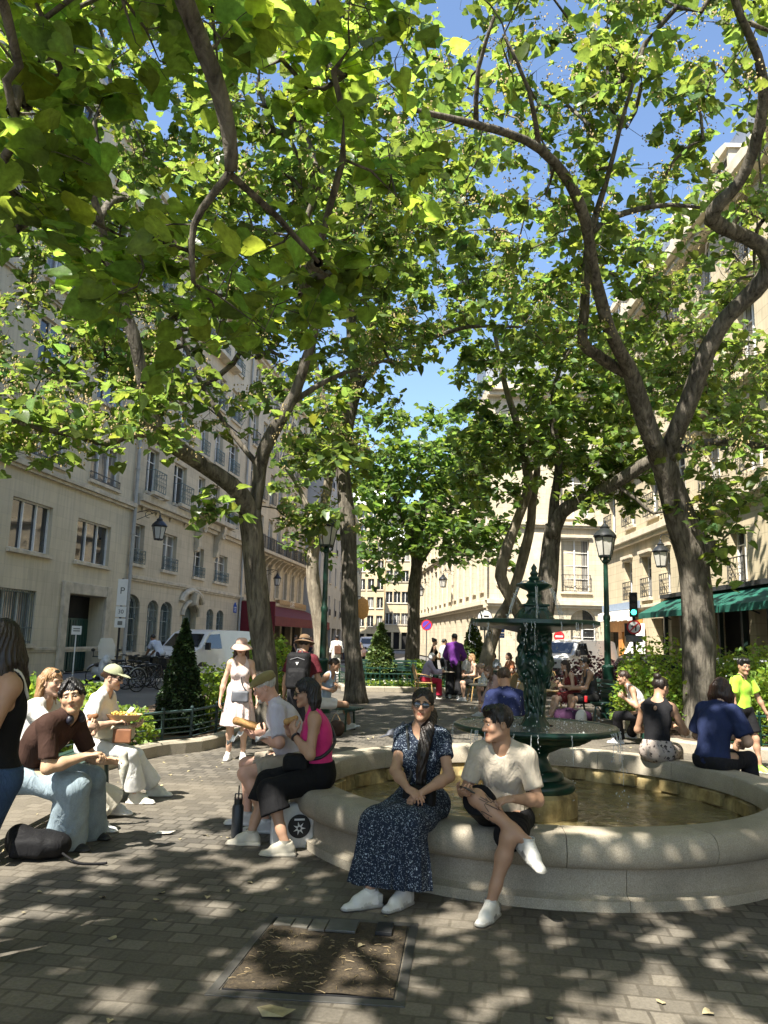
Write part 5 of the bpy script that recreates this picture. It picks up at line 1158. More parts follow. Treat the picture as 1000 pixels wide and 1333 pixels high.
        b.add(vs,[(i*n+j,i*n+(j+1)%n,(i+1)*n+(j+1)%n,(i+1)*n+j) for i in range(len(rs)-1) for j in range(n)]); o=s.child('hat',b.mesh('hat',mat,True))
        if band is not None:
            bb=MB(); bb.add([s.hp((r0*1.0*.95*math.cos(a)*q,-.012+r0*1.08*math.sin(a)*q,z)) for z,q in ((.060,1.02),(.085,1.0)) for a in np.linspace(0,2*math.pi,n,False)],[(j,(j+1)%n,n+(j+1)%n,n+j) for j in range(n)]); link('hat_band',bb.mesh('hat_band',band,True),o)
        return s
def fig(*a,**k): return Person(*a,**k)
def LC(at,h,w):
    a=R(h); d=A3(w)-A3(at); return (d[0]*math.cos(a)-d[1]*math.sin(a), d[0]*math.sin(a)+d[1]*math.cos(a), d[2])
def foot(at,h,px,py,toe=0,pitch=0): g=LC(at,h,G(px,py)); return (g[0],g[1],0,toe,pitch)
def air(at,h,px,py,dep,toe=0,pitch=0): g=LC(at,h,D(px,py,dep)); return (g[0],g[1],g[2]-.085,toe,pitch)
def hnd(at,h,px,py,dep): return LC(at,h,D(px,py,dep))
def at_px(px,dep): p=D(px,840,dep); return (p.x,p.y,0)
C_=m_cloth
BLK=(.012,.012,.013)
# ------------------------------------------------ centre: woman in the long printed dress
a=(.30,5.42,0); h=205
p=fig('woman in dark floral maxi dress and sunglasses sitting on the front of the fountain rim',a,h,1.62,'f',pel=(0,0,.525),lean=-3,hunch=7,head=(-16,5,-4),
 fr=foot(a,h,481,1181,38),fl=foot(a,h,524,1180,10),kr=(.25,1,.5),kl=(-.1,1,.5),hr=hnd(a,h,531,1027,5.1),hl=hnd(a,h,549,1032,5.08),er=(1,-.3,-.5),el=(-.9,-.5,-.4),hdr=((-.85,.25,-.35),(0,-.3,-1)),hdl=((.75,.35,-.5),(0,-.4,-1)),curl=(.5,.4),skin='tan',lod=0,hair=(.012,.008,.006))
p.body().eyes(); dress=m_print((.016,.023,.040),(.33,.39,.46),100,.32,'floral_dress')
p.shirt(dress,.52,-.02,.013,.066,0,.010,.004,'dress_bodice',.006,vneck=.10)
k=p.k; H0,H1=p.hip; K0,K1=p.knee; F0,F1=p.foot; mid=lambda u,v,t=.5:u+(v-u)*t; up=A3((0,0,1.))
cen=mid(F0,F1); hem=.03
pr=[Ell(p.pel+up*.02,(.178,.135,.125)),Cone(H0,K0,.11,.092),Cone(H1,K1,.11,.092),Cone(mid(H0,H1),mid(K0,K1),.11,.10),Cone(K0,F0-up*.06+A3((-.04,-.03,0)),.092,.135),Cone(K1,F1-up*.02+A3((.05,-.06,0)),.092,.125),Cone(mid(K0,K1),cen-up*.04-A3((0,.04,0)),.10,.13)]
ax0=mid(K0,K1)
def folds(X,Y,Z):
    an=np.arctan2(X-cen[0],Y-cen[1]+.12); g=np.clip((.50-Z)/.45,0,1)
    return g*(.013*np.sin(15*an+2.5*np.sin(5*Z))+.007*np.sin(31*an+3*Z))+(1-g)*.004*np.sin(24*X+20*Y+9*Z)
sk=p.custom('dress_skirt',pr,dress,.05,cuts=[((0,0,.055),(0,.12,-1)),(p.pel+p.U1*.16,p.U1)],amp=.004,warp=folds)
# flounce seam
p.shoes((.60,.59,.56),(.30,.29,.27),(.42,.41,.38))
fw=p.F2
p.hairdo('pony',fall=[p.hp((-.05,-.105,-.07)),p.sh[0]*.45+p.nb*.55+p.F2*.05+up*.02,p.sh[0]*.4+p.nb*.6+p.F2*.125-up*.12,p.sh[0]*.35+p.nb*.65+p.F2*.13-up*.30,p.sh[0]*.35+p.nb*.65+p.F2*.15-up*.46],thick=1.75)
p.glasses(); pd=p
# ------------------------------------------------ centre: man in the beige t-shirt
a=(.83,5.22,0); h=196
p=fig('young man in beige t-shirt and black shorts, legs crossed, sitting on the fountain rim',a,h,1.60,'m',pel=(0,-.02,.50),lean=9,hunch=20,twist=4,head=(58,-4,3),
 fl=foot(a,h,639,1196,12),fr=air(a,h,688,1096,4.78,-38,-22),kl=(-.15,1,.6),kr=(.55,1,.8),hr=hnd(a,h,601,1031,4.95),hl=hnd(a,h,668,1040,4.86),er=(.35,-.5,-1),el=(-.6,-.4,-1),hdr=((-.35,.75,.10),(-.5,.2,.75)),hdl=((.85,.30,-.15),(-.1,-.3,-1)),curl=(.55,.45),skin='tan',lod=0,hair=(.010,.008,.007),build=.97)
p.body().eyes(); p.shirt(C_((.50,.44,.35),.9,.75,.3,'knit_cotton'),.74,-.10,.015,.060,0,.012,.005,'t_shirt',.006)
p.pants(C_((.010,.010,.011)),.93,.020,0,.06,name='shorts',i2=.042); p.shoes((.60,.59,.55),(.30,.29,.26),(.20,.195,.185)); p.hairdo('short',top=.006); p.glasses(up=1); pm=p
# tattoo lines on the crossed leg
b=MB(); g=np.random.default_rng(3); kn,hp_=p.knee[1],p.hip[1]; ft=p.foot[1]
for i in range(15):
    base=kn+(ft-kn)*g.uniform(-.02,.42); ax=unit(ft-kn); e1=unit(np.cross(ax,(0,0,1.))); e2=np.cross(ax,e1); t0=g.uniform(0,6.28); L0=g.uniform(.03,.06); pts=[]
    for q in np.linspace(0,1,8):
        tt=t0+1.1*q; uu=base+ax*(L0*math.sin(q*5+i)); rr=.0555*p.k-np.clip(np.dot(uu-kn,ax),0,.4)*.012; pts.append(uu+(e1*math.cos(tt)+e2*math.sin(tt))*rr)
    b.tube(pts,.0022,4)
p.child('tattoo',b.mesh('tattoo',simple('tattoo_ink',(.045,.04,.04),.6,.1,9,bump=0)))
# ------------------------------------------------ left on the rim: woman in pink top
a=(-.46,6.38,0); h=264
p=fig('dark haired woman in bright pink sleeveless top, eating while sitting on the rim',a,h,1.64,'f',pel=(0,0,.535),lean=3,hunch=10,head=(-4,-12,0),
 fl=foot(a,h,371,1114,-2),fr=foot(a,h,326,1100,2),kl=(-.1,1,.5),kr=(.1,1,.5),hl=hnd(a,h,383,957,6.28),hr=hnd(a,h,376,955,6.45),el=(-.5,-.1,-1),er=(.5,-.1,-1),hdl=((.05,.25,.95),(.7,-.7,0)),hdr=((-.1,.2,.95),(-.8,-.6,0)),curl=(.6,.6),skin='tan',lod=0,hair=(.008,.007,.008),build=1.06)
p.body().eyes(); p.tank(C_((.62,.035,.19),.7,.5),-.02,.012,.085,.072,name='tank_top'); p.pants(C_((.008,.008,.009)),1.42,.024,.03,.10,name='trousers',i2=.03); p.shoes((.50,.46,.37),(.46,.42,.34)); p.hairdo('bob',.19,thick=1.35,fall=A3((0,-.02,0))); p.glasses(); pp=p
# ------------------------------------------------ old man in flat cap
a=(-.72,7.02,0); h=266
p=fig('bearded man in olive flat cap and lilac shirt, eating a sandwich on the rim',a,h,1.74,'m',pel=(.0,0,.545),lean=17,hunch=13,head=(-4,-22,0),
 fl=foot(a,h,346,1084,0),fr=foot(a,h,322,1074,5),kl=(-.1,1,.5),kr=(.3,1,.5),hl=hnd(a,h,344,962,6.9),hr=hnd(a,h,330,958,7.1),el=(-.6,-.2,-1),er=(.5,-.2,-1),hdl=((-.05,.6,.7),(.9,-.2,.2)),hdr=((.05,.6,.7),(-.9,-.2,.2)),curl=(.6,.6),skin='pink',lod=0,hair=(.40,.38,.35),build=1.08,belly=.05)
p.body().eyes(); p.shirt(C_((.53,.50,.56),.8,.6),.85,-.10,.016,.062,0,.015,.006,'shirt',.006); p.pants(C_((.30,.26,.20)),.80,.018,0,.08,name='shorts',i2=.034); p.shoes((.55,.54,.52),(.6,.6,.58)); p.hairdo('buzz'); p.beard((.50,.48,.45)); p.flatcap(C_((.22,.18,.075),.9,.3,.6,'tweed')); po=p
b=MB()  # shirt collar
b.tube([tuple(p.nb+p.U2*.035+p.R2*.066*math.cos(t)+p.F2*(.066*math.sin(t)+.01)) for t in np.linspace(-3.6,.5,14)],.014,6); p.child('collar',b.mesh('collar',C_((.48,.43,.56),.8,.6),True))
# ------------------------------------------------ left edge: standing woman
q=D(5,900,3.95); a=(q.x,q.y,0); h=-128
p=fig('long haired woman in black camisole with white trim and jeans, standing at the left edge',a,h,1.64,'f',lean=-3,hunch=6,head=(38,-6,0),fl=(.03,.03,0),fr=(.24,-.03,0),hl=(-.02,.27,1.10),hr=(.10,.27,1.08),el=(-.8,-.5,-.6),er=(.7,-.4,-.5),hdl=((.3,.7,.5),(.6,-.3,.4)),hdr=((-.3,.7,.5),(-.6,-.3,.4)),curl=(.5,.5),skin='tan',lod=0,hair=(.014,.009,.006))
p.body().eyes(); p.tank(C_(BLK),.0,.010,.11,.080,name='camisole',back=.10); p.pants(m_denim((.035,.065,.13),'dark_denim'),2,.020,.012,.05,name='jeans',end=1.05,i2=.024); p.shoes((.6,.6,.6)); p.hairdo('long',.26,fall=A3((-.02,-.06,0)),thick=.85); p.glasses(up=1)
b=MB()
for j in (0,1):
    sg=-1 if j==0 else 1; s0=p.sh[j]*.62+p.nb*.38; pts=[p.cb+p.U2*.13+p.F2*.115+p.R2*sg*.075,s0+p.F2*.085-up*.02,s0+p.F2*.03+up*.058,s0-p.F2*.05+up*.035,p.cb+p.U2*.16-p.F2*.10+p.R2*sg*.06]; b.tube([tuple(x) for x in resample([(x,0) for x in pts],.02) for x in (x[0],)],.010,6)
p.child('strap',b.mesh('strap',C_((.72,.71,.68)),True)); pl_=p
# ------------------------------------------------ left bench, nearest: man in brown t-shirt looking round
a=(-2.66,5.98,0); h=101
p=fig('young man in brown t-shirt and baggy pale jeans on the left bench',a,h,1.82,'m',pel=(0,0,.56),lean=36,hunch=10,head=(64,2,10),
 fr=foot(a,h,84,1106,4),fl=foot(a,h,112,1091,0),kr=(.1,1,.5),kl=(-.1,1,.5),hr=hnd(a,h,112,984,5.85),hl=hnd(a,h,137,991,5.95),er=(.7,-.5,-.6),el=(-.6,-.3,-.7),hdr=((-.4,.85,.15),(0,.1,-1)),hdl=((-.1,.9,.05),(.6,.0,-.6)),curl=(.4,.6),skin='asian',lod=0,hair=(.008,.007,.007))
p.body().eyes(); p.shirt(C_((.045,.024,.018),.85,.5),.80,-.15,.020,.062,0,.014,.005,'t_shirt',.006); p.pants(m_denim((.27,.34,.38),'pale_denim'),2,.022,.055,.11,name='jeans',i2=.045,end=1.08,amp=.008); p.shoes((.02,.02,.022),(.04,.04,.042)); p.hairdo('curtain',top=.006)
b=MB(); b.tube([tuple(p.nb+p.U2*.045+p.R2*.078*math.cos(t)+p.F2*(.085*math.sin(t)+.01)) for t in np.linspace(-3.5,.4,16)],.010,6)
for t in (-3.5,.4): b.sphere(tuple(p.nb+p.U2*.045+p.R2*.080*math.cos(t)+p.F2*(.105*math.sin(t)+.02)),(.034,.026,.036),12,8)
p.child('headphones',b.mesh('headphones',simple('dark_plastic',(.02,.02,.03),.4,.1,5,bump=0),True)); pb=p
# ------------------------------------------------ blonde woman behind him
a=(-2.90,6.62,0); h=97
p=fig('woman with straight light brown hair and cream trousers, middle of the left bench',a,h,1.66,'f',pel=(0,0,.545),lean=8,hunch=8,head=(12,-4,0),
 fr=foot(a,h,124,1082,4),fl=foot(a,h,150,1062,0),kr=(.1,1,.5),kl=(0,1,.5),hr=hnd(a,h,113,955,6.5),hl=hnd(a,h,122,955,6.7),er=(.6,-.2,-1),el=(-.5,-.2,-1),hdr=((-.2,.5,.8),(-.7,-.5,.2)),hdl=((.2,.5,.8),(.7,-.5,.2)),curl=(.55,.55),skin='light',lod=0,hair=(.26,.15,.07))
p.body().eyes(); p.shirt(C_((.62,.60,.56)),.5,-.04,.012,.07,.06,.016,.004,'top',.012); p.pants(C_((.60,.56,.46),.85,.5,.3,'linen'),2,.02,.05,.08,name='trousers',i2=.04,end=.96); p.shoes((.55,.55,.55)); p.hairdo('long',.26,thick=1.0); p.glasses(up=1)
# ------------------------------------------------ cap woman
a=(-2.76,7.62,0); h=93
p=fig('woman in sage green cap and white t-shirt, eating at the bench end',a,h,1.66,'f',pel=(0,0,.545),lean=9,hunch=9,head=(2,-10,0),
 fr=foot(a,h,176,1046,4),fl=foot(a,h,200,1036,-2),kr=(.05,1,.5),kl=(-.05,1,.5),hr=hnd(a,h,150,940,7.5),hl=hnd(a,h,172,945,7.62),er=(.7,-.3,-.8),el=(-.5,-.2,-1),hdr=((-.1,.9,.25),(-.4,.2,-.8)),hdl=((.2,.9,.1),(.2,.1,.9)),curl=(.6,.45),skin='light',lod=0,hair=(.035,.018,.010))
p.body().eyes(); p.shirt(C_((.70,.67,.63)),.62,-.06,.014,.062,0,.015,.006,'t_shirt',.007); p.pants(C_((.70,.70,.68),.85,.5,.3,'white_denim'),2,.016,.03,.08,name='trousers',i2=.022,end=.86); p.shoes((.66,.64,.56),(.68,.66,.60)); p.hairdo('tied'); p.cap(C_((.34,.36,.22),.9,.2)); p.glasses(); pc=p
# ------------------------------------------------ sun hat woman
g_=G(307,989); a=tuple(g_); h=172
p=fig('woman in wide pink sun hat and pale patterned summer dress, standing on the path',a,h,1.53,'f',lean=1,head=(6,-2,0),fl=(-.09,.03,0,-10),fr=(.10,-.02,0,12),hl=(-.25,.06,.74),hr=(.25,.05,.74),el=(-.6,-.7,0),er=(.6,-.7,0),hdl=((-.1,.15,-1),(.9,.1,0)),hdr=((.1,.15,-1),(-.9,.1,0)),curl=(.3,.3),skin='light',lod=1,hair=(.05,.025,.014))
p.body().eyes(); dr=m_print((.62,.50,.47),(.16,.10,.11),30,.22,'patterned_dress',(1,1,.45)); p.tank(dr,-.02,.012,.10,.085,name='dress_bodice')
pr=[Ell(p.pel+up*.06,(.15,.115,.14)),Cone(p.pel+up*.02,p.pel-up*.42,.16,.235)]
p.custom('dress_skirt',pr,dr,.05,cuts=[(p.pel-up*.40,(0,0,-1)),(p.pel+up*.16,(0,0,1))],warp=lambda X,Y,Z:.012*np.sin(13*np.arctan2(X,Y)+3*Z)*np.clip((p.pel[2]+.02-Z)/.3,0,1))
p.shoes((.68,.67,.64)); p.hairdo('long',.28); p.sunhat(C_((.58,.38,.30),.9,.1,.6,'straw'),.175,.095,.075,C_((.45,.30,.25))); p.glasses(rx=.03,rz=.024); ph=p
# ------------------------------------------------ backpack man
a=at_px(394,10.9); h=8
p=fig('man in brown brimmed hat and maroon t-shirt seen from behind, wearing a black backpack',a,h,1.60,'m',lean=3,hunch=4,head=(0,-14,0),fl=(-.11,.02,0),fr=(.11,-.02,0),hl=(-.25,.04,.80),hr=(.26,.06,.80),el=(-.7,-.6,0),er=(.7,-.6,0),curl=(.4,.4),skin='tan',lod=1,hair=(.02,.014,.01),build=1.05)
p.body(); p.shirt(C_((.10,.018,.025)),.75,-.12,.016,.062,0,.024,.004,'t_shirt',.02); p.pants(C_((.03,.03,.035)),.95,.02,0,.06,name='shorts',i2=.035); p.shoes((.1,.1,.1),(.5,.5,.5)); p.hairdo('short'); p.sunhat(C_((.16,.10,.055),.9,.1,.4,'felt'),.165,.092,.03,C_((.03,.02,.015))); pk=p
# ------------------------------------------------ person in white shorts on the second bench
a=at_px(424,13.9); h=112
p=fig('person with tied hair in white shorts, legs stretched out by the path',a,h,1.70,'f',pel=(0,0,.50),lean=8,hunch=12,head=(-8,-12,0),fr=foot(a,h,455,950,6,18),fl=foot(a,h,463,938,0,15),kr=(.2,.5,1),kl=(-.1,.5,1),hr=hnd(a,h,428,898,13.6),hl=hnd(a,h,438,893,13.9),er=(.7,-.4,-.5),el=(-.7,-.4,-.5),curl=(.5,.5),skin='tan',lod=1,hair=(.03,.018,.01))
p.body(); p.tank(C_((.30,.38,.50)),-.02,.01,.085,.075); p.pants(C_((.68,.68,.68)),.62,.018,0,.08,name='shorts',i2=.03); p.shoes((.70,.70,.68),(.72,.72,.7)); p.hairdo('tied')
# ------------------------------------------------ passer-by in white
a=tuple(G(437,881)); h=4
p=fig('passer-by in loose white clothes with a brown shoulder bag, walking away down the path',a,h,1.72,'m',lean=2,fl=(-.09,.22,0),fr=(.09,-.18,0,5,-25),hl=(-.26,.12,.88),hr=(.26,-.05,.86),skin='deep',lod=2,hair=(.01,.01,.01))
p.body(); p.shirt(C_((.62,.61,.57)),1.5,-.25,.02,.06,0,.03,.006,'tunic',.02); p.pants(C_((.60,.58,.52)),2,.03,.05,.05,i2=.05); p.shoes((.2,.2,.2)); p.hairdo('buzz'); pw=p
# ------------------------------------------------ terrace behind
a=tuple(G(591,909)); h=12
p=fig('man in purple shirt and dark trousers standing by the cafe table with his back turned',a,h,1.80,'m',lean=3,head=(-10,-12,0),fl=(-.12,.02,0),fr=(.12,.0,0),hl=(-.14,.24,1.06),hr=(.16,.24,1.05),el=(-.7,-.6,-.2),er=(.7,-.6,-.2),skin='brown',lod=2,hair=(.008,.007,.007),build=1.05)
p.body(); p.shirt(C_((.13,.03,.21)),1.7,-.14,.022,.06,0,.028,.006); p.pants(C_((.02,.02,.022)),2,.02,.03,.06,i2=.03); p.shoes((.45,.45,.45)); p.hairdo('short')
a=at_px(553,22.0); h=82
p=fig('white haired woman in lilac cardigan and red trousers sitting in a rattan chair',a,h,1.64,'f',pel=(0,0,.54),lean=14,hunch=10,head=(0,-8,0),fl=(-.1,.46,0),fr=(.1,.40,0),hl=(-.1,.5,.74),hr=(.05,.5,.74),el=(-.6,-.3,-.8),er=(.6,-.3,-.8),skin='light',lod=2,hair=(.58,.56,.54))
p.body(); p.shirt(C_((.36,.32,.44)),1.9,-.1,.02,.06,0,.026,.006,'cardigan'); p.pants(C_((.40,.02,.05)),2,.018,.02,.06,i2=.02); p.shoes((.3,.25,.2)); p.hairdo('bob',.10,thick=1.3); 
a=at_px(565,27); h=80
p=fig('dark haired woman in black vest standing beyond the rattan chairs',a,h,1.66,'f',hl=(-.2,.12,1.0),hr=(.2,.1,1.0),skin='tan',lod=2,hair=(.012,.01,.008))
p.body(); p.tank(C_(BLK),-.05); p.pants(C_((.02,.02,.02)),2,.016,.02,.06); p.shoes((.3,.3,.3)); p.hairdo('bun')
a=at_px(578,27.5); h=60
p=fig('person in pale grey shirt standing half hidden behind the man in purple',a,h,1.66,'f',skin='tan',lod=2,hair=(.012,.01,.008)); p.body(); p.shirt(C_((.5,.55,.52))); p.pants(C_((.05,.05,.06))); p.shoes(); p.hairdo('tied')
a=at_px(613,23.0); h=272
p=fig('man in white shirt leaning towards the cafe table from the right',a,h,1.74,'m',pel=(0,0,.54),lean=16,hunch=8,fl=(-.12,.44,0),fr=(.12,.42,0),hl=(-.1,.42,.76),hr=(.12,.42,.76),el=(-.6,-.3,-.8),er=(.6,-.3,-.8),skin='pink',lod=2,hair=(.22,.17,.12)); p.body(); p.shirt(C_((.70,.69,.66)),.8,-.1,.018,.06,0,.026,.005); p.pants(C_((.20,.17,.13))); p.shoes((.3,.3,.3)); p.hairdo('buzz')
a=at_px(622,21.6); h=262
p=fig('fair haired woman in sleeveless top sitting in the right rattan chair',a,h,1.64,'f',pel=(0,0,.54),lean=12,hunch=8,fl=(-.1,.42,0),fr=(.1,.36,0),hl=(-.1,.36,.68),hr=(.1,.34,.66),el=(-.6,-.3,-.8),er=(.6,-.3,-.8),skin='light',lod=2,hair=(.28,.17,.08)); p.body(); p.tank(C_((.42,.30,.24)),-.05); p.pants(C_((.03,.03,.03)),.9,.018,i2=.03); p.shoes((.4,.4,.4)); p.hairdo('bob',.14)
# ------------------------------------------------ group behind the left of the fountain
a=at_px(652,17.0); h=300
p=fig('person in pale grey t-shirt hunched over on a seat left of the fountain column',a,h,1.72,'m',pel=(0,0,.54),lean=34,hunch=22,head=(0,-24,0),fl=(-.12,.42,0),fr=(.12,.42,0),hl=(-.05,.5,.6),hr=(.1,.5,.6),el=(-.6,-.3,-.8),er=(.6,-.3,-.8),skin='pink',lod=2,hair=(.30,.20,.13)); p.body(); p.shirt(C_((.52,.49,.44)),.7,-.1,.018,.06,0,.026,.005); p.pants(C_((.12,.10,.09)),.9,i2=.03); p.shoes((.5,.5,.5)); p.hairdo('short')
a=at_px(662,15.2); h=262
p=fig('person in dusty mauve cardigan reaching down, left of the fountain column',a,h,1.66,'f',pel=(0,0,.54),lean=30,hunch=18,head=(0,-24,0),fl=(-.12,.42,0),fr=(.12,.38,0),hl=(-.1,.52,.42),hr=(.1,.50,.40),el=(-.6,-.3,-.8),er=(.6,-.3,-.8),skin='light',lod=2,hair=(.10,.055,.03)); p.body(); p.shirt(C_((.36,.24,.21)),1.9,-.12,.02,.06,0,.03,.006,'cardigan'); p.pants(C_((.34,.29,.22)),2,.018,.02,i2=.02); p.shoes((.3,.25,.2)); p.hairdo('long',.2)
a=(1.47,9.02,0); h=352
p=fig('short haired person in royal blue t-shirt sitting on the far rim with the back turned',a,h,1.72,'m',pel=(0,0,.535),lean=4,hunch=12,head=(6,-20,0),fl=(-.12,.46,0),fr=(.12,.46,0),hl=(-.1,.38,.66),hr=(.1,.38,.66),skin='tan',lod=1,hair=(.05,.03,.018)); p.body(); p.shirt(C_((.018,.025,.075)),.7,-.1,.018,.06,0,.026,.005); p.pants(C_((.04,.04,.05)),2,.02,.02,i2=.02); p.shoes((.5,.5,.5)); p.hairdo('short')
for i,(px,dp,hd,lab,cl,hc) in enumerate(((643,26,200,'person in pale blue shirt at the far terrace table',(.40,.46,.55),(.03,.02,.015)),(668,24,250,'person in orange top at the far terrace table',(.45,.18,.09),(.06,.03,.02)))):
    a=at_px(px,dp); p=fig(lab,a,hd,1.68,'f',pel=(0,0,.54),lean=10,hunch=8,fl=(-.1,.42,0),fr=(.1,.36,0),hl=(-.1,.4,.72),hr=(.1,.4,.72),skin='light',lod=2,hair=hc); p.body(); p.shirt(C_(cl)); p.pants(C_((.05,.05,.06))); p.shoes(); p.hairdo('bob',.12)
# ------------------------------------------------ bench on the right
a=at_px(747,16.6); h=262
p=fig('woman with long dark curls in a red printed dress on the right bench',a,h,1.64,'f',pel=(0,0,.54),lean=10,hunch=12,head=(-6,-14,0),fl=(-.08,.56,0),fr=(.08,.52,0),hl=(-.08,.3,.72),hr=(.06,.34,.78),el=(-.6,-.3,-.8),er=(.6,-.3,-.8),curl=(.6,.6),skin='light',lod=1,hair=(.025,.012,.008)); p.body(); rd=m_print((.17,.025,.025),(.32,.18,.15),50,.25,'red_print'); p.tank(rd,-.02); p.pants(rd,.8,.02,0,.1,name='dress_skirt',i2=.04); p.shoes((.3,.2,.12),(.2,.13,.08)); p.hairdo('long',.22,thick=1.25)
a=at_px(771,16.2); h=266
p=fig('man in charcoal sleeveless top with an ankle band on the right bench',a,h,1.76,'m',pel=(0,0,.54),lean=8,hunch=10,head=(-4,-4,0),fl=(-.1,.60,0),fr=(.1,.46,0),kl=(-.1,1,.6),hl=(-.08,.44,.70),hr=(.06,.42,.70),el=(-.5,-.4,-.8),er=(.5,-.4,-.8),curl=(.5,.5),skin='tan',lod=1,hair=(.015,.01,.008)); p.body(); p.tank(C_((.06,.06,.065)),-.06); p.pants(C_((.02,.02,.02)),.85,.018,0,.08,name='shorts',i2=.03); p.shoes((.62,.58,.5),(.66,.62,.55)); p.hairdo('tied',top=.01)
a=at_px(836,12.9); h=276
p=fig('woman in white vest and black trousers sitting beside the right hedge',a,h,1.68,'f',pel=(0,0,.50),lean=22,hunch=14,head=(4,-10,0),fl=foot(a,h,806,968,0),fr=foot(a,h,822,962,4),kl=(-.1,1,.6),kr=(.1,1,.6),hl=hnd(a,h,812,908,12.8),hr=hnd(a,h,816,906,13.1),el=(-.5,-.3,-1),er=(.5,-.3,-1),curl=(.5,.5),skin='tan',lod=1,hair=(.03,.018,.012)); p.body(); p.tank(C_((.66,.65,.62)),-.05); p.pants(C_((.012,.012,.014)),2,.018,.02,.06,i2=.02); p.shoes((.55,.55,.55)); p.hairdo('tied'); pv=p
# ------------------------------------------------ two backs on the far right of the rim
a=(2.90,8.28,0); h=32
p=fig('woman in black keyhole back top and printed trousers, hair up, on the far rim',a,h,1.66,'f',pel=(0,0,.535),lean=6,hunch=12,head=(26,-14,0),fl=(-.1,.44,0),fr=(.1,.42,0),hl=(-.08,.34,.72),hr=(.12,.36,.74),el=(-.6,-.2,-.9),er=(.7,-.2,-.9),curl=(.5,.5),skin='tan',lod=1,hair=(.018,.012,.009)); p.body(); p.tank(C_((.014,.014,.016)),.06,.012,.06,.062,name='sleeveless_top',back=.02); p.pants(m_print((.40,.34,.30),(.04,.03,.03),26,.38,'animal_print'),2,.02,.03,.10,i2=.03); p.shoes(); p.hairdo('bun')
p.custom('keyhole',[Ell(p.cb+p.U2*.20*p.k-p.F2*.118*p.k,(.020,.012,.026),(p.R2,p.F2,p.U2))],simple('skin_patch',SKIN['tan'],.5,.1),.01,amp=0,h=.006)
a=(3.26,7.78,0); h=58
p=fig('person with shoulder length dark hair in navy t-shirt seen from behind on the far rim',a,h,1.74,'m',pel=(0,0,.535),lean=8,hunch=16,head=(-24,-12,0),fl=(-.12,.44,0),fr=(.12,.44,0),hl=(-.1,.34,.72),hr=(.14,.32,.66),el=(-.7,-.2,-.9),er=(.7,-.2,-.9),curl=(.5,.5),skin='light',lod=1,hair=(.035,.018,.012),build=1.04); p.body(); p.shirt(C_((.022,.032,.085)),.8,-.16,.02,.062,0,.032,.006,'t_shirt',.012); p.pants(C_((.02,.02,.024)),2,.02,.02,.02,i2=.02); p.shoes(); p.hairdo('bob',.17,thick=1.2)
# ------------------------------------------------ boy
a=(4.86,10.55,0); h=158
p=fig('boy in neon green football shirt and black shorts walking past the right hedge',a,h,1.44,'m',lean=2,head=(14,-10,0),fl=(-.08,.16,0),fr=(.08,-.14,0,4,-20),hl=(-.30,.16,.66),hr=(.20,.05,.66),el=(-.6,-.7,0),er=(.6,-.7,0),hdl=((-.35,.3,-.8),(.7,.2,-.3)),curl=(.4,.4),skin='tan',lod=1,hair=(.008,.007,.007),build=.88); p.body().eyes(); p.shirt(C_((.40,.72,.06),.6,.4,.3,'sports_shirt'),.72,-.10,.014,.058,0,.022,.004,'football_shirt',.016); p.pants(C_((.012,.012,.013),.6),.80,.018,0,.06,name='shorts',i2=.035); p.shoes((.3,.5,.1)); p.hairdo('short')
b=MB()
for j in (0,1):
    b.tube([tuple(p.nb*.6+p.sh[j]*.4+p.F2*.075+up*.015),tuple(p.nb*.45+p.sh[j]*.55+p.F2*.02+up*.062),tuple(p.sh[j]+p.R2*(-.045 if j==0 else .045)+up*.05),tuple(p.sh[j]*.6+p.elb[j]*.4+p.R2*(-.062 if j==0 else .062))],.009,5)
for x in (-.13,.13): b.tube([tuple(p.pel+p.R1*x*1.05-up*.02),tuple(p.pel+p.R1*x*1.22-up*.24)],.014,5)
p.child('black_piping',b.mesh('black_piping',C_(BLK),True))
# ------------------------------------------------ far left by the bicycles
a=at_px(210,27); h=300
p=fig('person in pale blue shirt bending over the parked bicycles',a,h,1.72,'m',lean=38,hunch=10,head=(0,-10,0),hl=(-.1,.6,.85),hr=(.1,.6,.85),skin='brown',lod=2,hair=(.01,.01,.01)); p.body(); p.shirt(C_((.50,.55,.68)),.7,-.12,.02,.06,0,.026,.006); p.pants(C_((.05,.05,.07))); p.shoes(); p.hairdo('buzz')
for i,(px,dp,hd,cl,lab) in enumerate(((384,47,90,(.04,.04,.045),'person in black under the red awning, nearest the trunk'),(404,49,200,(.30,.08,.07),'person in dull red under the red awning'),(412,52,180,(.09,.10,.12),'person in dark grey under the red awning, by the pale tree'))):
    a=at_px(px,dp); p=fig(lab,a,hd,1.70,'m',skin='tan',lod=2,hair=(.02,.015,.01)); p.body(); p.shirt(C_(cl)); p.pants(C_((.03,.03,.04))); p.shoes(); p.hairdo('short')
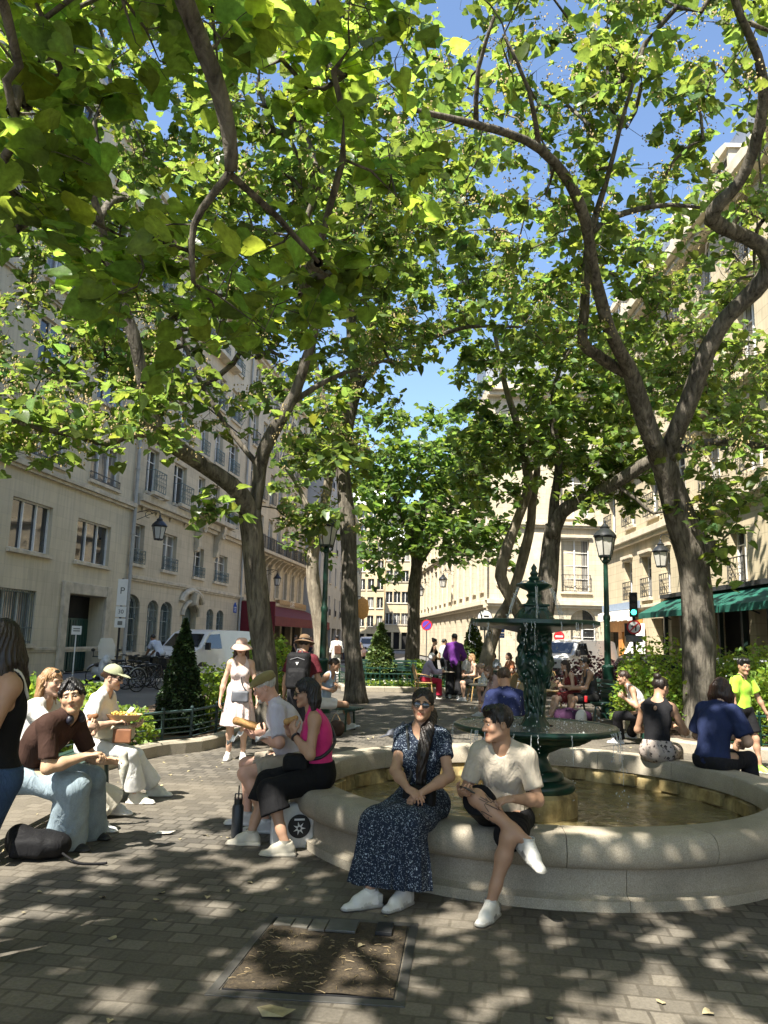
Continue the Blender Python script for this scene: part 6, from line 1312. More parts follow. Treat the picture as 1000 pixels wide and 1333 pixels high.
# ---------------------------------------------------------------- fountain
FC=Vector((1.4,7.1,0)); WZ=.13
FN=thing('fountain','round granite fountain basin with a dark green two bowl cast iron centrepiece','fountain',FC)
def arcprof(prof,a0,a1,n):
    """closed profile swept along an arc, with end caps"""
    b=MB(); k=len(prof); vs=[]
    for i in range(n+1):
        t=a0+(a1-a0)*i/n
        for r,z in prof: vs.append((r*math.cos(t),r*math.sin(t),z))
    fs=[(i*k+j,i*k+(j+1)%k,(i+1)*k+(j+1)%k,(i+1)*k+j) for i in range(n) for j in range(k)]+[tuple(range(k)),tuple(range(n*k,(n+1)*k))[::-1]]
    b.add(vs,fs); return b
cop=[(1.86,.27),(1.86,.425),(1.88,.442),(2.08,.446)]+[(2.115+.075*math.sin(t),.345+.099*math.cos(t)) for t in np.linspace(.1,math.pi-.1,9)]+[(2.06,.245),(2.0,.25)]
NS=14
for i in range(NS):
    a0=2*math.pi*i/NS+.115; a1=a0+2*math.pi/NS-.0022
    arcprof(cop,a0,a1,10).build('coping_stone',M['granite'],FN,True,50)
wl=[(1.90,.24),(2.055,.24),(2.055,.085),(2.075,.07),(2.11,.06),(2.115,-.002),(1.90,-.002)]
for i in range(7):
    a0=2*math.pi*i/7+.3; a1=a0+2*math.pi/7-.002; arcprof(wl,a0,a1,16).build('basin_wall',M['granite'],FN,True,50)
def m_algae():
    t=NT('ochre_stained_basin'); c=t.coord(); n=t.noise(c,5,5,.7); r=t.ramp(n,0,[(.35,(.24,.17,.06)),(.6,(.50,.39,.18))]); n2=t.noise(t.coord((1,1,.3)),11,4); r2=t.ramp(n2,0,[(.4,g3(.45)),(.6,g3(1))]); t.setc(t.mix(.8,(r,0),(r2,0),'MULTIPLY')); t.p(Roughness=.6); t.bump(n2,0,.5,.02); return t.m
M['algae']=m_algae()
b=MB(); b.lathe([(1.897,.26),(1.87,.20),(1.85,.02)],72); b.build('inner_wall',M['algae'],FN,True)
for i in range(44):
    t=2*math.pi*i/44; 
    if i%2: continue
    rr=random.Random(i); w=.05+.03*rr.random(); b=MB()
    vs=[(r*math.cos(t+d),r*math.sin(t+d),z) for z in (.15,.255) for r,d in ((1.82,-w),(1.82,w),(1.88,w),(1.88,-w))]; b.add(vs,[(0,1,2,3),(4,7,6,5),(0,4,5,1),(1,5,6,2),(2,6,7,3),(3,7,4,0)]); b.build('inner_block',M['algae'],FN)
b=MB(); b.lathe([(0,.012),(1.86,.012)],48); b.build('basin_floor',M['algae'],FN)
def m_water():
    t=NT('fountain_water'); c=t.coord((1,1,1)); n=t.noise(c,6,3,.55,.6); n2=t.noise(c,17,3,.5,.5); n3=t.noise(c,1.4,3)
    r=t.ramp(n3,0,[(.35,(.22,.18,.08)),(.6,(.36,.30,.15))]); t.setc((r,0)); t.p(Roughness=.06); t.b.inputs['Specular IOR Level'].default_value=.55
    b=t.bump(n,0,.55,.05); t.bump(n2,0,.45,.02,b)
    tr=t.n('ShaderNodeBsdfTransparent'); tr.inputs[0].default_value=(.72,.62,.36,1); mx=t.n('ShaderNodeMixShader'); mx.inputs[0].default_value=.62; t.l(tr,0,mx,1); t.l(t.b,0,mx,2); t.l(mx,0,t.out,0); return t.m
M['water']=m_water()
n=90; vs=[];fs=[]
rr=np.linspace(.0,1.866,46); an=np.linspace(0,2*math.pi,120,False); P=[]
for r in rr:
    for t in an:
        x,y=r*math.cos(t),r*math.sin(t); z=.0035*math.sin(9*x+4*y)+.003*math.sin(14*y-5*x+1)+.010*math.exp(-((r-.62)/.25)**2)*math.sin(34*r)*math.cos(3*t+9*r)*.7+.006*math.exp(-((r-.7)/.3)**2)*math.sin(23*x)*math.sin(27*y); P.append((FC.x+x,FC.y+y,WZ+z))
m=len(an); Q=[(i*m+j,i*m+(j+1)%m,(i+1)*m+(j+1)%m,(i+1)*m+j) for i in range(len(rr)-1) for j in range(m)]
link('water',npmesh('water',P,Q,M['water']))['kind']='structure'
# iron centrepiece
b=MB(); b.lathe([(0,.012),(.36,.012),(.36,.30),(.33,.33),(0,.33)],32); b.build('pedestal',M['algae'],FN,True,40)
b=MB(); b.lathe([(0,.33),(.33,.33),(.345,.36),(.33,.40),(.29,.42),(.25,.43),(.24,.47),(.20,.50),(.0,.5)],28); b.build('plinth',M['iron'],FN,True,50)
b=MB(); b.lathe([(.16,.48),(.13,.54),(.10,.60),(.12,.64),(.24,.70),(.40,.735),(.46,.77),(.47,.80)],36,squash=lambda t,z:1+.055*math.cos(18*t)*(1 if z>.64 else .35)); b.build('stem',M['iron'],FN,True)
b=MB(); b.lathe([(.30,.79),(.56,.815),(.70,.83),(.725,.845),(.728,.868),(.712,.884),(.690,.880),(.665,.868),(.2,.855)],64,squash=lambda t,z:1+.008*math.cos(12*t)); b.build('lower_bowl',M['iron'],FN,True,60)
# ornamented pillar grown from a distance field: wading birds, masks and foliage
pr=[Cone((0,0,.84),(0,0,1.0),.15,.125),Cone((0,0,1.0),(0,0,1.74),.115,.10),Cone((0,0,1.62),(0,0,1.75),.12,.20)]
g=np.random.default_rng(5)
for q in range(4):
    t=q*math.pi/2+.5; c,s_=math.cos(t),math.sin(t); p=lambda r,z,w=0:(r*c-w*s_,r*s_+w*c,z)
    pr+=[Ell(p(.16,1.22),(.075,.075,.13)),Cone(p(.18,1.30),p(.21,1.40),.05,.035),Cone(p(.21,1.40),p(.15,1.50),.035,.03),Ell(p(.17,1.52),(.04,.04,.035)),Cone(p(.19,1.51),p(.235,1.42),.014,.007),Cone(p(.16,1.12,.03),p(.15,.90,.03),.022,.016),Cone(p(.16,1.12,-.03),p(.15,.90,-.03),.022,.016),Cone(p(.14,1.24,.06),p(.10,1.08,.11),.05,.02),Cone(p(.14,1.24,-.06),p(.10,1.08,-.11),.05,.02)]
    t+=math.pi/4; c,s_=math.cos(t),math.sin(t)
    pr+=[Ell(p(.15,1.30),(.05,.05,.065)),Ell(p(.15,1.62),(.05,.05,.07)),Cone(p(.13,1.0),p(.17,1.14),.045,.03)]
    for _ in range(7): pr.append(Ell(p(.13+.05*g.random(),.95+.75*g.random(),g.uniform(-.08,.08)),(.030,.030,.04)))
pr=[Cone((0,0,.84),(0,0,.98),.15,.10),Cone((0,0,.98),(0,0,1.25),.085,.09),Cone((0,0,1.2),(0,0,1.74),.12,.10),Cone((0,0,1.62),(0,0,1.75),.12,.20)]
for q in range(4):
    t=q*math.pi/2+.5; c,s_=math.cos(t),math.sin(t); p=lambda r,z,w=0:(r*c-w*s_,r*s_+w*c,z)
    pr+=[Ell(p(.135,1.40),(.065,.065,.115)),Cone(p(.16,1.47),p(.185,1.54),.045,.032),Cone(p(.185,1.54),p(.14,1.62),.03,.028),Ell(p(.155,1.64),(.036,.036,.03)),Cone(p(.17,1.635),p(.205,1.56),.012,.006),Cone(p(.115,1.32,.03),p(.095,.95,.025),.020,.014),Cone(p(.115,1.32,-.03),p(.095,.95,-.025),.020,.014),Cone(p(.12,1.42,.06),p(.085,1.26,.11),.045,.018),Cone(p(.12,1.42,-.06),p(.085,1.26,-.11),.045,.018)]
    t+=math.pi/4; c,s_=math.cos(t),math.sin(t)
    pr+=[Ell(p(.14,1.44),(.05,.05,.06)),Ell(p(.14,1.64),(.045,.045,.06)),Cone(p(.085,1.02),p(.11,1.16),.03,.02)]
    for _ in range(7): pr.append(Ell(p(.105+.05*g.random(),1.22+.48*g.random(),g.uniform(-.06,.06)),(.026,.026,.036)))
F_=field_of(pr,.0085,pad=.03)
for q in pr: F_.put(q,.018)
F_.warp(lambda X,Y,Z:.004*np.sin(60*Z+8*np.sin(20*X)+7*np.sin(22*Y))+.0025*np.sin(95*X+80*Y))
V,Q,C=F_.nets(); V[:,:2]*=np.interp(V[:,2],[.84,.95,1.2,1.4,1.6,1.75],[1,.82,.80,.95,.85,.95])[:,None]; link('column',npmesh('column',V,Q,M['iron']),FN)
b=MB(); b.lathe([(.10,1.68),(.26,1.715),(.44,1.735),(.54,1.745),(.575,1.768),(.572,1.80),(.55,1.805),(.52,1.79),(.15,1.785)],72,squash=lambda t,z:1+.018*abs(math.cos(10*t))); b.build('upper_bowl',M['iron'],FN,True,60)
b=MB(); b.box(-.12,.12,-.12,.12,1.785,1.81); b.box(-.105,.105,-.105,.105,1.81,1.93); b.box(-.12,.12,-.12,.12,1.93,1.95); b.build('cap_block',M['iron'],FN,bevel=.008)
b=MB(); b.lathe([(.0,1.95),(.085,1.95),(.07,1.97),(.055,2.0),(.075,2.03),(.055,2.05),(.06,2.07),(.15,2.11),(.155,2.13),(.13,2.14),(.07,2.15),(.045,2.17),(.055,2.19),(.03,2.21),(.04,2.235),(.02,2.26),(.028,2.285),(.0,2.33)],28,squash=lambda t,z:1+.08*math.cos(8*t)*(1 if 2.06<z<2.15 else 0)); b.build('finial',M['iron'],FN,True,60)
# falling water
def m_spray():
    t=NT('falling_water'); t.p(Roughness=.1); t.setc((.75,.78,.78)); t.b.inputs['Specular IOR Level'].default_value=.8; tr=t.n('ShaderNodeBsdfTransparent'); mx=t.n('ShaderNodeMixShader'); mx.inputs[0].default_value=.42; t.l(tr,0,mx,1); t.l(t.b,0,mx,2); t.l(mx,0,t.out,0); return t.m
M['spray']=m_spray()
b=MB(); g=random.Random(9)
def strand(p0,v,t1,r,seg=9):
    """a broken, wavering thread of water, thrown at v"""
    pts=[];rr=[]
    for i in range(seg+1):
        t=t1*i/seg; pts.append((p0[0]+v[0]*t+g.uniform(-.004,.004),p0[1]+v[1]*t+g.uniform(-.004,.004),p0[2]+v[2]*t-4.9*t*t)); rr.append(r*g.uniform(.5,1.3)*(1-.5*i/seg))
    b.tube(pts,rr,5)
def drops(p0,v,t0,t1,n,r,sp=.02):
    for i in range(n):
        t=g.uniform(t0,t1); rr=r*g.uniform(.5,1.4); b.sphere((p0[0]+v[0]*t+g.gauss(0,sp),p0[1]+v[1]*t+g.gauss(0,sp),p0[2]+v[2]*t-4.9*t*t),(rr,rr,rr*1.4),5,3)
for i in range(34):        # from the scalloped lip of the upper bowl into the lower bowl
    t=g.uniform(0,6.283); p0=(.575*math.cos(t),.575*math.sin(t),1.78); v=(.10*math.cos(t),.10*math.sin(t),0)
    strand(p0,v,g.uniform(.08,.24),.0052); drops(p0,v,.10,.43,9,.0048)
for i in range(30):        # from the lower lip into the basin
    t=g.uniform(0,6.283); p0=(.73*math.cos(t),.73*math.sin(t),.868); v=(.12*math.cos(t),.12*math.sin(t),0)
    strand(p0,v,g.uniform(.10,.30),.006); drops(p0,v,.12,.38,7,.005)
for t in (.05,.12,-.04,2.9,3.2,1.6,4.6):      # arching jets under the finial
    for k in range(2):
        p0=(.06*math.cos(t),.06*math.sin(t),2.16); vv=g.uniform(.55,.75); v=(vv*math.cos(t+.04*k),vv*math.sin(t+.04*k),g.uniform(.1,.35)); strand(p0,v,.33,.006,12); drops(p0,v,.1,.34,12,.004,.012)
strand((.0,-.15,2.1),(0,-.02,0),.25,.006)
for i in range(120): 
    t=g.uniform(0,6.283); r=abs(g.gauss(.3,.25)); b.sphere((r*math.cos(t),r*math.sin(t),g.uniform(.9,1.8)),(.004,.004,.006),5,3)
for i in range(90):
    t=g.uniform(0,6.283); r=g.uniform(.2,.66); rr=g.uniform(.004,.009); b.sphere((r*math.cos(t),r*math.sin(t),.876+g.uniform(0,.03)),(rr,rr,rr),5,3)
o=b.build('falling_water',M['spray'],None,True,None,FC); o['kind']='stuff'
b=MB(); b.lathe([(.16,.875),(.685,.875)],48)
o=b.build('bowl_water',simple('bowl_water',(.10,.11,.095),.08,.3,20,bump=.8,bscale=26,bdist=.03,spec=.8),FN,True)
# ---------------------------------------------------------------- planting beds, kerbs, low fences
def bed(pts,name='planting_bed'):
    b=MB(); b.ext(pts,lambda u,v,w:(u,v,w),.003,.075); o=b.build(name,M['soil']); o['kind']='structure'
def kerbline(label,pts,h=.17,w=.20,seg=.95,cat='kerb'):
    t=thing('kerb_edging',label,cat,(*pts[0],0)); o=Vector((*pts[0],0)); rs=resample([((x,y,0),0) for x,y in pts],.25); P=[Vector(q) for q,_ in rs]; acc=0; cur=[P[0]]
    def flush(c):
        if len(c)<2: return
        b=MB(); n=len(c); vs=[]
        prof=[(0,-.01),(0,h-.03),(.03,h),(w-.03,h),(w,h-.03),(w,-.01)]
        for i,p in enumerate(c):
            d=(c[min(i+1,n-1)]-c[max(i-1,0)]).normalized(); nn=Vector((-d.y,d.x,0))
            if i==0: p=p+d*.004
            if i==n-1: p=p-d*.004
            for u,z in prof: q=p+nn*u-o; vs.append((q.x,q.y,z))
        k=len(prof); b.add(vs,[(i*k+j,i*k+(j+1)%k,(i+1)*k+(j+1)%k,(i+1)*k+j) for i in range(n-1) for j in range(k)]+[tuple(range(k)),tuple(range((n-1)*k,n*k))[::-1]]); b.build('kerb_stone',M['granite'],t)
    for a,c in zip(P[:-1],P[1:]):
        acc+=(c-a).length; cur.append(c)
        if acc>=seg: flush(cur); cur=[c]; acc=0
    flush(cur); return t
def lowfence(label,pts,h=.55,mat=None,post=1.1,hoops=False,base=.07,rails=(1,.74,.5,.26)):
    mat=mat or M['iron']; t=thing('low_fence',label,'fence',(*pts[0],0)); o=A3((*pts[0],0))
    for (x0,y0),(x1,y1) in zip(pts[:-1],pts[1:]):
        a,c=A3((x0,y0,base))-o,A3((x1,y1,base))-o; L=np.linalg.norm(c-a); n=max(1,int(round(L/post)))
        for i in range(n+1):
            p=a+(c-a)*i/n; b=MB(); b.tube([tuple(p-(0,0,base*.9)),tuple(p+(0,0,h-base))],.022,7); b.sphere(tuple(p+(0,0,h-base+.02)),.03,8,6); b.build('post',mat,t)
        for f in rails:
            b=MB(); b.tube([tuple(a+(0,0,(h-base)*f-.02)),tuple(c+(0,0,(h-base)*f-.02))],.020 if f==1 else .009,6); b.build('rail',mat,t)
        if hoops:
            b=MB(); m=int(L/.14)
            for i in range(m):
                p=a+(c-a)*(i+.5)/m; d=(c-a)/L*.06; zt=(h-base)*.72; b.tube([tuple(p-d+(0,0,.02)),tuple(p-d+(0,0,zt-.06)),tuple(p-d*.5+(0,0,zt)),tuple(p+d*.5+(0,0,zt)),tuple(p+d+(0,0,zt-.06)),tuple(p+d+(0,0,.02))],.007,4)
            b.build('hoops',mat,t)
    return t
LK=[(-4.9,5.0),(-3.95,6.8),(-3.35,8.8),(-3.02,10.2),(-2.80,10.72),(-2.45,11.1),(-2.22,12.0),(-2.1,13.6),(-2.2,16),(-2.35,20),(-2.4,27)]
bed([(x-.15,y) for x,y in LK]+[(-3.4,27),(-4.35,21),(-5.9,10.4),(-6.4,5.0)])
kerbline('long rounded granite kerb along the left planting bed',LK)
lowfence('low grey green railing round the corner of the left planting bed',[(-4.2,7.0),(-3.62,8.8),(-3.28,10.3),(-2.98,10.95),(-2.68,11.35),(-2.5,12.2),(-2.42,13.6),(-2.5,16)],.55,simple('grey_green_railing',(.05,.085,.085),.45,.25,8),rails=(1,.80,.55,.40,.25))
RK=[(9.4,9.9),(7.6,10.7),(5.6,11.6),(4.75,12.1),(4.55,12.6),(4.6,14),(5.0,17),(5.6,19.5),(6.1,21)]
bed([(x+.15,y+.05) for x,y in RK]+[(8.0,21),(8.4,10.2)]); kerbline('granite kerb along the right planting bed',RK[::-1],cat='kerb')
lowfence('dark green hooped railing in front of the right hedge',[(9.0,10.35),(7.6,11.0),(5.7,11.85),(5.05,12.2)],.62,M['iron'],hoops=True)
BK=[(-1.0,24.2),(1.0,24.4),(3.2,24.2),(4.2,23.9),(4.5,24.6)]
bed([(-1.0,24.35),(1.0,24.55),(3.2,24.35),(4.3,24.2),(4.6,26),(3.0,31),(-.6,31),(-1.5,26)]); kerbline('pale kerb of the back planting bed behind the terrace tables',[(-1.4,26.2),(-1.15,24.6)]+BK,.16)
lowfence('dark green hooped railing round the back planting bed',[(-1.35,26),(-1.0,24.5),(1.0,24.7),(3.2,24.5),(4.1,24.3)],.72,M['iron'],hoops=True)
b=MB(); g=np.random.default_rng(3); P=np.stack([g.uniform(-1.1,4.1,5200),g.uniform(24.6,27.5,5200),.08+g.random(5200)*.16],1)
me=leaves_mesh('ground_cover',P,np.full(len(P),.11),g.normal(0,1,P.shape),M['leafh'],droop=-.8,tilt=.9); link('ground_cover',me)['kind']='stuff'
P=np.stack([g.uniform(-1.0,4.0,260),g.uniform(24.6,26.5,260),.22+g.random(260)*.1],1); b=MB()
for p in P: b.sphere(tuple(p),(.03,.03,.02),6,4)
b.build('white_flowers',simple('white_petals',(.7,.68,.55),.8,.15,9,bump=0))['kind']='stuff'
# ---------------------------------------------------------------- shrubs, clipped cones
def shrub(label,c,r,n,leaf,mat='leafh',name='shrub',cone=False,seed=0,loose=.16,group=None,inner=None):
    g=np.random.default_rng(seed+5); t=thing(name,label,'shrub',c,0,group); P=[];Dn=[]
    lumps=[(unit(g.normal(0,1,3)),g.uniform(.12,.32)) for _ in range(14)]
    while len(P)<n:
        if cone:
            z=1-math.sqrt(g.random()); z=1-(1-z); zz=g.random()**1.5; rr=(1-zz)**.9*(1+.06*math.sin(9*zz*3)); a=g.uniform(0,6.283); q=g.random()**.18; p=A3((r[0]*rr*q*math.cos(a),r[1]*rr*q*math.sin(a),.05+r[2]*zz)); d=unit((math.cos(a),math.sin(a),.35))
        else:
            d=unit(g.normal(0,1,3)); 
            if d[2]<-.5: continue
            k=1+sum(w*max(0,d.dot(v)-.55)/.45 for v,w in lumps)-.08; q=k*(g.random()**.28+g.normal(0,loose*.35)); p=A3((d[0]*r[0]*q,d[1]*r[1]*q,r[2]*(.45+.55*d[2]*q)))
            if p[2]<.02: continue
        P.append(p); Dn.append(d)
    P=np.array(P); Dn=np.array(Dn); S=leaf*np.clip(g.normal(1,.3,len(P)),.4,1.8)
    link('foliage',leaves_mesh('foliage',P,S,Dn,M[mat],tilt=.75,droop=.15,cvar=.28),t)
    b=MB()
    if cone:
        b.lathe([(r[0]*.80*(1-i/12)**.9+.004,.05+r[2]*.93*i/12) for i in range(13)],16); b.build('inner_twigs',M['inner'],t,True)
        b=MB(); b.tube([(0,0,-.02),(0,0,.25)],.035,7)
    else:
        for _ in range(12):
            q=P[g.integers(len(P))]; b.tube([(q[0]*.15,q[1]*.15,-.02),(q[0]*.5,q[1]*.5,q[2]*.55),tuple(q*.97)],[.014,.010,.004],5)
    b.build('stems',M['bark'],t,True); return t
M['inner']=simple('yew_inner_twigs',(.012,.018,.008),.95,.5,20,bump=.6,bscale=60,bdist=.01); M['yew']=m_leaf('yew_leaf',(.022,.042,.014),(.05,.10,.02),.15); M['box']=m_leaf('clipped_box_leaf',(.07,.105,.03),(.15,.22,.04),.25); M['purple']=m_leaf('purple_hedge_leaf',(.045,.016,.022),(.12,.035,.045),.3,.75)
p=G(231,962); shrub('tall dark clipped cone shrub at the corner of the left bed',(p.x-.05,p.y+.25,.07),(.47,.47,1.72),11000,.034,'yew','clipped_cone',True,1)
shrub('grey green clipped cone shrub by the back bed railing, left of the dark trunk',(*D(495,870,26.5).xy,.07),(.80,.80,2.0),6000,.075,'box','clipped_cone',True,2)
shrub('narrow clipped cone shrub behind the terrace tables',(*D(616,870,27.5).xy,.07),(.72,.72,2.25),5000,.08,'box','clipped_cone',True,3)
shrub('small round bright green bush right of the back bed bench',(*D(538,860,27).xy,.3),(.45,.45,.6),900,.09,'leafh','round_bush',seed=4)
shrub('bright green loose shrub behind the brown t-shirt man',(-4.5,9.3,.05),(.85,.8,1.02),3600,.062,seed=5)
shrub('bright green loose shrub behind the cap wearer',(-3.95,10.1,.05),(.50,.5,.72),2200,.055,seed=6)
shrub('low pale green shrub left of the dark clipped cone',(-3.45,10.8,.05),(.34,.34,.5),1100,.05,seed=7)
shrub('light green shrub behind the sun hat woman',(-2.95,13.4,.05),(.5,.7,.80),1900,.06,seed=8)
shrub('light green shrub behind the left forked trunk',(-2.8,15.8,.05),(.5,.8,1.0),1800,.07,seed=9)
shrub('pale flowering tall shrub right of the left forked trunk',(-2.55,17.4,.05),(.5,.8,1.35),2000,.075,seed=10)
for i,(x,y,rx,ry,h) in enumerate(((5.0,14.3,.75,.8,1.42),(6.2,14.9,.8,.8,1.35),(7.0,13.7,.9,.9,1.4),(6.3,12.9,.6,.6,1.0),(8.0,12.6,.9,.9,1.5),(7.3,15.6,.9,.9,1.35))):
    lab=('yellow green hedge bush left of the right hand trunk','yellow green hedge bush just behind the right hand trunk','yellow green hedge bush right of the right hand trunk','low yellow green bush behind the boy in neon green','tall green hedge bush at the right edge of the photo','green hedge bush in front of the silver car')[i]
    shrub(lab,(x,y,.05),(rx,ry,h),3000,.06,seed=20+i,group='hedge bushes in the right bed')
shrub('dark purple leaved bush behind the right bench',(5.35,18.6,.05),(.9,.7,.98),2600,.065,'purple','purple_bush',seed=30); shrub('dark purple leaved bush right of the lamp post base',(6.3,18.0,.05),(.7,.7,.95),2200,.065,'purple','purple_bush',seed=31)
# ---------------------------------------------------------------- benches
M['slat']=simple('dark_green_painted_slat',(.02,.05,.038),.45,.3,7,bump=.2)
def bench(label,loc,rz,L=1.8,back=False,seat=.45):
    t=thing('bench',label,'bench',loc,rz)
    for i in range(5):
        b=MB(); b.box(-L/2,L/2,-.21+i*.088,-.21+i*.088+.072,seat-.035,seat); b.build('seat_slat',M['slat'],t,bevel=.006)
    for x in (-L/2+.18,L/2-.18):
        b=MB(); b.box(x-.025,x+.025,-.2,.2,seat-.075,seat-.038); b.tube([(x,-.17,seat-.06),(x,-.21,0)],.02,6); b.tube([(x,.17,seat-.06),(x,.23,0)],.02,6)
        if back: b.tube([(x,.2,seat-.05),(x,.27,seat+.2),(x,.32,seat+.42)],.02,6)
        b.build('bench_leg',M['iron'],t)
    if back:
        for i in range(4):
            b=MB(); y=.235+.028*i; b.box(-L/2,L/2,y,y+.025,seat+.07+.095*i,seat+.145+.095*i); b.build('back_slat',M['slat'],t,bevel=.005)
    return t
bench('dark backless bench under the three people on the left',(-2.86,6.75,0),R(90),2.7,seat=.44)
bench('dark backless bench beside the path under the person in white shorts',(-1.05,14.15,0),R(-20),1.5,seat=.40)
bench('dark green bench with a back, under the couple by the right lamp post',(4.40,16.55,0),R(-80),1.7,True)
bench('dark bench beside the right hedge under the woman in the white vest',(4.35,13.1,0),R(-84),1.3,seat=.42)
bench('empty green bench behind the back bed railing',(.3,25.9,.05),R(4),1.9,True)
# ---------------------------------------------------------------- lamp posts, lanterns
M['lampglass']=simple('frosted_lamp_glass',(.50,.49,.44),.25,.1,4,bump=0); M['blk']=simple('black_enamel',(.02,.022,.022),.35,.3,6,bump=.1)
def lantern(par,z,s=1.0,hang=False,x=0,y=0):
    b=MB(); n=6; R0,R1=.15*s,.235*s; vs=[]
    b.lathe([(R0*.92,z),(R1*.95,z+.42*s)],6,(x,y,0)); b.build('lamp_glass',M['lampglass'],par)
    b=MB()
    for i in range(6):
        t=math.pi/3*i; b.bar((x+R0*math.cos(t),y+R0*math.sin(t),z),(x+R1*math.cos(t),y+R1*math.sin(t),z+.42*s),.012*s,5)
    b.lathe([(R0*1.08,z-.03*s),(R0*1.08,z+.015*s),(.02,z-.05*s)],6,(x,y,0)); b.lathe([(R1*1.0,z+.41*s),(R1*1.16,z+.43*s),(R1*1.12,z+.47*s)],6,(x,y,0)); b.build('lamp_frame',M['blk'],par)
    b=MB(); b.lathe([(R1*1.12,z+.46*s),(R1*.95,z+.52*s),(R1*.62,z+.60*s),(R1*.42,z+.63*s),(R1*.46,z+.67*s),(R1*.24,z+.72*s),(.03*s,z+.76*s),(.035*s,z+.80*s),(0,z+.86*s)],18,(x,y,0)); b.build('lamp_cap',M['blk'],par,True,40)
def lamppost(label,loc,H):
    t=thing('street_lamp',label,'street lamp',loc); b=MB()
    b.lathe([(.20,0),(.20,.10),(.17,.13),(.165,.62),(.19,.66),(.19,.72),(.13,.78),(.12,1.05),(.14,1.08),(.14,1.12),(.10,1.16)],16); b.build('lamp_base',M['iron'],t,True,40)
    b=MB(); b.lathe([(.075,1.14),(.066,H*.6),(.08,H*.61),(.08,H*.63),(.06,H*.64),(.05,H-.12),(.075,H-.1),(.075,H-.06),(.05,H-.02),(.05,H+.02)],14,squash=lambda a,z:1+.04*math.cos(7*a)); b.build('lamp_post',M['iron'],t,True,40)
    b=MB()
    for i in range(4):
        a=math.pi/2*i+.4; b.tube([(.05*math.cos(a),.05*math.sin(a),H-.12),(.15*math.cos(a),.15*math.sin(a),H-.02),(.15*math.cos(a),.15*math.sin(a),H+.06)],.012,5)
    b.build('lamp_bracket',M['iron'],t); lantern(t,H+.05,1.0); return t
lamppost('green cast iron street lamp beside the right bench, clear lantern',tuple(G(793,935)),3.55)
lamppost('green cast iron street lamp standing left of the straight dark trunk',(-1.27,17.2,0),3.6)
def wall_lantern(label,p,out,s=1.0):
    t=thing('wall_lantern',label,'lantern',p,0); o=A3((*out,0)); b=MB(); b.tube([(0,0,0),tuple(o*.5+A3((0,0,.12))),tuple(o*.95+A3((0,0,.05))),tuple(o+A3((0,0,-.05)))],.022,6); b.tube([tuple(o*.5*(1+.3*math.cos(a))+A3((0,0,-.1+.16*math.sin(a)))) for a in np.linspace(0,5,12)],.014,5); b.tube([(0,0,-.35),tuple(o*.8+A3((0,0,.02)))],.014,5); b.build('bracket',M['blk'],t); lantern(t,-.92*s,s,x=o[0],y=o[1])
wall_lantern('black bracket lantern on the seam of the two left houses',(LF(35.0)+.02,35.0,7.1),(1.1,-.15),1.35)
wall_lantern('small lantern high on the red awning house',(LF(56)+.02,56,6.3),(.9,-.12),1.1)
wall_lantern('bracket lantern on the right cream building beside the trunk',(11.98,30.2,5.9),(-1.0,0),1.3)
wall_lantern('bracket lantern on the long institute facade, nearer one',(5.95,64,7.3),(-.9,-.06),1.4)
wall_lantern('bracket lantern on the long institute facade, farther one',(4.9,79,7.4),(-.9,-.06),1.4)
# ---------------------------------------------------------------- traffic light and signs
def disc(b,r,y,n=28,m=0,cz=0,cx=0): b.poly([(cx+r*math.cos(2*math.pi*i/n),y,cz+r*math.sin(2*math.pi*i/n)) for i in range(n)],m)
red=simple('sign_red',(.50,.02,.025),.5,.05,4,bump=0); wht=simple('sign_white',(.72,.72,.70),.5,.05,4,bump=0); blu=simple('sign_blue',(.02,.10,.42),.5,.05,4,bump=0); drk=simple('sign_black',(.015,.015,.015),.5,.05,4,bump=0); pur=simple('sign_violet_blue',(.10,.05,.36),.5,.05,4,bump=0)
def pole(t,H,r=.035,mat=None): b=MB(); b.tube([(0,0,0),(0,0,H)],r,8); b.build('pole',mat or M['steel'],t,True,40)
def plate(t,name,w,h,z,mat,y=-.05,x=0): b=MB(); b.box(x-w/2,x+w/2,y-.012,y+.012,z-h/2,z+h/2); return b.build(name,mat,t,bevel=.004)
t=thing('traffic_light','traffic light showing green with a no left turn sign below','traffic light',(*D(825,800,30).xy,-.126),R(-16)); pole(t,3.6,.06,drk)
plate(t,'signal_housing',.30,.95,3.28,drk,-.12); b=MB(); b.box(-.15,.15,-.1,.1,2.82,3.74); b.build('signal_box',drk,t,bevel=.03)
for z in (3.55,3.27):
    b=MB(); disc(b,.095,-.138,20,cz=z); b.build('unlit_lens',simple('unlit_lens',(.03,.012,.01),.3,.1,4,bump=0),t)
ge=NT('lit_green_signal'); ge.b.inputs['Emission Color'].default_value=(.05,1,.62,1); ge.b.inputs['Emission Strength'].default_value=2.2; ge.setc((.0,.3,.2)); b=MB(); disc(b,.10,-.138,24,cz=2.99); b.build('green_lens',ge.m,t)
for z in (3.55,3.27,2.99):
    b=MB(); b.lathe([(.115,0),(.115,.17)],16,a0=0,a1=math.pi); o=b.build('visor',drk,t,True,None,(0,-.13,z),(R(90),0,0))
b=MB(); disc(b,.27,-.10,30,cz=2.42); o=b.build('no_turn_disc',red,t); b=MB(); disc(b,.21,-.106,30,cz=2.42); b.build('sign_face',wht,t)
b=MB(); b.ext([(.03,2.28),(.08,2.28),(.08,2.48),(-.05,2.48),(-.05,2.53),(-.13,2.455),(-.05,2.38),(-.05,2.43),(.03,2.43)],lambda u,v,w:(u,w,v),-.112,-.108); b.build('left_arrow',drk,t)
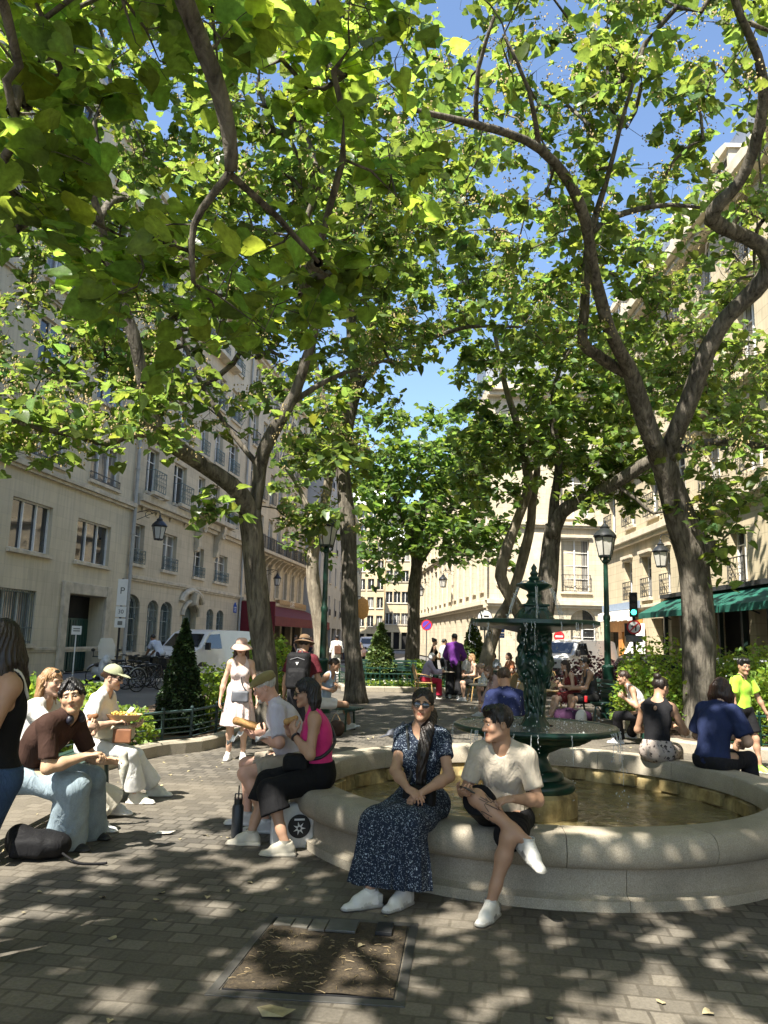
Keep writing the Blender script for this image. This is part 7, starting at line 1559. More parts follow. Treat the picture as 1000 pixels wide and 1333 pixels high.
b=MB(); b.box(-.2,.2,-.118,-.114,2.395,2.445,rot=np.array(((math.cos(.78),0,-math.sin(.78)),(0,1,0),(math.sin(.78),0,math.cos(.78)))),org=(0,-.116,2.42)); b.build('slash',red,t)
plate(t,'sign_plate',.62,.26,1.98,M['steel'],-.09); plate(t,'backing_board',.26,.5,2.32,drk,.07,-.22)
def text(s,size,loc,mat,par,rot=(R(90),0,0),name='lettering'):
    cu=bpy.data.curves.new(name,'FONT'); cu.body=s; cu.size=size; cu.align_x='CENTER'; cu.align_y='CENTER'; cu.extrude=.002
    tmp=bpy.data.objects.new('tmp',cu); COL.objects.link(tmp); dg=bpy.context.evaluated_depsgraph_get(); me=bpy.data.meshes.new_from_object(tmp.evaluated_get(dg)); bpy.data.objects.remove(tmp); me.materials.clear(); me.materials.append(mat); return link(name,me,par,loc,rot)
t=thing('road_sign','red no entry sign on a pole left of the grey van','road sign',(*D(728,850,46).xy,-.13)); pole(t,2.6); b=MB(); disc(b,.32,-.05,28,cz=2.15); b.build('sign_face',red,t); b=MB(); b.box(-.22,.22,-.062,-.054,2.10,2.20); b.build('white_bar',wht,t)
t=thing('road_sign','blue parking sign with lower panel on a pole, left of the fountain column','road sign',(*D(650,850,38).xy,-.13)); pole(t,2.8); plate(t,'sign_face',.50,.50,2.45,blu); text('P',.4,(0,-.07,2.45),wht,t); plate(t,'lower_panel',.50,.24,2.05,blu); plate(t,'white_strip',.42,.05,2.05,wht,-.066)
t=thing('road_sign','violet no stopping disc on a thin pole before the institute','road sign',(*D(555,850,46).xy,-.13)); pole(t,3.0,.03); b=MB(); disc(b,.32,-.05,28,cz=2.62); b.build('sign_rim',red,t); b=MB(); disc(b,.25,-.056,28,cz=2.62); b.build('sign_face',pur,t); b=MB(); b.box(-.25,.25,-.066,-.06,2.59,2.65,rot=np.array(((.707,0,-.707),(0,1,0),(.707,0,.707))),org=(0,-.063,2.62)); b.build('slash',red,t)
t=thing('road_sign','round pale sign back with black mark, standing left of the crossed trunks','road sign',(*D(631,850,32).xy,-.13)); pole(t,3.05,.03); b=MB(); disc(b,.32,-.05,28,cz=2.72); b.build('sign_rim',M['steel'],t); b=MB(); disc(b,.285,-.056,28,cz=2.72); b.build('sign_face',wht,t)
b=MB(); b.box(-.05,.16,-.064,-.06,2.74,2.80); b.box(-.12,.04,-.064,-.06,2.64,2.69); b.box(-.16,-.11,-.064,-.06,2.64,2.84); b.build('black_mark',drk,t); plate(t,'lower_panel',.40,.18,2.28,M['steel'])
t=thing('road_sign','post with a tall P parking panel and two small panels by the left facade','road sign',(*D(153,850,28).xy,0),R(20)); pole(t,3.55,.04,drk); plate(t,'parking_panel',.34,.95,3.05,wht); text('P',.34,(0,-.066,3.1),M['steel'],t); plate(t,'lower_panel',.36,.38,2.35,wht); text('30',.2,(0,-.066,2.35),drk,t); plate(t,'bottom_panel',.36,.32,1.95,wht); plate(t,'panel_mark',.16,.14,1.95,M['steel'],-.066)
t=thing('small_sign','small white sign on a thin post in front of the green gate','sign',(*D(97,850,25).xy,0),R(25)); pole(t,1.75,.02,wht); plate(t,'sign_board',.30,.28,1.65,wht); plate(t,'text_line',.2,.03,1.70,M['steel'],-.064); plate(t,'text_line',.2,.03,1.63,M['steel'],-.064)
def plaque(label,p,rz,w=.8,h=.5):
    t=thing('street_plaque',label,'plaque',p,rz); b=MB(); b.box(-w/2,w/2,-.03,-.004,-h/2,h/2); b.ext([(-w*.25,h/2),(w*.25,h/2),(w*.2,h*.72),(0,h*.82),(-w*.2,h*.72)],lambda u,v,d:(u,d,v),-.03,-.004); b.build('plaque_board',blu,t)
    b=MB(); b.box(-w*.38,w*.38,-.036,-.032,h*.12,h*.22); b.box(-w*.30,w*.30,-.036,-.032,-h*.1,h*.0); b.box(-w*.36,w*.36,-.036,-.032,-h*.32,-h*.22); b.build('plaque_lines',wht,t)
plaque('blue street name plaque on the right stone pavilion',(*D(800,772,50.6).xy,5.0),R(1),1.1,.85)
p_=D(304,797,49.2); plaque('small blue street name plaque at the end of the carved house',(LF(49.6)+.01,49.6,3.3),AL,.55,.5)
t=thing('hanging_sign','oval ochre hanging shop sign far down the street','shop sign',(*D(472,792,88).xy,D(472,792,88).z)); b=MB(); b.lathe([(0,-1.3),(.6,-.9),(.75,0),(.6,.9),(0,1.3)],16,squash=None); o=b.build('sign_board',simple('ochre_sign',(.45,.24,.06),.6,.2),t,True); o.scale=(1,.3,1); b=MB(); b.bar((-1.6,0,1.3),(0,0,1.3),.05); b.build('bracket',M['blk'],t)
text('CAFE',.62,(L3*.72,-.31,4.17),wht,AR); text('BAR',.32,(L3*.80,-2.45,2.6),wht,AR)
# ---------------------------------------------------------------- rattan chairs and tables
M['rattan']=simple('rattan_cane',(.42,.27,.11),.5,.25,20,bump=.2,bscale=80)
def m_weave():
    t=NT('woven_seat'); w=t.n('ShaderNodeTexChecker'); t.l(t.coord(),0,w,0); w.inputs['Scale'].default_value=55; w.inputs['Color1'].default_value=(.50,.40,.22,1); w.inputs['Color2'].default_value=(.16,.14,.10,1); t.setc((w,0)); t.p(Roughness=.6); t.bump(w,1,.3,.003); return t.m
M['weave']=m_weave()
CH=thing('rattan_chair','rattan cafe chair with arched back under the white haired woman','chair',(0,0,0),0,'rattan cafe chairs')
b=MB(); b.box(-.20,.20,-.20,.20,.43,.455); b.build('seat',M['weave'],CH,bevel=.01)
b=MB(); b.tube([(-.21,-.2,.44),(.21,-.2,.44),(.21,.2,.44),(-.21,.2,.44),(-.21,-.2,.44)],.016,6); b.build('seat_frame',M['rattan'],CH)
for x in (-.19,.19):
    for y0_,y1_ in ((-.18,-.22),(.18,.24)): b=MB(); b.tube([(x,y0_,.44),(x*1.08,y1_,0)],.016,6); b.build('leg',M['rattan'],CH)
b=MB(); b.tube([(-.2,-.18,.44),(-.22,-.26,.75),(-.16,-.30,.90),(0,-.31,.94),(.16,-.30,.90),(.22,-.26,.75),(.2,-.18,.44)],.017,7); b.tube([(-.22,-.24,.68),(-.25,-.0,.66),(-.22,.16,.60),(-.2,.18,.44)],.014,6); b.tube([(.22,-.24,.68),(.25,-.0,.66),(.22,.16,.60),(.2,.18,.44)],.014,6); b.build('back_frame',M['rattan'],CH,True)
b=MB(); b.add([(-.19,-.21,.52),(.19,-.21,.52),(.19,-.265,.76),(.13,-.295,.88),(0,-.30,.92),(-.13,-.295,.88),(-.19,-.265,.76)],[(0,1,2,3,4,5,6)]); b.build('backrest',M['weave'],CH)
def chair(px,dep,h,lab,first=[1]):
    p=D(px,850,dep); loc=(p.x,p.y,0)
    if first: first.pop(); CH.location=loc; CH.rotation_euler=(0,0,-R(h)); CH['label']=lab
    else: dup(CH,loc,-R(h),lab)
chair(552,21.95,82,'rattan cafe chair with arched back under the white haired woman'); chair(622.5,21.55,262,'rattan cafe chair under the fair haired woman in the sleeveless top'); chair(613.5,23.0,272,'rattan cafe chair under the man in the white shirt'); chair(653,17.0,300,'rattan cafe chair under the hunched person in pale grey'); chair(663,15.2,262,'rattan cafe chair under the person in the mauve cardigan'); chair(643,26,200,'rattan cafe chair under the person in pale blue'); chair(668,24,250,'rattan cafe chair under the person in orange'); chair(716,19.5,180,'empty rattan cafe chair right of the fountain column')
def table(px,dep,lab):
    p=D(px,850,dep); t=thing('cafe_table',lab,'table',(p.x,p.y,0),0,'cafe tables'); b=MB(); b.lathe([(0,.71),(.33,.71),(.345,.725),(.33,.74),(0,.74)],28); b.build('table_top',simple('pale_table_top',(.42,.36,.28),.3,.15,5),t,True,40); b=MB(); b.lathe([(.22,0),(.2,.03),(.04,.05),(.03,.70),(.08,.712)],14); b.build('pedestal',M['blk'],t,True,40)
    for q in range(3):
        g_=MB(); g_.lathe([(0,.742),(.03,.742),(.035,.86),(.03,.86),(.026,.75)],12); o=g_.build('drinking_glass',M['spray'],None,True,40,(p.x+.15*math.cos(q*2.1+dep),p.y+.15*math.sin(q*2.1+dep),0)); tag(o,None,'glass','glasses on the cafe tables'); o['label']='clear drinking glass on the '+lab.split(' ',2)[2].replace('between the white haired woman and','before')
table(582,22.6,'small round cafe table between the white haired woman and the man in purple'); table(632,16.2,'small round cafe table left of the hunched person in grey'); table(655,25,'small round cafe table at the far end of the terrace')
# ---------------------------------------------------------------- vehicles : local +y is forward, origin on the road
def m_paint(name,col,rough=.28): return simple(name,col,rough,.06,2,bump=0,spec=.5,coat=.6)
M['tyre']=simple('tyre_rubber',(.02,.02,.02),.85,.2,20,bump=.2); M['rim']=simple('alloy_rim',(.35,.35,.36),.35,.1,5,metal=.7,bump=0); M['carglass']=simple('car_glass',(.012,.014,.016),.05,.3,2,bump=0,spec=.9); M['trimblk']=simple('black_plastic_trim',(.02,.02,.021),.6,.2,9); M['headl']=simple('headlamp_glass',(.45,.46,.47),.1,.15,12,bump=.1,spec=.8); M['taill']=simple('tail_lamp',(.35,.012,.015),.2,.1,5,bump=0)
def vehicle(name,label,loc,heading,prof,W,wheels,wr_,glass,paint,roofin=.12,belt=.95,extras=(),scale=1):
    """prof: side outline (y,z) front->over roof->rear ; cross-section narrows above the belt"""
    t=thing(name,label,'van' if 'van' in name else 'car',loc,-R(heading)); n=len(prof); xs=[-1,-.93,-.6,0,.6,.93,1]
    def wd(z): return W/2-(max(0,z-belt)/ (max(p[1] for p in prof)-belt+1e-6))**1.3*roofin
    b=MB(); vs=[]
    for y,z in prof:
        for x in xs:
            e=.0 if abs(x)<.95 else .035
            zz=z-(.03*abs(x)**4 if z>belt else 0); vs.append((wd(z)*x,y*(1-.02*abs(x)**3),zz))
    k=len(xs); fs=[(i*k+j,i*k+j+1,(i+1)*k+j+1,(i+1)*k+j) for i in range(n-1) for j in range(k-1)]
    zb=prof[0][1]; top=[i for i in range(n)]
    b.add(vs,fs)
    for sx,j in ((-1,0),(1,k-1)): b.add([vs[i*k+j] for i in range(n)],[tuple(range(n))])
    b.build('body',paint,t,True,32)
    b=MB(); ys=[p[0] for p in prof]; b.box(-W/2+.06,W/2-.06,min(ys)+.1,max(ys)-.1,.22,zb+.02); b.build('underbody',M['trimblk'],t)
    for sx in (-1,1):
        for yw in wheels:
            b=MB(); b.lathe([(wr_*.62,-.10),(wr_*.95,-.11),(wr_,-.07),(wr_,.07),(wr_*.95,.11),(wr_*.62,.10)],24); w=b.build('wheel',M['tyre'],t,True,40,(sx*(W/2-.12),yw,wr_),(0,R(90),0))
            b=MB(); b.lathe([(0,.06),(.08,.09),(wr_*.2,.08),(wr_*.60,.095),(wr_*.64,.105)],20); b.lathe([(0,-.06),(.08,-.09),(wr_*.2,-.08),(wr_*.60,-.095),(wr_*.64,-.105)],20); b.build('rim',M['rim'],w,True,40)
            b=MB(); b.lathe([(wr_*1.18,-.004),(0,-.004)],20,a0=0,a1=math.pi*2); b.build('wheel_arch',M['trimblk'],t,False,None,(sx*(W/2+.003),yw,wr_+.02),(0,R(90)*sx,0))
    for nm,poly in glass:      # ('side',[(y,z)..]) or ('front'/'rear',[(x,y,z)..])
        if nm=='side':
            for sx in (-1,1):
                b=MB(); pts=[(sx*(wd(z)+.006),y,z) for y,z in poly]; c=tuple(np.mean(pts,0)); b.poly(pts); b.build('side_window',M['carglass'],t)
        else: b=MB(); b.poly(poly); b.build('windscreen' if nm=='front' else 'rear_window',M['carglass'],t)
    for nm,mat,bx in extras:
        b=MB(); b.box(*bx); b.build(nm,mat,t,bevel=.012)
        if bx[0]>0 or bx[1]<0: b=MB(); b.box(-bx[1],-bx[0],*bx[2:]); b.build(nm,mat,t,bevel=.012)
    return t
VP=[(2.42,.32),(2.47,.55),(2.44,.80),(2.36,1.02),(2.20,1.13),(1.62,1.28),(1.10,1.80),(.85,1.90),(.4,1.945),(-1.2,1.95),(-2.2,1.93),(-2.40,1.86),(-2.46,1.2),(-2.48,.6),(-2.44,.32)]
VX=[('bumper',M['trimblk'],(-.92,.92,2.38,2.50,.32,.62)),('headlight',M['headl'],(.60,.90,2.24,2.405,.86,1.02)),('grille',M['trimblk'],(-.55,.55,2.40,2.462,.80,.90)),('wing_mirror',M['trimblk'],(.97,1.16,1.35,1.47,1.18,1.45))]
VG=[('side',[(1.45,1.32),(1.02,1.74),(.35,1.78),(.30,1.22),(1.3,1.22)]),('front',[(-.78,1.64,1.30),(.78,1.64,1.30),(.68,1.15,1.77),(-.68,1.15,1.77)])]
v=vehicle('delivery_van','white delivery van parked facing the viewer behind the left cone shrub',(-6.9,31,-.13),203,VP,1.90,(1.55,-1.45),.33,VG,m_paint('white_van_paint',(.70,.70,.70)),.16,1.05,VX)
b=MB(); g=random.Random(4)
for i in range(5): 
    y=.0-.42*i; b.poly([(.955,y,.9),(.955,y-.34,.9),(.925,y-.34-.1*g.random(),1.45),(.925,y-.05,1.5)])
b.build('pale_red_panel',simple('faded_red_graphic',(.45,.20,.16),.4,.4,9,bump=0),v)
b=MB(); b.box(-.42,.42,2.17,2.2,1.142,1.146); b.build('bonnet_lettering',M['trimblk'],v)
vehicle('delivery_van','pale grey delivery van waiting at the corner behind the right bench',(9.5,38.2,-.13),226,VP,1.95,(1.55,-1.45),.33,VG+[('side',[(-.2,1.2),(-.2,1.72),(-1.9,1.72),(-2.1,1.2)])][:0],m_paint('grey_van_paint',(.46,.47,.47)),.16,1.05,VX,)
v=[o for o in COL.objects if o.get('label','').startswith('pale grey delivery')][0]
for i,(y0_,y1_) in enumerate(((-.15,-.75),(-1.0,-1.7))): 
    b=MB(); b.poly([(.905,y0_,1.25),(.905,y1_,1.25),(.862,y1_,1.65),(.862,y0_,1.65)]); b.build('side_window',M['carglass'],v)
CPf=[(2.0,.30),(2.06,.5),(2.0,.68),(1.75,.80),(1.0,.92),(.25,1.36),(-.1,1.44),(-.9,1.45),(-1.5,1.34),(-1.95,1.02),(-2.08,.85),(-2.1,.5),(-2.02,.30)]
CG=[('side',[(.85,.95),(.22,1.30),(-.85,1.37),(-1.4,1.25),(-1.6,.97)]),('front',[(-.68,.98,.945),(.68,.98,.945),(.58,.28,1.345),(-.58,.28,1.345)]),('rear',[(-.58,-1.55,1.31),(.58,-1.55,1.31),(.66,-1.93,1.04),(-.66,-1.93,1.04)])]
CX_=[('bumper',M['trimblk'],(-.8,.8,1.98,2.08,.30,.44)),('headlight',M['headl'],(.50,.80,1.86,2.0,.60,.74)),('tail_light',M['taill'],(.55,.82,-2.1,-2.03,.75,.92)),('wing_mirror',M['trimblk'],(.88,1.02,.72,.84,.92,1.06))]
vehicle('parked_car','silver hatchback parked behind the right hedge, at the right edge',(10.1,21.6,-.13),185,CPf,1.76,(1.3,-1.3),.31,CG,m_paint('silver_paint',(.42,.44,.45)),.20,.9,CX_)
vehicle('parked_car','black car parked behind the hedge, left of the right hand trunk',(9.75,28.3,-.13),183,CPf,1.76,(1.3,-1.3),.31,CG,m_paint('black_paint',(.015,.016,.018)),.20,.9,CX_)
vehicle('parked_car','red car seen far down the street between the trunks',(-2.3,66,-.13),5,CPf,1.76,(1.3,-1.3),.31,CG,m_paint('red_paint',(.40,.02,.025)),.20,.9,CX_)
vehicle('delivery_van','small white van far down the street above the grey green cone',(-1.1,74,-.13),180,VP,1.9,(1.55,-1.45),.33,VG,m_paint('white_van_paint',(.70,.70,.70)),.16,1.05,VX)
vehicle('parked_car','dark blue car in front of the red one, far down the street',(-2.5,58,-.13),5,CPf,1.76,(1.3,-1.3),.31,CG,m_paint('blue_paint',(.02,.03,.06)),.20,.9,CX_)
# ---------------------------------------------------------------- bicycles, scooter
BI=thing('bicycle','parked bicycle with dark frame, nearest of the row by the carved house','bicycle',(0,0,0),0,'bicycles parked by the left facade')
def wheel(y):
    b=MB(); b.tube([(0,y+.33*math.cos(t),.34+.33*math.sin(t)) for t in np.linspace(0,2*math.pi,25)],.018,6,caps=False); w=b.build('wheel',M['tyre'],BI,True); b=MB()
    for i in range(12): t=math.pi*i/6; b.bar((0,y,.34),(0,y+.32*math.cos(t),.34+.32*math.sin(t)),.0025,3)
    b.bar((-.05,y,.34),(.05,y,.34),.02,8); b.build('spokes',M['rim'],w)
wheel(.52); wheel(-.52)
b=MB()
for a_,c_ in (((0,-.08,.30),(0,-.20,.82)),((0,-.18,.74),(0,.36,.80)),((0,-.08,.30),(0,.37,.70)),((0,-.52,.34),(0,-.19,.76)),((0,-.52,.34),(0,-.08,.30)),((0,.34,.90),(0,.42,.60)),((0,.42,.60),(0,.52,.34))): b.bar(a_,c_,.017,7)
b.build('frame',M['blk'],BI)
b=MB(); b.tube([(-.28,.22,1.0),(-.2,.36,1.02),(0,.35,.98),(.2,.36,1.02),(.28,.22,1.0)],.014,6); b.build('handlebar',M['blk'],BI); b=MB(); b.sphere((0,-.21,.86),(.075,.13,.035),12,6); b.build('saddle',M['blk'],BI,True)
b=MB(); b.box(-.15,.15,.46,.72,.78,.98); b.build('basket',M['blk'],BI)
b=MB(); b.tube([(0,-.52+.37*math.cos(t),.34+.37*math.sin(t)) for t in np.linspace(.3,2.6,12)],.02,5); b.build('mudguard',M['rim'],BI)
bl=['second bicycle in the row by the carved house','third bicycle in the row by the carved house','fourth bicycle in the row, its wheel turned out','bicycle at the far end of the row by the carved house','bicycle half hidden by the dark clipped cone','bicycle close to the scooter','bicycle leaning at the near end of the row']
spots=[(168,25.5,70)]+[(178,25.2,50),(188,24.6,75),(197,24.0,30),(206,25.8,60),(215,26.4,80),(158,25.0,55),(148,26,65)]
p=D(168,870,25.5); BI.location=(p.x,p.y,-.13); BI.rotation_euler=(R(4),0,-R(70))
for (px,dp,hd),lb in zip(spots[1:],bl): q=D(px,870,dp); o=dup(BI,(q.x,q.y,-.13),-R(hd),lb)
q=D(133,870,22.5); t=thing('motor_scooter','pale motor scooter with a tall clear windscreen by the green gate','scooter',(q.x,q.y,-.13),-R(150))
for y in (.62,-.60):
    b=MB(); b.lathe([(.14,-.05),(.22,-.055),(.24,0),(.22,.055),(.14,.05)],20); b.build('wheel',M['tyre'],t,True,None,(0,y,.24),(0,R(90),0))
sc=[Ell((0,-.45,.62),(.20,.42,.17)),Ell((0,.46,.72),(.19,.10,.34)),Box((0,.05,.30),(.17,.42,.06),None,.04),Ell((0,.62,.46),(.11,.2,.07)),Cone((0,.46,.9),(0,.40,1.05),.10,.09)]
F_=field_of(sc,.02)
for e in sc: F_.put(e,.06)
V,Q,C=F_.nets(); link('body',npmesh('body',V,Q,m_paint('pale_scooter_paint',(.42,.45,.47))),t)
b=MB(); b.sphere((0,-.42,.80),(.16,.40,.07),12,7); b.build('seat',M['blk'],t,True); b=MB(); b.tube([(-.34,.30,1.06),(0,.42,1.05),(.34,.30,1.06)],.018,6); b.build('handlebar',M['blk'],t)
b=MB(); b.add([(-.22,.50,1.0),(.22,.50,1.0),(.24,.42,1.35),(.16,.36,1.58),(-.16,.36,1.58),(-.24,.42,1.35)],[(0,1,2,5),(5,2,3,4)]); b.build('windscreen',M['spray'],t); b=MB(); b.sphere((0,.56,.92),(.09,.05,.07),10,6); b.build('headlight',M['headl'],t,True)
for sx in (-.32,.32): b=MB(); b.tube([(sx,.33,1.06),(sx*1.05,.36,1.2)],.01,5); b.sphere((sx*1.08,.36,1.24),(.06,.02,.045),8,6); b.build('mirror',M['blk'],t)
# ---------------------------------------------------------------- planting frame set in the paving
c4=[G(352,1190),G(545,1203),G(527,1312),G(266,1296)]; cx=sum((Vector(c) for c in c4),Vector())/4
t=thing('tree_pit_frame','square dark metal frame round a mulched pit, set in the paving at the front','tree pit',(cx.x,cx.y,0))
def lerp(a,c,u): return a+(c-a)*u
inn=[lerp(Vector(c),cx,.13)-cx for c in c4]; out=[Vector(c)-cx for c in c4]; mid=[lerp(Vector(c),cx,.105)-cx for c in c4]
mf=simple('dark_steel_frame',(.075,.072,.066),.5,.35,5,metal=.2,bump=.3,bscale=40)
for i in range(4):
    j=(i+1)%4; b=MB(); q=[out[i],out[j],mid[j],mid[i]]; b.ext([(p.x,p.y) for p in q],lambda u,v,w:(u,v,w),-.02,.006); b.build('frame_side',mf,t,bevel=.002)
    b=MB(); q=[lerp(inn[i],Vector(),-.005),lerp(inn[j],Vector(),-.005),inn[j],inn[i]]; b.ext([(p.x,p.y) for p in q],lambda u,v,w:(u,v,w),-.02,.008); b.build('inner_edge',M['trimblk'],t)
def m_mulch():
    t=NT('straw_mulch'); c=t.coord(); n=t.noise(c,26,6,.7,1.5); r=t.ramp(n,0,[(.3,(.02,.014,.008)),(.55,(.062,.045,.025)),(.75,(.11,.082,.046))]); t.setc((r,0)); t.p(Roughness=.95); t.bump(n,0,1,.02); return t.m
n=26; P=[];Q=[]
for i in range(n+1):
    for j in range(n+1):
        u,v_=i/n,j/n; p=lerp(lerp(inn[0],inn[1],u),lerp(inn[3],inn[2],u),v_); P.append((p.x,p.y,.003+.012*abs(math.sin(7*u+3*v_)*math.sin(9*v_-2*u))))
Q=[(i*(n+1)+j,(i+1)*(n+1)+j,(i+1)*(n+1)+j+1,i*(n+1)+j+1) for i in range(n) for j in range(n)]; link('mulch',npmesh('mulch',P,Q,m_mulch()),t)
g=np.random.default_rng(8); b=MB()
for _ in range(150):
    u,v_=g.random(),.22+.78*g.random(); p=lerp(lerp(inn[0],inn[1],u),lerp(inn[3],inn[2],u),v_); a=g.normal(.3,1.2); L=g.uniform(.006,.026); b.tube([(p.x-L*math.cos(a),p.y-L*math.sin(a),.016),(p.x,p.y,.0165+.003*g.random()),(p.x+L*math.cos(a),p.y+L*math.sin(a),.015)],.0018,3,caps=False)
b.build('straw',simple('dry_straw',(.20,.15,.08),.8,.4,30,bump=0),t)['kind']='stuff'
def qd(u0,u1,v0,v1,z,h,nm,mt):
    f=lambda u,v:lerp(lerp(inn[0],inn[1],u),lerp(inn[3],inn[2],u),v); b=MB(); b.ext([(p.x,p.y) for p in (f(u0,v0),f(u1,v0),f(u1,v1),f(u0,v1))],lambda x,y,w:(x,y,w),z,z+h); b.build(nm,mt,t,bevel=.003)
qd(.42,.64,.01,.20,.012,.014,'metal_plate',simple('worn_steel_plate',(.12,.12,.115),.4,.3,8,metal=.5)); 
for i,(u0,u1) in enumerate(((.02,.15),(.16,.28),(.29,.41))): qd(u0,u1,.015,.14+.02*i,.006,.014,'paving_sett',simple('old_sett',(.13,.12,.10),.8,.4,9,bump=.6,bscale=40))
qd(.78,.90,.01,.18,.006,.02,'valve_cover',M['trimblk'])
# fallen leaves, scraps and a pigeon
def scrap(label,px,py,pts,mat,cat='litter'):
    p=G(px,py); t=MB(); t.add([(x,y,.008+.010*((i*7)%3)) for i,(x,y) in enumerate(pts)],[tuple(range(len(pts)))]); o=t.build('paper_scrap' if cat=='litter' else 'fallen_leaf',mat,None,False,None,tuple(p)); tag(o,label,cat)
pap=simple('paper',(.62,.58,.50),.8,.1,20,bump=0)
scrap('torn scrap of pale paper on the paving by the cap wearer',214,1086,[(-.07,-.03),(.05,-.04),(.09,.01),(.02,.04),(-.05,.03)],pap)
scrap('crumpled dry leaf beside the tree pit frame at the bottom',358,1322,[(-.05,-.03),(.04,-.05),(.09,.0),(.05,.05),(-.03,.06),(-.08,.01)],simple('dry_leaf',(.34,.29,.17),.8,.3,20,bump=.4),'leaf')
g=np.random.default_rng(21); P=[];
while len(P)<420:
    x,y=g.uniform(-3.4,4.5),g.uniform(2.4,20)
    if abs(math.hypot(x-1.4,y-7.1))<2.15 or y<2.4: continue
    P.append((x,y,.006+.004*g.random()))
P=np.array(P); o=link('leaf_litter',leaves_mesh('leaf_litter',P,g.uniform(.02,.05,len(P)),g.normal(0,1,P.shape)*np.array((1,1,0)),simple('dry_leaf',(.30,.25,.13),.8,.3,20),tilt=.12,droop=0)); o['kind']='stuff'
def pigeon(px,py,z,h):
    p=G(px,py,z); pr=[Ell((0,0,.12),(.05,.10,.055)),Cone((0,.06,.14),(0,.10,.21),.03,.022),Ell((0,.11,.225),(.022,.026,.022)),Cone((0,.13,.222),(0,.155,.215),.006,.003),Cone((0,-.08,.11),(0,-.19,.085),.03,.015,.4,(0,.2,1))]; F_=field_of(pr,.008); [F_.put(e,.02) for e in pr]; V,Q,C=F_.nets()
    o=thing('pigeon','small dark pigeon standing on the far edge of the fountain rim','bird',tuple(p),-R(h)); link('body',npmesh('body',V,Q,simple('pigeon_feathers',(.06,.065,.08),.6,.5,40)),o); b=MB()
    for x in (-.02,.02): b.bar((x,0,.08),(x,0,0),.004,5)
    b.build('leg',simple('pigeon_leg',(.35,.12,.1)),o)
pigeon(514,969,.446,60)
# ---------------------------------------------------------------- bags, bottles, food (each its own thing)
def blob(name,label,cat,prims,mat,h=.008,k=.015,amp=.003,cuts=(),fr=25,at=None,group=None):
    at=A3(at if at is not None else np.mean([p.box[0] for p in prims],0)); F_=field_of(prims,h,pad=.03)
    for e in prims: F_.put(e,k)
    if amp:
        gg=np.random.default_rng(len(label)); w=[(unit(gg.normal(0,1,3)),gg.uniform(.7,1.6)*fr,gg.uniform(0,6)) for _ in range(4)]; F_.warp(lambda X,Y,Z:amp*sum(np.sin(f*(X*v[0]+Y*v[1]+Z*v[2])+p_) for v,f,p_ in w)/2)
    for p_,n_ in cuts: F_.cut(p_,n_)
    V,Q,C=F_.nets(); root=thing(name,label,cat,tuple(at),0,group); link(cat.replace(' ','_') if cat.replace(' ','_')!=name else 'main_body',npmesh(name,V-at,Q,mat),root); return root,at
def strapto(root,at,pts,r=.010,mat=None,name='strap'):
    b=MB(); b.tube([tuple(q-at) for q,_ in resample([(A3(p),0) for p in pts],.04)],r,6); b.build(name,mat or M['blk'],root,True)
blk=m_cloth((.010,.010,.011),.7,.5,.3,'black_nylon')
# central woman's crossbody bag
w=pd.world; u=A3((0,0,1.)); c=w(pd.pel+pd.F2*.20+A3((-.06,0,.085)))
fr=np.array([pd.wdir((1,0,0)),pd.wdir((0,.95,.3)),pd.wdir((0,-.3,.95))])
r_,at_=blob('crossbody_bag','small black crossbody bag on the lap of the woman in the dark floral dress','bag',[Box(c,(.11,.045,.075),fr,.03)],blk,.007)
strapto(r_,at_,[c+fr[0]*.10+fr[2]*.06,w(pd.cb+pd.F2*.125+pd.R2*.03),w(pd.nb-pd.R2*.0+pd.F2*.085+pd.R2*.075+u*-.02),w(pd.nb+pd.R2*.105+u*.012),w(pd.nb+pd.R2*.10-pd.F2*.06-u*.03)],.009)
# phone in the man's right hand
d_,n_=pm.hand[1]; hc=pm.wri[1]+d_*.085+n_*.022; tt=np.cross(d_,n_); frp=np.array([pm.wdir(tt),pm.wdir(d_),pm.wdir(n_)]); c=w=pm.world(hc)
t=thing('phone','dark phone held in the right hand of the man in the beige t-shirt','phone',tuple(c)); b=MB(); b.box(-.036,.036,-.075,.075,-.004,.004,rot=frp.T,org=(0,0,0)); b.build('case',M['blk'],t,bevel=.003); b=MB(); b.box(-.033,.033,-.071,.071,.0042,.0050,rot=frp.T,org=(0,0,0)); b.build('screen',M['lens'],t)
# pink woman's food, watch, belt bag ; tote and flask at her feet
fk=[pp.world(pp.wri[j]+pp.hand[j][0]*.10+pp.hand[j][1]*.02) for j in (0,1)]; mp=(fk[0]+fk[1])/2
crust=simple('bread_crust',(.42,.24,.09),.8,.35,30,bump=.6,bscale=60); 
blob('sandwich','half eaten bread roll held to the mouth of the woman in pink','food',[Cone(mp+A3((-.03,0,.0)),mp+A3((.04,.0,.03)),.028,.024)],crust,.006)
b=MB(); 
wj=pp.wri[0]; dj=unit(pp.wri[0]-pp.elb[0]); e1=unit(np.cross(dj,(0,1,0.1))); e2=np.cross(dj,e1)
b.tube([tuple(wj-dj*.02+(e1*math.cos(q)+e2*math.sin(q))*.031) for q in np.linspace(0,6.283,16)],.010,6,caps=False); b.box(*[v for i in range(3) for v in (float((wj-dj*.02-e1*.0)[i])-.018,float((wj-dj*.02)[i])+.018)]) if False else None
tag(pp.child('wrist_watch',b.mesh('wrist_watch',M['blk'],True)))
c=pp.world(pp.pel+pp.F1*.19+A3((-.05,0,.10))); r_,at_=blob('belt_bag','small black bag on the lap of the woman in pink','bag',[Box(c,(.10,.09,.06),None,.03)],blk,.008)
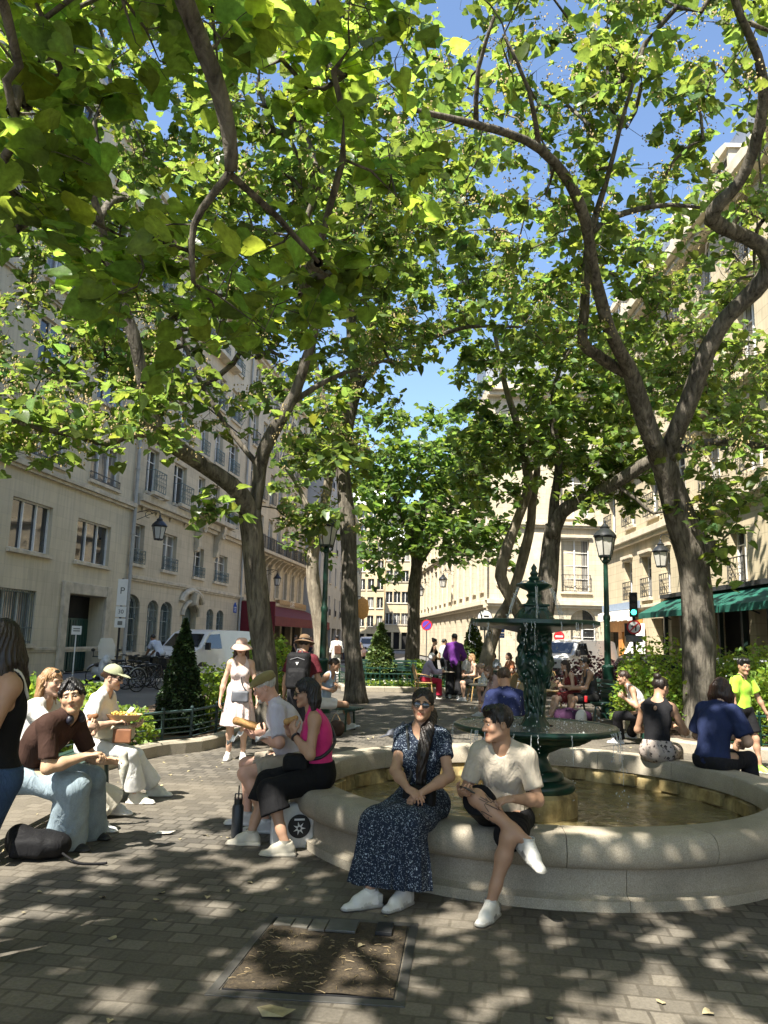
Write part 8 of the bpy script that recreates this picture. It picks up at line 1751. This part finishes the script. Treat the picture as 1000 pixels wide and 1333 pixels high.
strapto(r_,at_,[c+A3((0,-.05,.04)),pp.world(pp.pel+pp.U1*.14-pp.R1*.135),pp.world(pp.cb+pp.U2*.02-pp.F2*.125-pp.R2*.06),pp.world(pp.cb+pp.U2*.16-pp.F2*.11+pp.R2*.08)],.014)
p=G(372,1108); tx,ty=p.x+.03,p.y+.12
t=thing('tote_bag','white tote bag with round black emblem at the feet of the woman in pink','bag',(tx,ty,0),R(14)); cv=m_cloth((.66,.65,.62),.85,.5,.3,'white_canvas_bag')
pr=[Box((0,0,.16),(.165,.055,.165),None,.02)]; F_=field_of(pr,.009); F_.put(pr[0],.01); F_.warp(lambda X,Y,Z:.006*np.sin(24*X+9*Z)*np.sin(17*Z+2)); V,Q,C=F_.nets(); link('bag_body',npmesh('bag_body',V,Q,cv),t)
b=MB()
for y in (-.04,.04): b.tube([(-.07,y,.31),(-.055,y,.42),(0,y,.455),(.055,y,.42),(.07,y,.31)],.010,5)
b.build('handle',cv,t,True)
b=MB(); b.poly([(.045+.088*math.cos(q),-.0635,.165+.088*math.sin(q)) for q in np.linspace(0,6.283,30,False)]); b.build('round_emblem',drk,t); b=MB()
for i in range(7): q=math.pi*2*i/7; b.add([(.045+.012*math.cos(q)+.01*math.cos(q+1.57),-.066,.15+.012*math.sin(q)+.01*math.sin(q+1.57)),(.045+.05*math.cos(q),-.066,.15+.05*math.sin(q)),(.045+.012*math.cos(q)-.01*math.cos(q+1.57),-.066,.15+.012*math.sin(q)-.01*math.sin(q+1.57))],[(0,1,2)])
b.box(.005,.085,-.067,-.065,.208,.222); b.build('emblem_mark',wht,t)
p=G(308,1090); t=thing('flask','dark grey flask with loop lid on the paving beside the woman in pink','flask',(p.x,p.y,0)); b=MB(); b.lathe([(0,.002),(.042,.002),(.046,.02),(.046,.235),(.036,.255),(0,.255)],22); b.build('flask_body',simple('grey_flask',(.05,.055,.06),.4,.2,6,metal=.3),t,True,40); b=MB(); b.lathe([(.034,.255),(.034,.30),(0,.30)],18); b.tube([(-.03,0,.29),(-.026,0,.335),(.026,0,.335),(.03,0,.29)],.007,5); b.tube([(.0,0,.30),(0,0,.40)],.006,5); b.build('flask_lid',M['blk'],t,True,40)
# old man's sandwich and paper
hp0=[po.world(po.wri[j]+po.hand[j][0]*.11) for j in (0,1)]; mp=(hp0[0]+hp0[1])/2+A3((-.03,0,.02)); blob('sandwich','long seeded sandwich in the hands of the old man in the flat cap','food',[Cone(mp+A3((-.10,-.03,.035)),mp+A3((.06,.02,-.01)),.040,.036)],crust,.008,amp=.006)
def paper(label,c,a,L,wd,tilt):
    b=MB(); d=A3((math.cos(a)*math.cos(tilt),math.sin(a)*math.cos(tilt),math.sin(tilt))); s_=A3((-math.sin(a),math.cos(a),.2)); n=8
    for i in range(n+1): q=c+d*L*(i/n-.5); k=.5+.5*math.sin(math.pi*(.15+.8*i/n)); b.v+=[tuple(q-s_*wd*k+A3((0,0,.02*math.sin(i*1.7)))),tuple(q+A3((0,0,-.025))),tuple(q+s_*wd*k+A3((0,0,.018*math.cos(i*2.1))))]
    b.f=[(i*3+j,i*3+j+1,i*3+j+4,i*3+j+3) for i in range(n) for j in range(2)]; b.m=[0]*len(b.f); cc=tuple(c); b.v=[tuple(A3(x)-c) for x in b.v]; o=b.build('sandwich_paper',simple('white_paper',(.70,.69,.66),.7,.06,20,bump=.3,bscale=12),None,True,None,cc); so_=o.modifiers.new('thick','SOLIDIFY'); so_.thickness=.002; tag(o,label,'wrapper')
paper('crumpled white sandwich paper hanging from the near hand of the old man',hp0[0]+A3((.16,-.03,-.01)),R(18),.34,.05,R(24)); paper('folded white paper under the seeded sandwich',mp+A3((-.10,-.02,-.10)),R(20),.17,.035,R(35))
# left bench food and bags
hq=[pb.world(pb.wri[j]+pb.hand[j][0]*.09) for j in (0,1)]; c=hq[0]+A3((.05,-.02,.0))
blob('wrapped_sandwich','sandwich in a white paper cone held by the man in the brown t-shirt','food',[Cone(c+A3((0,0,.05)),c+A3((.005,0,-.02)),.036,.034),Cone(c+A3((.005,0,-.02)),c+A3((.015,.0,-.20)),.036,.006)],simple('greaseproof_paper',(.60,.56,.46),.7,.25,25,bump=.4),.007,amp=.005)
hb=[o for o in COL.objects if o.get('label','').startswith('woman with straight light')][0]; c=A3(D(121,934,6.62)); blob('pastry','brown pastry in the raised hand of the woman in cream trousers','food',[Cone(c-A3((.02,0,0)),c+A3((.025,0,.015)),.026,.02)],simple('brown_pastry',(.20,.09,.035),.8,.4,30,bump=.5),.006)
lap=pc.world(pc.knee[1]*.5+pc.hip[1]*.5+u*.11); 
r_,at_=blob('handbag','cream canvas handbag with a tan leather end on the lap of the cap wearer','bag',[Box(lap+A3((.02,.05,.06)),(.19,.09,.075),None,.05)],m_cloth((.52,.46,.34),.85,.5,.3,'cream_canvas'),.010); b=MB(); q=lap+A3((.14,-.03,.05))-at_; b.box(q[0]-.09,q[0]+.085,q[1]-.03,q[1]-.005,q[2]-.08,q[2]+.05); b.build('leather_end',simple('tan_leather',(.20,.085,.04),.6,.25,9),r_,bevel=.012)
c=lap+A3((.12,.02,.21)); t=thing('salad_box','open card box of yellow food resting on the handbag of the cap wearer','food box',tuple(c)); b=MB(); b.lathe([(.0,-.035),(.085,-.035),(.115,.02),(.108,.02),(.08,-.028),(0,-.028)],20,squash=lambda a,z:1+.5*abs(math.cos(a))); b.build('card_box',simple('kraft_card',(.52,.33,.17),.7,.15,8),t,True,40); g=np.random.default_rng(2); b=MB()
for _ in range(60): a=g.uniform(0,6.28); q=g.random()**.5*.085; b.sphere((q*1.4*math.cos(a),q*math.sin(a),.012+g.random()*.02),g.uniform(.008,.016),6,4)
b.build('food',simple('yellow_noodles',(.55,.38,.08),.6,.4,60,bump=0),t,True)
b=MB(); b.box(-.02,.02,-.06,.06,0,.012); tag(b.build('paper_napkin',pap,None,False,None,tuple(c+A3((.04,.03,.035))),(R(35),R(20),0)),'white paper napkin standing in the card box of the cap wearer','napkin')
c=lap+A3((-.10,-.06,.15)); b=MB(); b.tube([(-.10,0,0),(.09,0,.015)],.013,8); tag(b.build('blue_bottle_cap',simple('blue_plastic',(.03,.16,.42),.4,.1,5,bump=0),None,True,None,tuple(c)),'blue plastic tube lying on the handbag of the cap wearer','tube')
p=G(38,1122); x,y=p.x,p.y+.12
r_,at_=blob('backpack','black backpack slumped on the paving at the feet of the man in the brown t-shirt','backpack',[Ell((x,y,.09),(.23,.14,.10)),Ell((x+.10,y-.04,.10),(.12,.11,.085)),Ell((x-.13,y+.02,.13),(.10,.11,.085)),Box((x-.02,y-.12,.09),(.11,.04,.06),None,.03)],blk,.012,.05,.006,[((x,y,.004),(0,0,-1))])
strapto(r_,at_,[(x+.20,y-.08,.06),(x+.36,y-.16,.012),(x+.52,y-.16,.012),(x+.56,y-.17,.02)],.009,blk)
# backpack of the man with the hat, seen square on
o=pk; bc=o.cb+o.U2*.02-o.F2*.20; fr=np.array([o.wdir(o.R2),o.wdir(o.F2),o.wdir(o.U2)]); c=o.world(bc)
r_,at_=blob('backpack','black backpack worn by the man in the brown hat, small white triangle badge','backpack',[Box(c+A3((0,0,.03)),(.165,.09,.25),fr,.075),Box(c-fr[1]*.09-fr[2]*.09,(.135,.04,.13),fr,.04)],blk,.011,.02,.003)
b=MB(); 
for dz in (.05,): 
    q=c-fr[1]*.098+fr[2]*.12-at_; b.add([tuple(q+fr[0]*x_+fr[2]*z_-fr[1]*.004) for x_,z_ in ((-.022,.018),(.022,.018),(0,-.022))],[(0,1,2)])
b.build('badge',wht,r_)
b=MB(); q=c-at_+fr[2]*.27; b.tube([tuple(q-fr[0]*.04),tuple(q-fr[0]*.03+fr[2]*.05),tuple(q+fr[0]*.03+fr[2]*.05),tuple(q+fr[0]*.04)],.01,6); b.tube([tuple(c-at_-fr[1]*.097-fr[0]*.10+fr[2]*.17),tuple(c-at_-fr[1]*.10+fr[2]*.20),tuple(c-at_-fr[1]*.097+fr[0]*.10+fr[2]*.17)],.006,5); b.build('handle',simple('grey_webbing',(.15,.15,.16)),r_)
strapto(r_,at_,[c+fr[0]*.11+fr[2]*.2+fr[1]*.07,o.world(o.sh[1]*.6+o.nb*.4+u*.062),o.world(o.sh[1]*.7+o.nb*.3+o.F2*.12-u*.06)],.022,blk); strapto(r_,at_,[c-fr[0]*.11+fr[2]*.2+fr[1]*.07,o.world(o.sh[0]*.6+o.nb*.4+u*.062),o.world(o.sh[0]*.7+o.nb*.3+o.F2*.12-u*.06)],.022,blk)
# sun hat woman's bag
c=ph.world(ph.pel+A3((-.02,.16,-.02))); r_,at_=blob('shoulder_bag','small grey quilted shoulder bag in front of the sun hat woman','bag',[Box(c,(.115,.035,.075),None,.025)],simple('grey_leather',(.10,.105,.12),.5,.25,9,bump=.4,bscale=30),.007)
strapto(r_,at_,[c+A3((.10,0,.05)),ph.world(ph.cb+ph.F2*.12+ph.R2*-.02),ph.world(ph.sh[0]*.7+ph.nb*.3+u*.055),ph.world(ph.sh[0]*.7+ph.nb*.3-ph.F2*.09-u*.05)],.007)
c=pw.world(pw.pel+A3((.08,-.16,.18))); r_,at_=blob('shoulder_bag','brown leather bag on the back of the passer-by in white','bag',[Box(c,(.15,.06,.18),None,.03)],simple('brown_leather',(.09,.04,.022),.6,.3,9),.015); strapto(r_,at_,[c+A3((.1,0,.15)),pw.world(pw.sh[0]*.7+pw.nb*.3+u*.07)],.014,simple('brown_leather',(.09,.04,.022)))
# bags and a can by the right bench, carrier bag by the path bench
p=D(738,925,16.0); blob('bag','plum coloured bag on the ground in front of the right bench couple','bag',[Ell((p.x,p.y,.16),(.26,.16,.17)),Ell((p.x+.3,p.y,.14),(.2,.15,.15))],m_cloth((.05,.02,.05)),.016,.03,.01,[((0,0,.003),(0,0,-1))])
p=D(763,915,15.9); t=thing('drink_can','red drink can on the right bench beside the man in charcoal','can',(p.x,p.y,.451)); b=MB(); b.lathe([(0,0),(.03,0),(.033,.008),(.033,.11),(.027,.122),(0,.122)],16); b.build('can_body',red,t,True,40); b=MB(); b.lathe([(0,.123),(.026,.123)],14); b.build('can_lid',M['rim'],t)
p=G(765,945); blob('carrier_bag','pale carrier bag leaning at the foot of the right bench','bag',[Ell((p.x-.1,p.y+.1,.15),(.12,.09,.17))],cv,.014,.03,.01,[((0,0,.003),(0,0,-1))])
p=G(438,958); r_,at_=blob('sling_bag','dark brown bag on the ground beside the legs of the person in white shorts','bag',[Ell((p.x,p.y,.12),(.14,.1,.14))],m_cloth((.06,.04,.03)),.013,.03,.008,[((0,0,.003),(0,0,-1))]); strapto(r_,at_,[(p.x-.1,p.y,.2),(p.x-.02,p.y,.36),(p.x+.08,p.y,.2)],.009,simple('tan_strap',(.35,.25,.15)))
c=pv.world(pv.wri[1]+pv.hand[1][0]*.1); blob('sandwich','pale sandwich in the hands of the woman in the white vest','food',[Cone(c-A3((.04,0,0)),c+A3((.04,0,.01)),.025,.025)],crust,.01)
